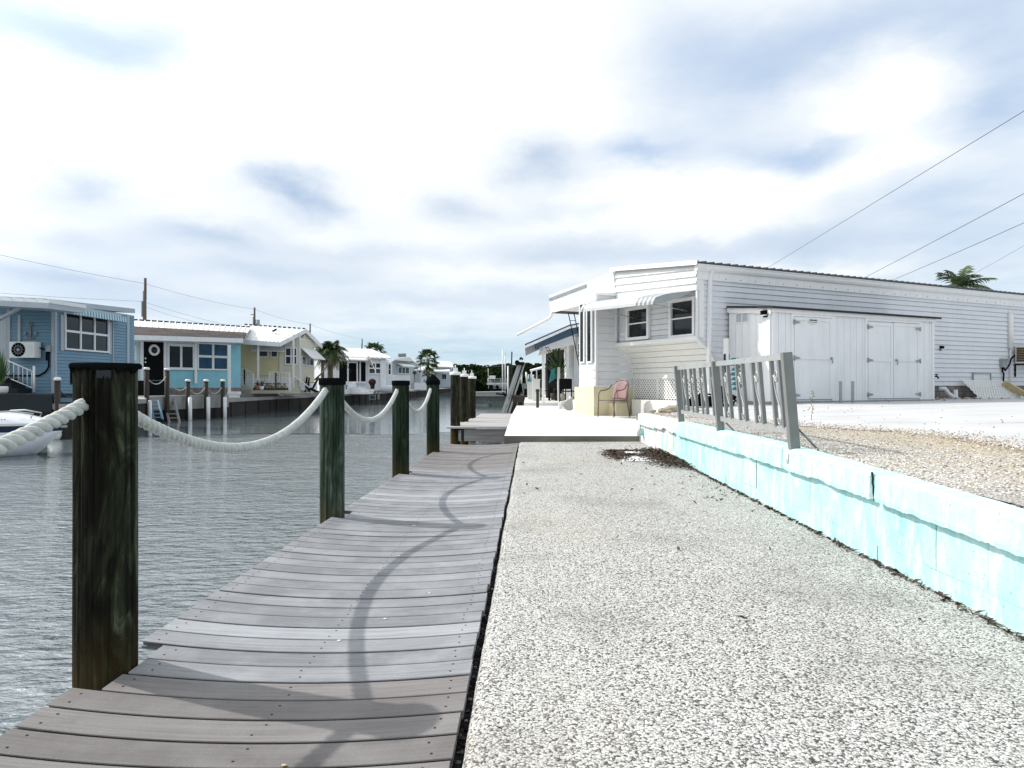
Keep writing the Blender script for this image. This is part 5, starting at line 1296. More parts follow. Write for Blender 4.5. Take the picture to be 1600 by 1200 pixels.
    b = MB(); um = u0 + .09; zz = LWL.z(60, 587); b.tube([LWL.pt(um, z0, .06), LWL.pt(um, z0 - .5, .06), LWL.pt(um - .1, zz + .15, .05), LWL.pt(um - .35, zz, .04), LWL.pt(um - 1.6, zz, .04)], .026, 8); b.tube([LWL.pt(um - .05, z0, .08), LWL.pt(um - .05, z0 - .3, .1)], .03, 8); b.tube([LWL.pt(u0, zm, .06), LWL.pt(u0 - .16, zm + .08, .15)], .02, 6); b.build('cable', M['black_plastic'], r)
    u0, u1, z0, z1 = LWL.rect(38, 503, 60, 529.5); um = (u0 + u1) / 2; b = MB(); n = V(LWL.n.x, LWL.n.y, 0)
    b.tube([LWL.pt(um, z0 + .03, .04), LWL.pt(um, z1 - .1, .04)], .028, 8); b.tube([LWL.pt(um - .1, z1 - .13, .04), LWL.pt(um + .1, z1 - .13, .04)], .022, 8)
    pts = [LWL.pt(um + .055 * math.cos(a_ * math.pi / 6), z1 - .045 + .05 * math.sin(a_ * math.pi / 6), .04) for a_ in range(12)]; b.tube(pts, .014, 6, closed=True)
    pts = [LWL.pt(um + .20 * math.sin(t), z0 + .20 - .18 * math.cos(t), .04) for t in [(-1.35 + 2.7 * i / 12) for i in range(13)]]; b.tube(pts, [.012 + .02 * (1 - abs(i - 6) / 6) for i in range(13)], 8)
    for sg in (-1, 1): b.prism([LWL.pt(um + sg * .25, z0 + .15, .04), LWL.pt(um + sg * .17, z0 + .27, .04), LWL.pt(um + sg * .13, z0 + .16, .04)], n * .025)
    tag(b.build('wall_anchor', M['gray_wood']), 'grey decorative anchor hung on the blue siding', 'anchor')
    # deck, steps, rail, planter
    b = MB(); b.box(-60, -14.05, 21.75, 24.0, .64, .76); b.box(-60, -14.07, 21.72, 21.78, .2, .70); b.box(-14.05, -13.45, 21.9, 23.2, .40, .50)
    tag(b.build('side_deck', M['dark_deck']), 'dark grey deck with deep fascia below the blue house', 'deck')
    b = MB(); W = LWL.off(.35)
    for k in range(3): b.wbox(LWL, LWL.u(12), LWL.u(50 - k * 9), .76 + k * .17, .93 + k * .17, .02, .7)
    tag(b.build('door_steps', M['dark_deck']), 'dark steps up to the door of the blue house', 'steps')
    r = thing('stair_rail', 'white stair handrail with balusters in front of the blue house', 'handrail', LWL.pt(LWL.u(40), .76, .6)); HW = LWL.off(.75)
    P = lambda px, py: HW.pt(HW.u(px), HW.z(px, py), 0)
    b = MB(); b.tube([P(53, 613), P(53, 572)], .035, 8); b.build('newel', M['white_trim'], r)
    b = MB(); b.tube([P(12, 563.5), P(52, 581)], .022, 7); b.tube([P(17, 592), P(52, 607)], .016, 7); b.build('rail', M['white_trim'], r)
    for k in range(5): px = 21.5 + k * 7; b = MB(); b.tube([P(px, 568 + k * 3.0), P(px, 594 + k * 3)], .013, 6); b.build('baluster', M['white_trim'], r)
    c = XY(1, 22.3); r = thing('planter', 'white round pot with spiky green plant on the dark deck', 'planter', V3(c, .76))
    b = MB(); b.lathe(V3(c, .76), [(.14, 0), (.2, .06), (.21, .2), (.19, .24), (.17, .24)], 20); b.build('pot', M['white_plastic'], r)
    b = MB(); spiky(b, V3(c, 1.0), 46, .55, 1.0); b.build('leaves', M['spike'], r)

def spiky(b, c, n, r, h, w=.03):
    c = Vector(c)
    for i in range(n):
        an = R.uniform(0, 6.28); t = R.uniform(.15, 1.0); d = Vector((math.cos(an), math.sin(an), 0)); s = Vector((-d.y, d.x, 0)); pts = []
        for k in range(5):
            q = k / 4; pts.append(c + d * (r * t * q) + V(0, 0, h * (1.15 - .55 * t) * (q - .35 * t * q * q) * 1.2))
        vs = []
        for k, p in enumerate(pts): ww = w * (1 - k / 4) ** .7 + .002; vs += [p - s * ww, p + s * ww]
        b.add(vs, [(2 * k, 2 * k + 1, 2 * k + 3, 2 * k + 2) for k in range(4)])
blue_house()

# boat moored below the blue house
def make_boat():
    bow = XY(97, 17.0); h = V(.95, .31).normalized(); sd = V(h.y, -h.x)           # sd points to the visible side
    root = thing('motor_boat', 'white motor boat with navy stripe moored at the left edge', 'boat', V3(bow - h * 3, WATER_Z))
    ns = 26; L = 6.2
    def P(s, o, z): q = bow - h * s + sd * o; return Vector((q.x, q.y, z))
    def half(s): return 1.12 * (1 - math.exp(-1.15 * s)) 
    def keel(s): return -0.80 + 0.80 * max(0.0, 1 - s / 1.3) ** 2.6 if s < 1.3 else -0.80
    def sheer(s): return 0.11 + 0.02 * min(s, 3)
    hull = MB(); strp = MB(); deck = MB(); rail = MB()
    for side in (1, -1):
        prev = None; pd = None
        for i in range(ns + 1):
            s = L * (i / ns) ** 1.3; zk = min(keel(s), sheer(s) - .18); zs = sheer(s) - .16; B = half(s); col_ = []
            for k in range(8):
                t = k / 7; o = B * (0.62 * min(1, t / .45) + 0.38 * max(0, (t - .45) / .55) ** 1.4) if s > .001 else 0
                o = B * (1 - (1 - t) ** 3.4) * (.97 + .03 * t)
                col_.append(P(s, side * o, zk + (zs - zk) * t))
            st = [P(s, side * B, zs), P(s, side * (B + .012), zs + .02), P(s, side * (B + .012), zs + .14), P(s, side * (B + .03), zs + .15), P(s, side * (B + .03), zs + .20), P(s, side * (B - .0), zs + .215)]
            dz = .12 * min(1, s / .8) + .16 * min(1, max(0, s - .3) / 1.8)
            dk_ = [st[-1], P(s, side * B * .72, zs + .22 + dz * .8), P(s, side * B * .45, zs + .22 + dz), P(s, 0, zs + .22 + dz * 1.05)]
            if prev:
                pc, ps, pdk = prev
                hull.add(pc + col_, [(k, k + 1, 8 + k + 1, 8 + k) for k in range(7)], 0, True)
                strp.add(ps[:3] + st[:3], [(0, 1, 4, 3), (1, 2, 5, 4)], 0, False)
                rail.add(ps[2:] + st[2:], [(k, k + 1, 4 + k + 1, 4 + k) for k in range(3)], 0, False)
                deck.add(pdk + dk_, [(k, k + 1, 4 + k + 1, 4 + k) for k in range(3)], 0, True)
            prev = (col_, st, dk_)
    tr = [P(L, o, z) for o, z in ((-1.1, 0), (1.1, 0), (.9, -.7), (-.9, -.7))]; hull.add(tr, [(0, 1, 2, 3)])
    hull.build('hull', M['gelcoat'], root); strp.build('stripe', M['navy_plastic'], root); rail.build('rub_rail', M['white_plastic'], root); deck.build('deck', M['gelcoat'], root)
    b = MB(); b.tube([P(.55, .34, .28), P(.5, .30, .37), P(.9, .45, .44), P(1.25, .62, .42), P(1.35, .66, .34)], .017, 7); b.build('bow_rail', M['alum_pale'], root)
    b = MB(); b.tube([P(.55, -.34, .28), P(.5, -.30, .37), P(.9, -.45, .44), P(1.25, -.62, .42), P(1.35, -.66, .34)], .017, 7); b.build('bow_rail', M['alum_pale'], root)
    b = MB(); b.beam(P(2.0, .3, .42), P(3.4, .3, .46), .5, .10); b.beam(P(2.3, -.2, .46), P(3.8, -.2, .5), .6, .12); b.build('hatch', M['white_plastic'], root)
    b = MB(); q = P(.06, 0, sheer(0) - .06); b.beam(P(.02, 0, q.z), P(-.10, 0, q.z), .07, .06); b.build('bow_eye', M['galv'], root)
    b = MB(); b.lathe(P(1.05, half(1.05) * .72 + .03, -.25), [(.018, 0), (.014, .02)], 9, axis=(sd.x, sd.y, 0)); b.build('drain_hole', M['dark_void'], root)
    b = MB()
    for k in range(6): s = .95 + k * .055 + (.03 if k > 2 else 0); q = P(s, half(s) * .86 + .01, .20 + .1 * .5); b.beam(q, q + V3(-h * .035, .0), .004, .05)
    b.build('registration_mark', M['gray_stripe'], root)
    b = MB(); c = V(-13.75, 21.35); b.ball((c.x, c.y, WATER_Z + .16), (.19, .19, .22), 16, 10); b.lathe((c.x, c.y, WATER_Z + .36), [(.05, 0), (.05, .06), (.02, .07)], 10); tag(b.build('float_buoy', M['white_plastic']), 'white round float on the water beside the boat bow', 'buoy')
make_boat()

def dock_post(px, ytop, d, zb, lab, name='dock_post', capm='white_plastic', r=.10, group='white capped dock posts on the opposite bank'):
    c = XY(px, d); zt = ZZ(ytop, d); root = thing(name, lab, 'post', V3(c, zb), 0, group)
    b = MB(); b.lathe((c.x, c.y, zb), [(r, 0), (r * .96, zt - zb - .04)], 12); b.build('post', M['dark_wood'], root)
    b = MB(); b.lathe((c.x, c.y, zt - .05), [(r * 1.25, 0), (r * 1.25, .05), (r * .9, .10), (0, .11)], 12); b.build('cap', M[capm], root)
    return root
dock_post(89.8, 592, 21.6, -1.4, 'dark post with white cap at the corner of the dark deck', r=.085)
plabs = ['dark dock post right of the black door', 'dark dock post left of the grey ladder top', 'first of three posts with white sleeves from the grey ladder', 'middle of three posts with white sleeves by the pale seawall', 'post with white sleeve farthest from the grey ladder']
pd = [(229, 576, 30.7), (261, 577, 32.0), (293.5, 594.5, 33.2), (322, 594.5, 34.4), (348, 594.5, 35.6)]
for (px, y, d), lab in zip(pd, plabs):
    r = dock_post(px, y, d, -1.3, lab, r=.105)
    if px != 261:
        b = MB(); q = XY(px + 3.5 + (1.5 if px < 240 else 0), d - .25); b.tube([(q.x, q.y, -1.2), (q.x, q.y, ZZ(621.5 if px > 240 else 627, d))], .085, 12); b.ball((q.x, q.y, ZZ(621.5 if px > 240 else 627, d)), (.085, .085, .05), 12, 6); b.build('sleeve', M['pvc'], r)
def thin_rope(p, q, sg, lab, m='rope', r=.018, name='dock_rope', cat='rope', grp='thin ropes between the dock posts'):
    b = MB(); p, q = Vector(p), Vector(q); b.tube([p.lerp(q, t / 12) - V(0, 0, 4 * sg * (t / 12) * (1 - t / 12)) for t in range(13)], r, 6); return tag(b.build(name, M[m]), lab, cat, grp)
tl = ['thin rope between the two taller dock posts by the black door', 'thin rope from the grey ladder post to the first sleeved post', 'thin rope between the first and middle sleeved posts', 'thin rope between the middle and last sleeved posts']
for k in range(4):
    a, c = pd[k], pd[k + 1]; za = ZZ(a[1] + 9, a[2]) - (0.1 if k < 2 else 0); zc = ZZ(c[1] + 8, c[2]); thin_rope(V3(XY(a[0], a[2]), min(za, 1.5)), V3(XY(c[0], c[2]), zc), .38, tl[k])
thin_rope(V3(XY(90, 21.6), .95), V3(XY(128, 22.8), .8), .22, 'dark rope from the deck corner post along the blue wall', 'wire', .02)
def ladder(p0, p1, w, m, lab, n=5):
    p0, p1 = Vector(p0), Vector(p1); s = V(.95, .3, 0) * (w / 2); root = thing('dock_ladder', lab, 'ladder', p1)
    for sg in (-1, 1): b = MB(); b.beam(p0 + s * sg, p1 + s * sg, .06, .12, 0, (0, -1, .3)); b.build('side_rail', M[m], root)
    b = MB()
    for k in range(n): q = p0.lerp(p1, (k + .5) / n); b.beam(q - s, q + s, .09, .05)
    b.build('rung', M[m], root)
ladder(P3(264, 624, 32.6), P3(273.5, 663, 31.6), .42, 'gray_wood', 'grey ladder leaning down the seawall into the water', 6)
ladder(P3(241, 626, 31.2), P3(247, 655, 30.6), .34, 'blue_siding', 'blue ladder hanging from the dock left of the grey ladder', 5)
b = MB(); W = Wall(XY(205, 32.0), XY(264, 34.2)); b.wbox(W, 0, W.L, .54, 1.24, -.12, -.06); tag(b.build('dark_screen_board', M['black_door']), 'low black board screen in front of the black door', 'screen')

def porthole_house():
    A0, B0 = XY(188, 35.0), XY(376, 40.7); W = Wall(A0, B0); root = thing('teal_house', 'teal and pale blue house with black porthole door and brown shingled eave', 'house', V3(A0.lerp(B0, .5), .5))
    b = MB(); b.wbox(W, -.6, W.L, .4, 3.35, -5.5, 0); b.build('wall', M['teal_paint'], root)
    b = MB(); b.wbox(W, -.5, W.u(307), W.z(262, 577), 3.33, 0, .03); b.wbox(W, W.u(203), W.u(262), .7, 3.33, .0, .028); b.build('pale_wall', M['teal_pale'], root)
    zd = W.z(240, 594); u0, u1, z0, z1 = W.rect(223.5, 534, 254, 594)
    b = MB(); b.wbox(W, u0, u1, z0, z1, .03, .07); d = b.build('door', M['black_door'], root); c = W.pt(W.u(239.5), W.z(239, 547), .07)
    b = MB(); n = (W.n.x, W.n.y, 0); b.lathe(c, [(.17, 0), (.29, 0), (.29, .03), (.17, .035), (.17, 0)], 28, axis=n, caps=False); b.build('porthole_ring', M['white_plastic'], d)
    b = MB(); b.lathe(c, [(.175, 0), (.17, .006), (0, .006)], 24, axis=n); b.build('porthole_glass', M['glass'], d)
    b = MB()
    for py in (560, 566): b.lathe(W.pt(u0 + .07, W.z(226, py), .07), [(.04, 0), (.04, .04)], 10, axis=n)
    b.build('door_knob', M['white_plastic'], d)
    winpx(root, W, 190, 539, 212, 563, o=.03, rows=1, fr=.11, depth=.06); winpx(root, W, 259.5, 537.5, 303.5, 578, o=.03, cols=2, rows=1, fr=.13, mull=.11, depth=.07)
    winpx(root, W, 307.5, 536, 356, 578.5, o=.01, cols=2, rows=2, fr=.08, mull=.13, depth=.06, mglass='glass_blue')
    b = MB()
    for px in (220.5, 256.5, 304.5): u = W.u(px); b.wbox(W, u - .08, u + .06, W.z(px, 599), 3.3, .03, .12)
    b.build('pilaster', M['white_trim'], root)
    b = MB(); q = XY(358.3, 38.4); b.beam(V3(q, .55), V3(q, 3.2), .12, .12); b.build('porch_post', M['white_trim'], root)
    b = MB(); b.wbox(W, W.u(262), W.L + .02, .4, .88, .0, .06); b.build('stone_base', M['stone_skirt'], root)
    b = MB(); e0, e1 = P3(196, 530, 34.0), P3(380, 535, 39.4); slabq(b, [e0 + V(0, 0, .22), e1 + V(0, 0, .22), e1 + V(-.6, 1.6, .22), e0 + V(-.6, 1.6, .22)], .24); b.build('fascia', M['white_trim'], root)
    b = MB(); t0, t1 = P3(196, 509, 34.8), P3(385, 519.5, 40.2); f0, f1 = e0 + V(0, 0, .225), e1 + V(0, 0, .225)
    b.add([f0, f1, t1, t0, f0 + V(-.3, .9, 0), f1 + V(-.3, .9, 0), t1 + V(-.2, .6, 0), t0 + V(-.2, .6, 0)], [(0, 1, 2, 3), (4, 7, 6, 5), (3, 2, 6, 7), (1, 5, 6, 2), (0, 4, 5, 1), (0, 3, 7, 4)]); b.build('shingle_eave', M['brown_shingle'], root)
    b = MB(); q = [t0 + V(-.2, .55, -.04), t1 + V(-.2, .55, -.03), P3(392, 511.5, 44.5), P3(196, 499.5, 38.5)]; slabq(b, q, .06); q2 = [Vector(q[3]), Vector(q[2]), Vector(q[2]) + V(-2.2, 3.4, -.8), Vector(q[3]) + V(-2.2, 3.4, -.8)]; slabq(b, q2, .06); ribs(b, q[0], q[1], q[3], q[2], 22, .05, .05); b.build('metal_roof', M['white_metal'], root)
    b = MB(); 
    for k in range(22): t = (k + .5) / 22; p = Vector(q[3]).lerp(Vector(q[2]), t); b.beam(p + (Vector(q[2]) - Vector(q[3])).normalized() * -.12 + V(0, 0, .035), p + (Vector(q[2]) - Vector(q[3])).normalized() * .12 + V(0, 0, .035), .10, .06)
    b.build('ridge_vent', M['dark_void'], root)
    b = MB()
    for (px, py, w) in ((366, 614, .55), (362, 619, .7)): c = XY(px, 38.5); b.beam((c.x - w / 2, c.y, ZZ(py, 38.5)), (c.x + w / 2, c.y, ZZ(py, 38.5)), .5, .16)
    tag(b.build('white_steps', M['white_trim']), 'two small white steps by the teal house porch post', 'steps')
porthole_house()

def rail_run(name, lab, pts, hgt, m='white_trim', n=6):
    root = thing(name, lab, 'railing', pts[0]); pts = [Vector(p) for p in pts]
    for a, c in zip(pts, pts[1:]):
        b = MB(); b.beam(a + V(0, 0, hgt), c + V(0, 0, hgt), .05, .05); b.beam(a + V(0, 0, .12), c + V(0, 0, .12), .035, .035); b.build('rail', M[m], root)
        for k in range(n + 1):
            q = a.lerp(c, k / n); b = MB(); w = .06 if k in (0, n) else .025; b.beam(q, q + V(0, 0, hgt), w, w); b.build('post' if k in (0, n) else 'baluster', M[m], root)
    return root
def garden_chair(c, ang, lab):
    root = thing('garden_chair', lab, 'chair', c, ang, 'dark garden chairs by the yellow house'); Mx = Matrix.Translation(Vector(c)) @ Matrix.Rotation(ang, 4, 'Z')
    def T(b): b.v = [tuple(Mx @ Vector(v)) for v in b.v]; return b
    for sx in (-.33, .33):
        b = MB(); b.box(sx - .03, sx + .03, -.40, -.33, 0, .60); T(b).build('leg', M['black_iron'], root)
        b = MB(); b.beam((sx, -.3, .36), (sx, .45, .0), .05, .10); T(b).build('leg', M['black_iron'], root)
        b = MB(); b.box(sx - .07, sx + .07, -.42, .36, .60, .63); T(b).build('armrest', M['black_iron'], root)
    b = MB()
    for k in range(5): b.beam((-.3, -.36 + k * .12, .38 - k * .035), (.3, -.36 + k * .12, .38 - k * .035), .10, .02)
    T(b).build('seat', M['black_iron'], root)
    b = MB()
    for k in range(5): x = -.25 + k * .125; b.beam((x, .15, .24), (x * 1.1, .50, 1.02 - abs(k - 2) * .05), .105, .02, 0, (0, 1, 0.3))
    T(b).build('backrest', M['black_iron'], root)

def yellow_house():
    A0, B0, C0 = XY(366, 43.0), XY(469, 44.3), XY(491, 47.2); W = Wall(A0, B0); W2 = Wall(B0, C0); W2.n = V(W2.d.y, -W2.d.x)
    root = thing('yellow_house', 'pale yellow house with white metal gable roof and small window awnings', 'house', V3(A0.lerp(B0, .5), .6))
    zt = 3.62
    b = MB(); b.siding(W, 0, W.u(436), 1.62, zt, .16, 0, .014); b.build('front_wall', M['yellow_siding'], root)
    b = MB(); b.siding(W, W.u(436), W.L, 1.3, zt + .5, .16, 0.01, .014); b.siding(W2, 0, W2.L, 1.0, zt + .35, .16, 0, .014); b.build('gable_wall', M['cream_siding'], root)
    b = MB(); core = [V3(A0 + W.n * -.05, .5), V3(B0 - W.n * .05, .5), V3(C0 - W2.n * .05, .5), V3(C0 + V(-9, 2.5), .5), V3(A0 + V(-2, 5), .5)]; b.prism(core, (0, 0, 3.1)); b.build('core', M['cream_siding'], root)
    pk = [W.pt(W.u(440), zt, .005), W2.pt(W2.L, zt - .1, .005), P3(478, 517, 45.6), P3(450, 529, 44)]
    b = MB(); b.add([W.pt(W.u(438), 3.5, .0), V3(B0, 3.5), V3(C0, 3.5), P3(478, 517.5, 45.7)], [(0, 1, 3), (1, 2, 3)]); b.build('gable', M['cream_siding'], root)
    e0, e1, ap, r0 = P3(374, 531.5, 42.0), P3(437, 535.5, 42.0), P3(478, 514.5, 45.2), P3(380, 507.5, 45.8); rc = P3(503.5, 540, 48.2); bl = rc + V(-9.5, 2.0, .3)
    b = MB(); slabq(b, [e0, e1, ap, r0], .10); slabq(b, [ap, rc, bl, r0 + V(0, .02, 0)], .10); ribs(b, e0, e1, r0, ap, 11, .05, .03); b.build('roof', M['white_metal'], root)
    b = MB(); 
    for p, q in ((e1, ap), (ap, rc), (e0, e1)): b.beam(p + V(.0, -.03, -.1), q + V(0, -.03, -.1), .05, .26)
    b.build('barge_board', M['white_trim'], root)
    b = MB(); k = 13
    for i in range(k): p = Vector(r0).lerp(Vector(ap), (i + .35) / k); q = Vector(r0).lerp(Vector(ap), (i + .85) / k); b.beam(p + V(0, 0, .04), q + V(0, 0, .04), .10, .07)
    b.build('ridge_vent', M['dark_void'], root)
    b = MB(); p = P3(426, 517.5, 43.8); b.beam(p, p + V(.2, .1, .12), .22, .12); b.build('roof_vent', M['dark_void'], root)
    def awn(Wx, px0, px1, py0, py1, proj, nm='awning'):
        u0, u1 = Wx.u(px0), Wx.u(px1); zt_, zb = Wx.z((px0 + px1) / 2, py0), Wx.z((px0 + px1) / 2, py1); b = MB()
        slabq(b, [Wx.pt(u0, zb, proj), Wx.pt(u1, zb, proj), Wx.pt(u1, zt_, .02), Wx.pt(u0, zt_, .02)], .035); ribs(b, Wx.pt(u0, zb, proj), Wx.pt(u1, zb, proj), Wx.pt(u0, zt_, .02), Wx.pt(u1, zt_, .02), 12, .03, .02); b.build(nm, M['white_metal'], root)
    awn(W, 393, 445, 538.5, 549, .75); awn(W2, 470, 492, 545, 560.5, .7)
    winpx(root, W, 404, 546, 419, 558, o=.015, rows=1, fr=.05); winpx(root, W, 423, 546, 434, 558.5, o=.02, rows=1, fr=.05); winpx(root, W, 445, 543, 464.5, 570, o=.02, cols=2, rows=2, fr=.07, mull=.08)
    u0, u1 = 0.4, 3.0; winpx(root, W2, 470.5, 557, 488.5, 571.5, o=.02, cols=3, rows=1, fr=.06, mull=.1)
    b = MB(); u0, u1, z0, z1 = W.rect(436.5, 548, 443, 583); b.wbox(W, u0, u1, z0, z1, .02, .06); b.build('door', M['cream_siding'], root)
    b = MB(); q0 = XY(403.4, 42.2); b.beam(V3(q0, .72), V3(q0, 3.45), .10, .10); q0 = XY(458.6, 43.2); b.beam(V3(q0, .9), V3(q0, 4.1), .09, .09); b.build('porch_post', M['white_trim'], root)
    b = MB(); b.wbox(W2, -.05, .06, .9, 4.2, 0, .03); b.wbox(W, W.L - .06, W.L + .02, .9, 4.2, .01, .035); b.build('corner_trim', M['white_trim'], root)
    b = MB(); rr = random.Random(2); 
    for j in range(4):
        u = 0
        while u < W.L - .2: w = rr.uniform(.25, .4); b.wbox(W, u, min(u + w - .06, W.L), .98 + j * .16, 1.10 + j * .16, -.05, rr.uniform(-.03, .0)) if rr.random() > .3 else None; u += w
    b.build('pierced_skirt', M['white_paint'], root)
    b = MB(); b.wbox(W2, 0, W2.L, .7, 1.15, 0, .2); b.build('white_base', M['white_paint'], root)
    rail_run('porch_railing', 'white porch railing left of the pots at the yellow house', [V3(XY(368, 42.2), 1.05), V3(XY(382, 42.2), 1.05), V3(XY(396, 41.8), .72)], .95)
    rail_run('stair_railing', 'white stair railing in front of the yellow house door', [V3(XY(421, 42.6), .8), V3(XY(431, 42.6), .8), V3(XY(452, 42.2), .75)], 1.0, n=4)
    rail_run('terrace_gate', 'white slatted gate left of the dark garden chairs', [V3(XY(440, 42.8), .62), V3(XY(454, 42.8), .62)], .85, n=9)
    b = MB(); b.beam(V3(XY(459, 43.5), 1.6), V3(XY(484, 44.5), .85), .05, .05); tag(b.build('ramp_handrail', M['white_trim']), 'sloping white handrail behind the dark garden chairs', 'handrail')
    for k, (px, s, lab) in enumerate(((402.5, .17, 'terracotta flower pot at the foot of the porch post'), (409, .14, 'white flower pot beside the terracotta pot'))):
        c = XY(px, 41.7); r = thing('flower_pot', lab, 'flower pot', V3(c, .74)); b = MB(); b.lathe(V3(c, .74), [(s * .7, 0), (s, s * 1.5), (s * .8, s * 1.5)], 14); b.build('pot', M['terracotta' if k == 0 else 'white_plastic'], r)
        b = MB(); spiky(b, V3(c, .74 + s * 1.4), 18, .15, .3); b.build('leaves', M['foliage'], r)
    c = XY(423, 42.0); r = thing('flower_bed', 'low bed of reddish flowers in front of the yellow house', 'flower bed', V3(c, .74)); b = MB(); b.box(c.x - .95, c.x + .95, c.y - .25, c.y + .3, .72, .86); b.build('edging', M['dark_wood'], r)
    b = MB()
    for i in range(420):
        p = V(c.x + R.uniform(-.9, .9), c.y + R.uniform(-.2, .25), .86 + R.uniform(0, .30)); s = R.uniform(.03, .06); a = V(R.uniform(-1, 1), R.uniform(-1, 1), R.uniform(-1, 1)).normalized() * s; e = a.cross(V(R.uniform(-1, 1), R.uniform(-1, 1), 1)).normalized() * s * .6; b.add([p - a, p - e, p + a, p + e], [(0, 1, 2, 3)], 0 if R.random() < .45 else 1)
    b.build('flowers', [M['flower'], M['foliage']], r)
    garden_chair(V3(XY(466, 45.4), .58), 0.5, 'dark adirondack chair seen side on next to the white gate'); garden_chair(V3(XY(474.5, 45.0), .58), 0.15, 'middle dark adirondack chair with tall fan back'); garden_chair(V3(XY(485, 45.2), .58), -1.1, 'dark adirondack chair nearest the corner of the yellow house')
    b = MB(); p = [P3(433, 608, 43.5), P3(434.5, 612, 43.3), P3(436, 617, 43.0), P3(442, 617.5, 42.9)]; b.tube(p, .035, 7); tag(b.build('white_hose', M['pvc']), 'white bent pipe running off the terrace wall below the gate', 'pipe')
yellow_house()

# ------------------------------------------------------------------ palms, far houses
def palm(base, zc, cr, nf, lab, seed, dry=0, trunk_r=.16, up=.55, mfr='frond', lean=(0, 0), leaflets=22, stiff=.0):
    rr = random.Random(seed); base = Vector(base); top = Vector((base.x + lean[0], base.y + lean[1], zc)); root = thing('palm_tree', lab, 'palm', base)
    b = MB(); pts = []; rad_ = []
    for k in range(9): t = k / 8; pts.append(base.lerp(top, t) + V(lean[0] * .2 * math.sin(t * 3.14), 0, 0)); rad_.append(trunk_r * (1.15 - .35 * t))
    b.tube(pts, rad_, 12); b.build('trunk', M['trunk'], root)
    b = MB()
    def frond(an, el, L, mi, droop):
        d = V(math.cos(an), math.sin(an), 0); s = V(-d.y, d.x, 0); sp = []; n = leaflets
        for k in range(n + 1):
            t = k / n; sp.append(top + d * (L * (t * math.cos(el) )) + V(0, 0, L * (t * math.sin(el) - droop * t * t)))
        b.tube(sp[::3] + [sp[-1]], [.022 * (1 - .8 * i / (len(sp[::3]))) * cr for i in range(len(sp[::3]) + 1)], 4, mi)
        for k in range(2, n):
            t = k / n; ll = L * .42 * math.sin(min(1, t * 1.15 + .12) * 3.0) ** .6 * rr.uniform(.8, 1.1); tg = (sp[k + 1] - sp[k - 1]).normalized()
            for sg in (-1, 1):
                di = (s * sg + tg * .75 + V(0, 0, -.28 - .35 * rr.random() + stiff)).normalized(); w = tg * (L * .018)
                p = sp[k]; q = p + di * ll * .6 + V(0, 0, -ll * .05); e = p + di * ll + V(0, 0, -ll * .22)
                b.add([p - w, p + w, q + w * .8, q - w * .8, e], [(0, 1, 2, 3), (3, 2, 4)], mi)
    for i in range(nf):
        t = i / nf; el = 1.25 - 1.75 * t + rr.uniform(-.15, .15); an = i * 2.39996 + rr.uniform(-.2, .2)
        frond(an, el, cr * rr.uniform(.85, 1.1), 0, up * rr.uniform(.7, 1.3))
    for i in range(dry): frond(rr.uniform(0, 6.28), -.9 + rr.uniform(-.35, .2), cr * rr.uniform(.6, .9), 1, .2)
    b.build('crown', [M[mfr], M['frond_dry']], root)
    return root
def fan_palm(base, zc, cr, nf, lab, seed, trunk_r=.15):
    rr = random.Random(seed); base = Vector(base); top = Vector((base.x, base.y, zc)); root = thing('palm_tree', lab, 'palm', base)
    b = MB(); b.tube([base, base.lerp(top, .5) + V(.05, 0, 0), top], [trunk_r * 1.2, trunk_r, trunk_r], 10); b.build('trunk', M['trunk'], root)
    b = MB()
    for i in range(nf):
        an = i * 2.4 + rr.uniform(-.2, .2); el = 1.3 - 1.9 * i / nf; d = V(math.cos(an) * math.cos(el), math.sin(an) * math.cos(el), math.sin(el)); c = top + d * cr * rr.uniform(.5, .62)
        b.tube([top, c], .02, 4, 1); u = d.cross(V(0, 0, 1)).normalized(); n = u.cross(d)
        for k in range(17):
            a = -2.0 + 4.0 * k / 16; di = (d * math.cos(a) + u * math.sin(a)).normalized(); L = cr * .52 * rr.uniform(.85, 1.1); w = (u * math.cos(a) - d * math.sin(a)) * cr * .05
            e = c + di * L + n * (-.1 * L) + V(0, 0, -.22 * L * abs(math.cos(el)) - .12 * L); m_ = c + di * L * .55 + w * 0
            b.add([c, m_ + w, e, m_ - w], [(0, 1, 2, 3)], 0)
    b.build('crown', [M['frond'], M['frond_dry']], root); return root
palm(V3(XY(516, 50), .4), ZZ(546, 50), 1.55, 34, 'bushy palm with dry hanging fronds beside the yellow house', 4, dry=22, trunk_r=.2, up=.6)
palm(V3(XY(504, 52), .4), ZZ(551, 52), 1.1, 18, 'smaller palm leaning behind the bushy palm', 14, dry=6, trunk_r=.13, up=.6)
b = MB(); b.tube([P3(491, 594, 47.5), P3(503, 583, 48), P3(512, 570, 49), P3(516, 556, 50)], .055, 7); tag(b.build('dead_tree', M['trunk']), 'thin leaning bare trunk in front of the bushy palm', 'tree')

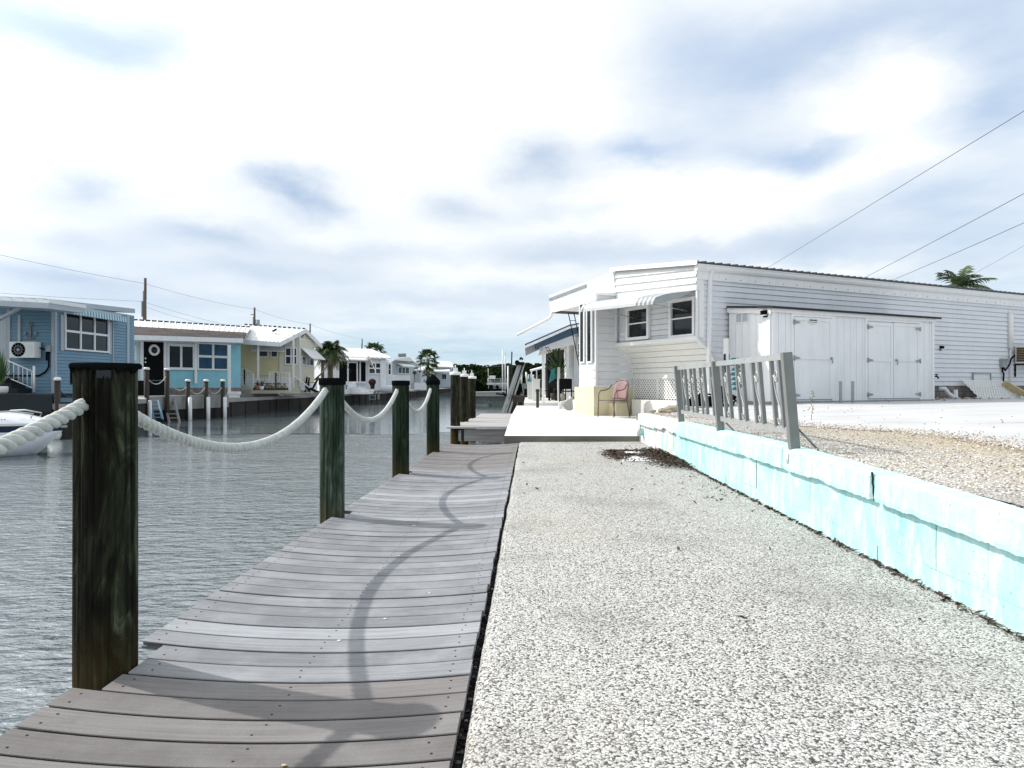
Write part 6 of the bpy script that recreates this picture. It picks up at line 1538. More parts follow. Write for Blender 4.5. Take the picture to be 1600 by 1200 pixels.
def box_house(name, lab, A0, B0, C0, z0, zt, wallm, roofm, ridge, over=.3, seams=0, back=6.0):
    """house seen at a corner: front wall A-B, return wall B-C, gable roof with its ridge given as two points"""
    root = thing(name, lab, 'house', V3(A0.lerp(B0, .5), z0)); W = Wall(A0, B0); W2 = Wall(B0, C0); W2.n = V(W2.d.y, -W2.d.x)
    b = MB(); b.siding(W, 0, W.L, z0, zt, .18, 0, .012); b.siding(W2, 0, W2.L, z0, zt, .18, 0, .012); b.build('wall', M[wallm], root)
    bk = -W.n * back; b = MB(); b.prism([V3(p, z0) for p in (A0 - W.n * .04, B0 - W.n * .04 - W.d * .04, B0 + bk, A0 + bk)], (0, 0, zt - z0)); b.build('core', M[wallm], root)
    r0, r1 = ridge; e0 = W.pt(-over, zt - .02, over); e1 = W.pt(W.L + over, zt - .02, over); h0 = r0 + (r0 - e0) * 1.0; h1 = r1 + (r1 - e1) * 1.0; h0.z = zt; h1.z = zt
    b = MB(); slabq(b, [e0 + V(0, 0, .12), e1 + V(0, 0, .12), r1, r0], .10); slabq(b, [r0, r1, h1, h0], .10); b.add([V3(B0, zt), V3(W2.b, zt), r1 - V(0, 0, .12) - W.d.to_3d() * over], [(0, 1, 2)])
    if seams: ribs(b, e0 + V(0, 0, .12), e1 + V(0, 0, .12), r0, r1, seams, .05, .04)
    b.build('roof', M[roofm], root)
    return root, W, W2
# white house with dark screened porch
root, W, W2 = box_house('screened_house', 'white house with dark screened porch and tilted window shade beyond the bushy palm', XY(505, 58), XY(602, 62), XY(613, 68), .55, 3.3, 'white_siding', 'white_metal', (P3(520, 544, 63.5), P3(579, 545.5, 66)), .35, 14)
b = MB(); u0, u1, z0, z1 = W.rect(529, 565, 571, 597.5); b.wbox(W, u0, u1, z0, z1, .0, .03); b.build('porch_screen', M['black_door'], root)
b = MB()
for px in (528, 543, 557.5, 562): u = W.u(px); b.wbox(W, u - .06, u + .06, z0, z1, .03, .09)
b.wbox(W, W.u(543), W.u(557), z1 - .12, z1, .03, .08); b.wbox(W, u0, u1, z0 - .1, z0 + .08, .03, .10); b.build('porch_frame', M['white_trim'], root)
b = MB(); slabq(b, [W.pt(W.u(534), W.z(550, 562), 1.0), W.pt(W.u(566), W.z(550, 562), 1.0), W.pt(W.u(570), W.z(550, 557), 0.02), W.pt(W.u(537), W.z(550, 557), .02)], .1); b.build('porch_roof', M['white_metal'], root)
winpx(root, W, 506, 560, 511, 573, o=.02, cols=2, rows=2); winpx(root, W, 575, 566, 597, 585, o=.02, cols=2, rows=2, fr=.1, mull=.12)
b = MB(); slabq(b, [W.pt(W.u(564), W.z(575, 566), 1.3) + V(0, 0, .55), P3(587, 580.5, 59), P3(582, 571, 60.3), W.pt(W.u(563), W.z(568, 562), .1)], .06); b.build('tilted_shade', M['white_metal'], root)
b = MB(); slabq(b, [P3(571.5, 565.5, 60.3), P3(612, 566, 63), P3(609, 563.5, 66), P3(572, 563, 63)], .14); b.build('flat_roof', M['white_metal'], root)
b = MB(); W.z; b.wbox(W, W.L - .55, W.L + .02, .6, 3.2, .02, .08); b.build('corner_panel', M['white_trim'], root); winpx(root, W, 605, 568, 610.5, 586, o=.07, rows=2, fr=.07)
# grey houses
root, W, W2 = box_house('grey_house', 'grey house with white framed windows and small white canopy', XY(613, 74), XY(641, 78), XY(658, 96), .6, 3.5, 'gray_siding', 'gray_shingle', (P3(618, 560, 82), P3(640, 558, 85)), .3)
winpx(root, W, 621, 572.5, 639, 585, o=.02, cols=3, rows=1, fr=.12, mull=.13); winpx(root, W2, 646, 570, 657, 583, o=.02, cols=2, rows=1, fr=.12, mull=.2)
b = MB(); slabq(b, [W.pt(W.u(619), W.z(625, 572), .9), W.pt(W.u(638), W.z(625, 572), .9), W.pt(W.u(638), W.z(625, 567), .02), W.pt(W.u(619), W.z(625, 567), .02)], .08); b.wbox(W, W.u(612), W.u(640), .6, W.z(625, 586), .02, .08); b.build('canopy', M['white_metal'], root)
root, W, W2 = box_house('small_white_house', 'small white house with low roof and outside stair', XY(656, 98), XY(673, 102), XY(680, 120), .6, 3.0, 'white_siding', 'white_metal', (P3(657, 567, 106), P3(671, 568, 110)), .3)
winpx(root, W, 664, 578, 669, 588, o=.02, rows=1)
root, W, W2 = box_house('far_house', 'distant grey house with ribbed white metal roof near the canal end', XY(681, 118), XY(704, 124), XY(707, 140), .6, 4.0, 'gray_siding', 'white_metal', (P3(684, 564, 128), P3(703, 564.5, 132)), .4, 10)
b = MB(); slabq(b, [P3(679, 579.5, 114), P3(703, 580, 117), P3(703, 577, 121), P3(679, 577, 119)], .2); b.build('porch_roof', M['white_metal'], root); winpx(root, W, 690, 584, 697, 593, o=.02, cols=2, rows=1)
fan_palm(V3(XY(668.5, 92), .4), ZZ(563, 92), 1.75, 17, 'dark fan palm standing between the grey house and the distant ribbed roof', 5, .2)
fan_palm(V3(XY(585, 80), .4), ZZ(553, 80), 1.6, 15, 'fan palm crown rising behind the screened house roof', 9, .18)
fan_palm(V3(XY(670, 88), .4), ZZ(583, 88), 1.0, 14, 'short bushy palm below the dark fan palm', 12, .14)
c = XY(648, 82); root = thing('small_tree', 'small yellow green potted tree in front of the grey house', 'tree', V3(c, .4)); b = MB(); b.tube([V3(c, .4), V3(c, 2.2)], .05, 6); b.build('trunk', M['trunk'], root); b = MB(); spiky(b, V3(c, 2.2), 40, .75, .5, .06); b.build('crown', M['spike'], root)
b = MB(); p = P3(623, 555.5, 108); b.beam(p, P3(634, 555, 108), 1, .5); b.beam(P3(630, 556, 107), P3(632.5, 553, 107), .3, .3); tag(b.build('distant_house', M['gray_shingle']), 'dark distant roof line behind the grey house', 'house')
# things on the far terrace
def white_boat(px, py, d, L, lab):
    c = XY(px, d); z = ZZ(py, d); root = thing('covered_dinghy', lab, 'boat', V3(c, .3)); b = MB(); n = 12; pr = None
    for i in range(n + 1):
        s = i / n; w = .5 * math.sin(min(1, s * 1.6 + .08) * 1.57) ** .7; zb = .32 + .25 * (1 - s) ** 3; r_ = [V(c.x + (s - .5) * L, c.y + w * q, zb + (z - zb) * h) for q, h in ((-1, 1), (-.8, .3), (0, 0), (.8, .3), (1, 1), (0, 1.15))]
        if pr: b.add(pr + r_, [(k, (k + 1) % 6, 6 + (k + 1) % 6, 6 + k) for k in range(6)], 0, True)
        pr = r_
    b.add(pr, [tuple(range(6))]); b.build('hull', M['gelcoat'], root)
white_boat(604, 603, 62, 2.6, 'white skiff at the corner of the screened house')
b = MB(); W = Wall(XY(505, 55), XY(556, 58)); b.wbox(W, 0, W.L, .3, ZZ(599, 56), -.25, 0); b.wbox(W, W.L * .35, W.L * .42, .3, ZZ(597, 56), -.28, .03); b.wbox(W, W.L * .95, W.L, .3, ZZ(597, 57), -.28, .03); tag(b.build('low_wall', M['white_paint']), 'low white masonry wall in front of the screened porch', 'wall')
b = MB(); W = Wall(XY(557, 57), XY(572, 58))
for k in range(3): b.wbox(W, .04 * k, W.L - .04 * k, .3, .48 + .18 * k, -.3 - .3 * k, .7 - .28 * k)
tag(b.build('porch_steps', M['white_paint']), 'white steps up to the screened porch door', 'steps')
c = XY(582, 58); b = MB(); b.ball((c.x, c.y, 1.25), (.32, .25, .28), 9, 6, 0, .12, False); b.lathe((c.x, c.y, .7), [(.16, 0), (.2, .35)], 9); tag(b.build('red_shrub', M['dark_red']), 'dark red shrub in a pot by the white dock ladder', 'shrub')
b = MB(); c = XY(653, 80)
b.beam(P3(643, 603, 80), P3(662, 604, 82), .8, .75); tag(b.build('white_dock_box', M['white_plastic']), 'long white storage box on the far terrace by the stair', 'box')
root = thing('dock_ladder', 'white tubular dock ladder standing at the seawall by the screened house', 'ladder', P3(583, 624, 63))
for px in (577.5, 586.2): b = MB(); b.tube([P3(px, 625, 63), P3(px, 604, 63), P3(px + 4, 602, 63.6)], .06, 7); b.build('side_rail', M['pvc'], root)
b = MB()
for y in (624, 618, 612): b.beam(P3(577.5, y, 63), P3(586, y, 63), .06, .06)
b.build('rung', M['pvc'], root)
b = MB(); b.beam(P3(591.5, 624, 64), P3(590.5, 598.5, 64), .14, .14); tag(b.build('white_dock_post', M['pvc']), 'white square post beside the white dock ladder', 'post')
b = MB(); b.beam(P3(662, 594, 84), P3(676, 606, 83), .06, .3); b.beam(P3(661, 590, 85), P3(675, 601, 84), .05, .05); tag(b.build('outside_stair', M['gray_siding']), 'sloping outside stair of the small white house', 'stair')
b = MB(); b.tube([P3(541, 608, 57), P3(541, 602.5, 57), P3(545, 602, 57.5), P3(545, 608, 57.5)], .035, 6); tag(b.build('grab_rail', M['black_iron']), 'small dark hoop rail on the terrace behind the second pile', 'rail')

# ------------------------------------------------------------------ mangroves across the canal end
def mangroves():
    b = MB(); rr = random.Random(21)
    def topz(x): return 5.7 + 1.2 * noise.noise(V(x * .05, 1, 0)) + .9 * noise.noise(V(x * .21, 4, 0)) + .45 * noise.noise(V(x * .7, 8, 0))
    for i in range(24000):
        x = rr.uniform(-34, 42); t = rr.random() ** .8; h = topz(x); z = -.4 + (h + .4) * t
        cl = noise.noise(V(x * .55, z * .8, 3)) 
        y = 168 + rr.uniform(0, 5) - 3.2 * math.sin(min(1, t * 1.15) * 3.0) - 2.2 * cl
        if cl < -.28 and rr.random() < .75: continue
        s = rr.uniform(.26, .5); a = V(rr.uniform(-1, 1), rr.uniform(-.6, .6), rr.uniform(-.6, 1)).normalized() * s; e = a.cross(V(rr.uniform(-1, 1), rr.uniform(-1, 1), rr.uniform(-1, 1))).normalized() * s * .65; p = V(x, y, z)
        b.add([p - a, p - e, p + a, p + e], [(0, 1, 2, 3)])
    for i in range(180): x = rr.uniform(-34, 42); b.tube([(x, 168, -.9), (x + rr.uniform(-.6, .6), 169, topz(x) * .7)], .08, 4)
    q = [(-60, 173, -1), (60, 173, -1), (60, 173, 4.3), (-60, 173, 4.3)]; b.add(q, [(0, 1, 2, 3)])
    tag(b.build('mangrove_thicket', M['mangrove']), kind='stuff')
mangroves()
b = MB(); b.quad((-120, 174, -.3), (160, 174, -.3), (160, 800, -.3), (-120, 800, -.3)); tag(b.build('far_land', M['earth']), kind='structure')

# ------------------------------------------------------------------ right bank beyond the patio
def blue_roof_house():
    root = thing('blue_roof_house', 'white house with navy metal roof and open porch beyond the white house', 'house', V3(XY(885, 30), .37))
    W = Wall(XY(896.5, 30), XY(930, 30.0)); b = MB(); b.siding(W, 0, W.L + 4, .37, 3.6, .14, 0, .014); b.build('wall', M['white_siding'], root)
    b = MB(); b.wbox(W, .02, W.L + 4, .37, 3.6, -6, -.02); b.build('core', M['white_siding'], root)
    winpx(root, W, 901, 536, 913, 560, o=.015, rows=2, fr=.05); 
    b = MB(); t, c_, e_ = P3(820, 537.5, 25), P3(889, 507.5, 26.6), P3(926, 500, 27.6); D = dk(0, 9).to_3d()
    sl = V(0, 0, -.07); slabq(b, [t, c_, c_ + D, t + D], .05); slabq(b, [c_, e_, e_ + D, c_ + D], .05); b.build('roof', M['navy_metal'], root)
    b = MB()
    for p, q in ((t, c_), (c_, e_)): b.beam(p + V(0, 0, -.10), q + V(0, 0, -.10), .05, .09)
    b.build('white_barge', M['white_trim'], root)
    b = MB(); p, q = P3(836, 539, 26), P3(905, 513.5, 28.0); b.beam(p + V(0, .1, -.02), q + V(0, .1, -.02), .05, .26); b.build('blue_fascia', M['navy_metal'], root)
    b = MB(); p, q = P3(843.5, 543, 27), P3(899, 522, 29); b.hexa([p + V(0, 0, -.16), q + V(0, 0, -.42), q + V(0, .3, -.42), p + V(0, .3, -.16), p, q, q + V(0, .3, 0), p + V(0, .3, 0)]); b.build('porch_beam', M['white_trim'], root)
    b = MB(); b.quad(p + V(0, .1, -.03), q + V(0, .1, -.2), q + V(.3, 7, -.2), p + V(.2, 7, -.03)); b.build('porch_ceiling', M['cream_siding'], root)
    for px, d, yt in ((849, 27.1, 541), (886.8, 29.0, 530)): b = MB(); c = XY(px, d); b.beam(V3(c, .37), V3(c, ZZ(yt, d)), .10, .10); b.build('porch_post', M['white_trim'], root)
    b = MB(); p = XY(886.8, 29.0); b.tube([V3(p, 2.35), V3(p + V(-.15, 0), 2.6), V3(p + V(-.5, 0), 2.68)], .035, 6); b.build('post_bracket', M['white_trim'], root)
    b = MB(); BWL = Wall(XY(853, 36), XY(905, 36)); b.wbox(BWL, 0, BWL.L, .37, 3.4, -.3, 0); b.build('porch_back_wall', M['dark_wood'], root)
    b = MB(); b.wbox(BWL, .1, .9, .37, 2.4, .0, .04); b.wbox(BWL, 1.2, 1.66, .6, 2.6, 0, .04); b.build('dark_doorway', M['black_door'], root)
blue_roof_house()
def trellis(a, c, w, lab, n=9):
    a, c = Vector(a), Vector(c); s = V(w, 0, 0); root = thing('iron_trellis', lab, 'trellis', c); b = MB(); b.beam(a, c, .022, .022); b.beam(a + s, c + s, .022, .022); b.build('upright', M['black_iron'], root)
    b = MB()
    for k in range(n + 1):
        p = a.lerp(c, (k + .2) / (n + .4))
        if k in (0, 1, 3, n - 3, n): b.beam(p, p + s, .016, .016)
    for j in range(1, 4): b.beam(a.lerp(c, .70) + s * j / 4, a.lerp(c, .97) + s * j / 4, .010, .010)
    for k in range(7): p = a.lerp(c, .70 + .045 * k); b.beam(p, p + s, .010, .010)
    b.build('crossbar', M['black_iron'], root)
trellis(P3(887.5, 486.5, 21.6), P3(911, 600, 21.4), .17, 'tall black iron trellis post under the white house eave')
trellis(P3(852, 542, 26.9), P3(868, 567, 26.9), .10, 'short black iron bracket at the porch post of the navy roofed house', 5)
for k, (px, d, zc, r_, h_, lab) in enumerate(((872, 30.5, 1.2, .75, 1.5, 'big dark spiky palm plant on the shaded porch'), (866, 31.5, 1.8, .5, .9, 'spiky plant in front of the teal cloth on the shaded porch'), (879.5, 29.6, .8, .35, .7, 'pale drooping potted plant beside the second porch post'))):
    c = XY(px, d); root = thing('potted_plant', lab, 'plant', V3(c, .37)); b = MB(); b.lathe(V3(c, .37), [(.14, 0), (.19, .3), (.16, .3)], 12); b.build('pot', M['dark_wood'] if k < 2 else M['bank_cap'], root)
    b = MB(); b.tube([V3(c, .6), V3(c, zc)], .04, 6, 0); spiky(b, V3(c, zc), 70, r_, h_, .035); b.build('leaves', M['spike'] if k < 2 else M['frond_dry'], root)
c = XY(862, 29.5); b = MB(); b.prism([V3(c + V(-.12, 0), 1.1), V3(c + V(.14, 0), 1.3), V3(c + V(.14, 0), 1.75), V3(c + V(-.02, 0), 1.65)], (0, .05, 0)); tag(b.build('teal_cloth', M['teal_plastic']), 'dark teal cloth hanging on the shaded porch', 'cloth')
c = XY(873, 28.5); b = MB(); b.tube([V3(c, .4), V3(c, 1.75)], .055, 8); tag(b.build('white_tube', M['pvc']), 'white upright tube standing among the porch plants', 'tube')
def porch_chair(px, d, lab, ang):
    c = XY(px, d); root = thing('porch_chair', lab, 'chair', V3(c, .37), ang, 'dark porch chairs'); Mx = Matrix.Translation(V3(c, .37)) @ Matrix.Rotation(ang, 4, 'Z')
    def T(b): b.v = [tuple(Mx @ Vector(v)) for v in b.v]; return b
    for sx in (-.26, .26):
        for sy in (-.24, .26): b = MB(); b.box(sx - .018, sx + .018, sy - .018, sy + .018, 0, .62 if sy < 0 else .9); T(b).build('leg', M['black_iron'], root)
    b = MB(); b.box(-.26, .26, -.26, .26, .40, .44); T(b).build('seat', M['black_iron'], root); b = MB(); b.box(-.26, .26, .24, .28, .5, .92); T(b).build('backrest', M['black_iron'], root)
porch_chair(888.5, 28.0, 'dark chair right behind the second porch post', .4); porch_chair(858, 30.5, 'dark chair in the deep shade behind the first porch post', -.8)
for k, (px, d, w, z0, z1, m, lab) in enumerate(((837.5, 30, .16, .37, 1.25, 'white_plastic', 'white upright box just left of the porch post'), (831.5, 33, .22, .37, 1.15, 'white_plastic', 'white cabinet behind the white upright box'))):
    c = XY(px, d); b = MB(); b.box(c.x - w, c.x + w, c.y - .2, c.y + .2, z0, z1); b.box(c.x - w - .02, c.x + w + .02, c.y - .22, c.y + .22, z1, z1 + .04); b.box(c.x - w + .03, c.x + w - .03, c.y - .215, c.y - .2, z0 + .08, z1 - .06); tag(b.build('dock_box', M[m]), lab, 'box')
b = MB(); slabq(b, [P3(828, 578.5, 55), P3(852, 573, 55), P3(852, 571, 58), P3(828, 577.5, 58)], .12)
for px in (838.5, 851): c = XY(px, 56.5); b.beam(V3(c, .3), V3(c, 2.3), .1, .1)
tag(b.build('canopy', M['white_metal']), 'small white flat canopy on posts far along the right bank', 'canopy')
# dark work dock, pile, gangway lift, boats
b = MB(); b.box(XY(799, 38)[0], XY(850, 38)[0], 37.6, 42, .36, .48); b.box(XY(801, 38)[0], XY(850, 38)[0], 37.65, 37.75, .12, .36); b.box(XY(836, 38)[0], XY(838.5, 38)[0], 37.5, 37.6, -.5, .75)
for px in (804, 813, 822): c = XY(px, 38.2); b.beam(V3(c, -1.5), V3(c, .36), .22, .22)
tag(b.build('work_dock', M['dark_wood']), 'dark timber work dock at the right bank beyond the patio', 'dock')
c = XY(797.3, 39.5); root = thing('timber_pile', 'tall green stained pile with a dark pole on its top beside the slanting lift', 'pile', V3(c, WATER_Z)); b = MB(); pile_body(c, .13, -2, ZZ(570, 39.5), 31, b, 20, 16); b.build('post', M['pile_mid'], root)
b = MB(); b.tube([V3(c + V(.07, 0), ZZ(575, 39.5)), V3(c + V(.09, 0), ZZ(549.5, 39.5))], .035, 8); b.build('top_pole', M['black_iron'], root); b = MB(); b.tube([V3(c + V(-.12, -.1), -.6), V3(c + V(-.12, -.1), ZZ(572, 39.5))], .045, 8); b.build('white_pipe', M['pvc'], root)
root = thing('lift_gangway', 'slanting grey aluminium boat lift ramp rising from the water to the work dock', 'lift', P3(790, 640, 38)); a, c = P3(785, 645.5, 38), P3(812, 566, 38)
for k, dx in enumerate((0, .26, .40)): b = MB(); b.beam(a + V(dx * .8, 0, 0), c + V(dx * .6, 0, 0), .07, .16); b.build('side_beam', M['alum_pale'] if k != 1 else M['galv'], root)
b = MB()
for k in range(9): p = a.lerp(c, .08 + k * .1); b.beam(p, p + V(.32, 0, 0), .05, .05)
b.build('rung', M['alum'], root)
b = MB(); b.beam(P3(805.5, 568, 37.9), P3(819, 568, 37.9), .2, .16); b.lathe(P3(808, 566.5, 37.8), [(.05, 0), (.13, .0), (.13, .1), (.05, .1)], 14, axis=(0, -1, 0)); b.tube([P3(812, 562, 38), P3(814, 559, 38), P3(817, 562, 38)], .06, 6); b.build('winch_head', M['black_iron'], root)
b = MB(); b.beam(P3(775, 615, 38), P3(797, 618, 38), .06, .08); b.tube([P3(785, 614, 37.9), P3(790, 618, 37.9)], .07, 6); b.build('hinge_arm', M['pile_brown'] if False else M['black_iron'], root)
for px, y0, y1, d, m, lab in ((808, 600.5, 619, 38.6, 'black_door', 'tall black crate on the work dock'), (826, 609, 617.5, 38.6, 'black_door', 'low black crate on the work dock')):
    w = (5 if px < 810 else 7) / F * d; c = XY(px, d); b = MB(); b.box(c.x - w, c.x + w, c.y - .2, c.y + .25, .48, ZZ(y0, d)); b.box(c.x - w - .02, c.x + w + .02, c.y - .22, c.y + .27, ZZ(y0, d), ZZ(y0, d) + .05); tag(b.build('crate', M[m]), lab, 'crate')
c = XY(826, 41.2); root = thing('work_skiff', 'grey skiff end with white gear and teal bottle behind the black crates', 'boat', V3(c, .48)); b = MB(); b.hexa([(c.x - .3, c.y - .4, .5), (c.x + .3, c.y - .4, .5), (c.x + .3, c.y + .8, .5), (c.x - .3, c.y + .8, .5), (c.x - .42, c.y - .42, 1.12), (c.x + .42, c.y - .42, 1.12), (c.x + .4, c.y + 1, 1.12), (c.x - .4, c.y + 1, 1.12)]); b.build('hull', M['galv'], root)
b = MB()
for k in range(9): p = V(c.x + R.uniform(-.5, .25), c.y, 1.1); b.tube([p, p + V(R.uniform(-.12, .2), 0, R.uniform(.3, .75))], R.uniform(.02, .06), 6)
b.build('gear', M['white_plastic'], root); b = MB(); b.tube([V(c.x + .02, c.y - .1, 1.12), V(c.x + .03, c.y - .1, 1.5)], .06, 8); b.build('bottle', M['teal_plastic'], root)
# pontoon boat on its lift near the canal end
d = 75; root = thing('pontoon_boat', 'pontoon boat with dark canopy and black outboard near the canal end', 'boat', P3(780, 610, d)); b = MB(); b.hexa([P3(760.5, 601, d), P3(803, 600.5, d), P3(803, 600.5, d + 2.2), P3(760.5, 601, d + 2.2), P3(760.5, 598.6, d), P3(803, 598, d), P3(803, 598, d + 2.2), P3(760.5, 598.6, d + 2.2)]); b.build('deck', M['white_plastic'], root)
b = MB()
for dy in (.2, 1.8): b.tube([P3(763, 604, d + dy), P3(805, 604, d + dy)], .22, 10)
b.build('pontoon', M['galv'], root)
b = MB()
for y in (592, 595.5, 598): b.tube([P3(761.5, y, d), P3(803, y, d)], .04, 5)
for px in (762, 773, 782, 792, 802): b.tube([P3(px, 591.5, d), P3(px, 599, d)], .04, 5)
b.build('fence', M['alum_pale'], root)
b = MB(); slabq(b, [P3(762, 573.5, d), P3(800, 572.5, d), P3(800, 572, d + 2), P3(762, 573, d + 2)], .12); b.build('canopy', M['black_door'], root)
b = MB()
for px in (763, 798): b.tube([P3(px, 574, d + .5), P3(px, 600, d + .5)], .05, 5)
b.build('canopy_pole', M['alum_pale'], root)
b = MB(); b.beam(P3(767, 602, d - .2), P3(767, 612, d - .2), .42, .5); b.beam(P3(775, 603, d - .2), P3(779, 607, d - .2), .5, .3); b.build('outboard', M['black_door'], root)
b = MB(); b.beam(P3(764.5, 589.5, d), P3(774, 589.5, d), .5, .35); b.build('seat', M['white_plastic'], root)
for px, y0, y1, lab in ((785.3, 546, 606, 'taller white guide pole of the boat lift'), (789.3, 551, 604, 'shorter white guide pole of the boat lift')): b = MB(); b.tube([P3(px, y1 + 6, 66), P3(px, y0, 66)], .055, 8); tag(b.build('guide_pole', M['pvc']), lab, 'pole', 'white guide poles of the boat lift')
d = 62; root = thing('flat_skiff', 'low pale flat skiff lying across the water in front of the pontoon boat', 'boat', P3(768, 622, d)); b = MB(); b.hexa([P3(742, 619, d), P3(789, 619, d), P3(789, 619, d + 1.6), P3(742, 619, d + 1.6), P3(740, 613, d), P3(791, 612, d), P3(791, 612, d + 1.6), P3(740, 613, d + 1.6)]); b.build('hull', M['bank_cap'], root)
b = MB(); b.beam(P3(741, 612.5, d - .02), P3(790, 611.5, d - .02), .1, .06); b.build('gunwale', M['white_plastic'], root)

# ------------------------------------------------------------------ poles, wires, right palm
pole = []
for k, (px, yt, d, lab) in enumerate(((226, 434.5, 55, 'tall brown utility pole above the teal house roof'), (397, 480.5, 75, 'utility pole with transformer above the yellow house roof'), (484, 505.5, 100, 'distant utility pole at the yellow gable'), (565.5, 529, 140, 'farthest utility pole above the screened house roof'))):
    c = XY(px, d); root = thing('utility_pole', lab, 'utility pole', V3(c, .3), 0, 'utility poles behind the opposite bank'); b = MB(); zt = ZZ(yt, d); b.tube([V3(c, .3), V3(c, zt - 1.0)], [.16, .13], 10); b.tube([V3(c + V(.05, 0), zt - 1.6), V3(c + V(.05, 0), zt)], .10, 8); b.build('pole', M['pole_wood'], root)
    if k == 1: b = MB(); b.tube([V3(c + V(.38, 0), zt - 2.1), V3(c + V(.38, 0), zt - 1.3)], .22, 12); b.beam(V3(c, zt - .75), V3(c + V(-.35, 0), zt - .75), .1, .1); b.build('transformer', M['galv'], root)
    if k == 0: b = MB(); b.beam(V3(c + V(-.12, -.1), zt - 3), V3(c + V(-.12, -.1), zt - 1.8), .08, .2); b.build('bracket', M['galv'], root)
    pole.append((c, zt))
def cable(p, q, sg, r, lab): return thin_rope(p, q, sg, lab, 'wire', r, 'power_line', 'power line', 'overhead power lines')
cable(P3(-120, 370, 45), P3(226, 443, 55), .15, 0.0099, 'uppermost overhead line running to the tallest brown utility pole'); cable(P3(226, 443, 55), P3(397, 483, 75), .2, 0.0099, 'overhead line between the tallest pole and the transformer pole')
cable(P3(397, 483, 75), P3(484, 507, 100), .2, 0.0112, 'overhead line from the transformer pole to the yellow gable pole'); cable(P3(484, 507, 100), P3(565, 530, 140), .2, 0.0124, 'overhead line to the farthest utility pole')
cable(P3(-120, 448, 45), P3(226, 471, 55), .1, 0.0081, 'lower overhead line left of the tallest pole'); cable(P3(226, 472, 55), P3(360, 509, 62), .1, 0.0081, 'lower overhead line dropping right from the tallest pole to the roofs'); cable(P3(226, 479, 55), P3(320, 506, 58), .1, 0.0074, 'lowest overhead line dropping right from the tallest pole')
cable(P3(1140, 455, 36), P3(1720, 100, 11), .0, 0.0068, 'thin uppermost power line at the upper right'); cable(P3(1265, 477, 36), P3(1720, 238, 15), .05, 0.0087, 'middle power line above the white house roof'); cable(P3(1290, 480, 38), P3(1720, 294, 17), .08, 0.0087, 'power line just below the middle one above the white house roof'); cable(P3(1470, 456, 42), P3(1720, 314, 24), .05, 0.0074, 'short power line behind the palm at the right')
palm(V3(XY(1500, 40), .6), ZZ(447, 40), 2.0, 15, 'green palm crown showing above the white house roof', 6, dry=0, trunk_r=.17, up=.45, stiff=.25, leaflets=26)
# ================================================================== CAMERA, SUN, SKY
def make_camera():
    cd = bpy.data.cameras.new('camera'); cd.sensor_width = 36; cd.lens = F / 1600 * 36; cd.clip_start = 0.05; cd.clip_end = 3000
    cd.shift_y = -(600 - HY) / 1600 * 1.0 * -1 * -1
    o = bpy.data.objects.new('camera', cd); col.objects.link(o); o.location = (0, 0, HC); o.rotation_euler = (rad(90), 0, 0); bpy.context.scene.camera = o
make_camera()
SUN_DIR = Vector((-0.940 * 0.745, 0.342 * 0.745, 0.667)).normalized()
def make_sun():
    l = bpy.data.lights.new('sun', 'SUN'); l.energy = SUN_E; l.angle = rad(0.7); l.color = (1.0, 0.965, 0.90)
    o = bpy.data.objects.new('sun', l); col.objects.link(o); o.rotation_euler = (-SUN_DIR).to_track_quat('-Z', 'Y').to_euler(); o.location = (-20, 10, 30)
SUN_E = 4.2
make_sun()
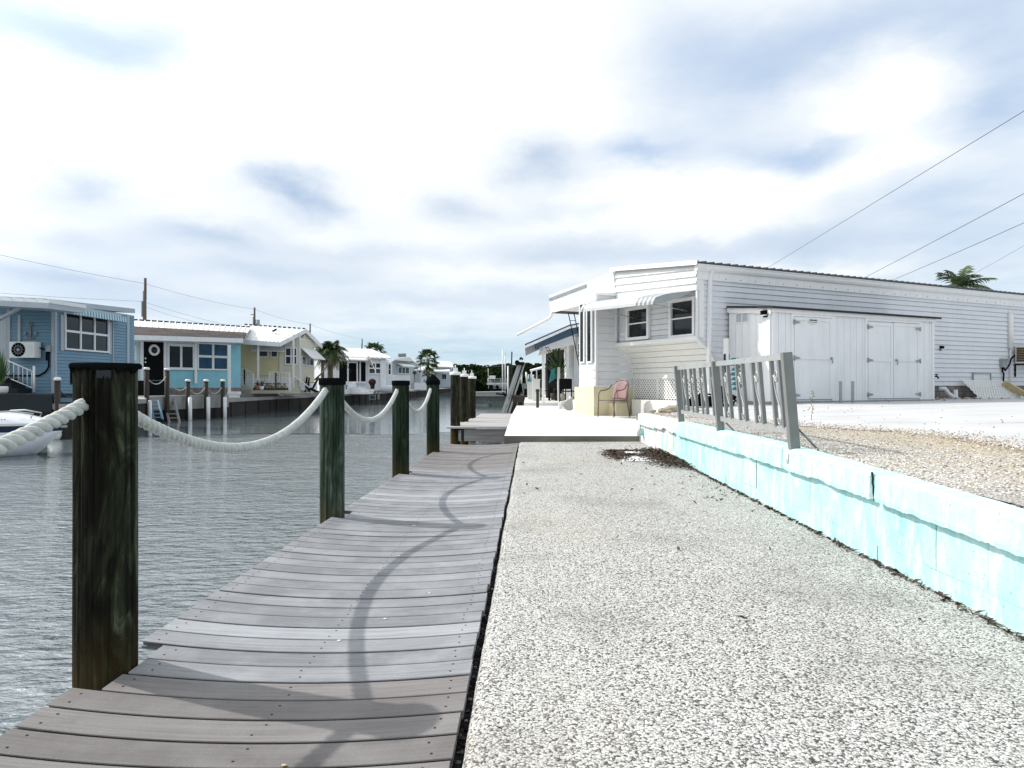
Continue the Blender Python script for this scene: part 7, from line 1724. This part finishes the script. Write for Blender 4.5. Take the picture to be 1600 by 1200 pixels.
def make_world():
    w = bpy.data.worlds.new('World'); bpy.context.scene.world = w; w.use_nodes = True; t = w.node_tree; N = t.nodes; bg = N['Background']
    def n(ty, **k):
        x = N.new(ty)
        for a, b in k.items(): setattr(x, a, b)
        return x
    def m(op, a, b=0.0, c=None, clamp=False):
        x = n('ShaderNodeMath', operation=op, use_clamp=clamp)
        for i, v in enumerate([a, b] + ([c] if c is not None else [])):
            if isinstance(v, (int, float)): x.inputs[i].default_value = v
            else: t.links.new(v, x.inputs[i])
        return x.outputs[0]
    def mix(f, a, b):
        x = n('ShaderNodeMix', data_type='RGBA')
        for s, v in ((x.inputs['Factor'], f), (x.inputs['A'], a), (x.inputs['B'], b)):
            if isinstance(v, (int, float)): s.default_value = v
            elif isinstance(v, tuple): s.default_value = (*v, 1)
            else: t.links.new(v, s)
        return x.outputs['Result']
    sky = n('ShaderNodeTexSky', sky_type='NISHITA'); sky.sun_disc = False; sky.sun_elevation = math.asin(SUN_DIR.z); sky.sun_rotation = math.atan2(SUN_DIR.x, SUN_DIR.y); sky.air_density = 1.0; sky.dust_density = 1.0; sky.ozone_density = 1.0
    tc = n('ShaderNodeTexCoord'); sep = n('ShaderNodeSeparateXYZ'); t.links.new(tc.outputs['Generated'], sep.inputs[0])
    X, Y, Z = sep.outputs
    az = m('ARCTAN2', X, Y); el = m('ARCSINE', Z)
    # cloud layer coordinates: direction projected on a flat ceiling
    zc = m('ADD', m('MAXIMUM', Z, 0.0), 0.11); cb = n('ShaderNodeCombineXYZ'); t.links.new(m('DIVIDE', X, zc), cb.inputs[0]); t.links.new(m('DIVIDE', Y, zc), cb.inputs[1])
    def noise_(sc_, det, ro, off, vec=None, dist=0.0):
        mp = n('ShaderNodeMapping'); mp.inputs['Location'].default_value = off; t.links.new(vec or cb.outputs[0], mp.inputs[0])
        x = n('ShaderNodeTexNoise'); t.links.new(mp.outputs[0], x.inputs[0]); x.inputs['Scale'].default_value = sc_; x.inputs['Detail'].default_value = det; x.inputs['Roughness'].default_value = ro; x.inputs['Distortion'].default_value = dist
        return x.outputs['Fac']
    ca = n('ShaderNodeCombineXYZ'); t.links.new(az, ca.inputs[0]); t.links.new(m('MULTIPLY', el, 1.7), ca.inputs[1])
    wx = noise_(5.5, 5, .6, (3, 1, 0), ca.outputs[0]); wy = noise_(5.5, 5, .6, (9, 5, 2), ca.outputs[0]); fine = noise_(2.2, 6, .58, (0, 0, 0)); fine2 = noise_(0.9, 5, .55, (4, 7, 0))
    azw = m('ADD', az, m('MULTIPLY', m('SUBTRACT', wx, .5), .13)); elw = m('ADD', el, m('MULTIPLY', m('SUBTRACT', wy, .5), .085))
    def blob(px, py, w, h, s):
        a0 = math.atan2(px - 800, F); e0 = math.atan2(HY - py, math.hypot(F, px - 800)); wa, we = w / F * math.cos(a0) ** 1.5, h / F * math.cos(a0)
        r2 = m('ADD', m('POWER', m('MULTIPLY', m('SUBTRACT', azw, a0), 1 / wa), 2.0), m('POWER', m('MULTIPLY', m('SUBTRACT', elw, e0), 1 / we), 2.0))
        return m('MULTIPLY', m('EXPONENT', m('MULTIPLY', r2, -1.0)), s)
    def total(L):
        s = None
        for q in L: v = blob(*q); s = v if s is None else m('ADD', s, v)
        return s
    dark = total(DARK); blue = total(BLUE); white = total(WHITE)
    # base: white overcast, a shade bluer to the right and towards the horizon
    hor = m('MULTIPLY', m('EXPONENT', m('MULTIPLY', m('MAXIMUM', el, 0.0), -9.0)), 1.0)
    rt = m('MULTIPLY', m('ADD', az, 0.05), 1.1, clamp=True)
    cov = m('ADD', m('MULTIPLY', m('SUBTRACT', fine, .5), 1.5), m('MULTIPLY', m('SUBTRACT', fine2, .5), 1.0))
    bl = m('ADD', m('ADD', m('MULTIPLY', hor, .80), m('MULTIPLY', rt, .42)), m('SUBTRACT', blue, m('MULTIPLY', white, .9)))
    bl = m('ADD', bl, m('MULTIPLY', cov, -.55), clamp=True)
    k = 10.0
    W_ = tuple(k * c for c in (1.02, 1.055, 1.075)); B_ = tuple(k * c for c in (0.52, 0.69, 0.96)); D_ = tuple(k * c for c in (0.40, 0.545, 0.76)); H_ = tuple(k * c for c in (0.52, 0.79, 0.93))
    veil = mix(hor, B_, H_)
    clear = mix(0.22, veil, sky.outputs[0])
    c = mix(bl, W_, clear)
    dk_ = m('MULTIPLY', dark, m('ADD', .72, m('MULTIPLY', m('SUBTRACT', fine, .5), 1.1)), clamp=True)
    c = mix(dk_, c, D_)
    # glow of the veiled sun
    dt = n('ShaderNodeVectorMath', operation='DOT_PRODUCT'); t.links.new(tc.outputs['Generated'], dt.inputs[0]); dt.inputs[1].default_value = SUN_DIR
    gl = m('MULTIPLY', m('POWER', m('MAXIMUM', dt.outputs['Value'], 0.0), 9.0), 1.6)
    vm = n('ShaderNodeVectorMath', operation='SCALE'); t.links.new(c, vm.inputs[0]); 
    bk = n('ShaderNodeMapRange', interpolation_type='SMOOTHSTEP'); t.links.new(dt.outputs['Value'], bk.inputs[0]); bk.inputs[1].default_value = -0.95; bk.inputs[2].default_value = -0.15; bk.inputs[3].default_value = 0.55; bk.inputs[4].default_value = 1.0
    t.links.new(m('ADD', bk.outputs[0], gl), vm.inputs['Scale'])
    t.links.new(vm.outputs[0], bg.inputs['Color']); bg.inputs['Strength'].default_value = 0.1
DARK = [(150, 290, 62, 34, .70), (415, 288, 62, 22, .8), (480, 305, 62, 32, .85), (520, 325, 40, 20, .4), (335, 370, 120, 28, .85), (120, 375, 90, 22, .5), (845, 262, 66, 32, .95), (720, 327, 58, 24, .75), (840, 330, 50, 14, .35), (880, 392, 130, 24, .65), (560, 400, 130, 18, .5), (420, 428, 160, 20, .7), (90, 440, 150, 25, .8), (620, 470, 220, 16, .45), (1270, 380, 140, 28, .62), (1060, 390, 100, 18, .4), (250, 480, 200, 16, .45), (860, 455, 120, 14, .35), (1500, 410, 120, 18, .35), (1240, 90, 110, 50, .32)]
BLUE = [(1000, 245, 70, 22, .6), (1250, 235, 80, 32, .72), (1560, 170, 90, 60, .5), (1300, 60, 240, 70, .55), (110, 45, 260, 55, .8), (250, 60, 120, 40, .25), (1080, 130, 120, 80, .4), (1500, 330, 140, 45, .25), (960, 330, 60, 15, .25), (640, 545, 300, 30, .3), (1550, 60, 100, 60, .1)]
WHITE = [(600, 150, 330, 110, .85), (1130, 300, 150, 36, .75), (1400, 120, 90, 45, .75), (1330, 180, 90, 26, .5), (1400, 240, 120, 36, .5), (330, 230, 300, 40, .6), (1040, 355, 140, 24, .45), (1250, 425, 300, 12, .35), (760, 425, 120, 16, .3)]
make_world()
s = bpy.context.scene
s.render.engine = 'CYCLES'; s.cycles.max_bounces = 8; s.cycles.diffuse_bounces = 3; s.cycles.use_adaptive_sampling = True; s.cycles.sample_clamp_direct = 3.0; s.cycles.sample_clamp_indirect = 4.0
try: s.cycles.use_denoising = True
except Exception: pass
s.view_settings.view_transform = 'Standard'; s.view_settings.look = 'None'; s.view_settings.exposure = 0.0; s.view_settings.gamma = 1.0
s.render.resolution_x, s.render.resolution_y = 1024, 768
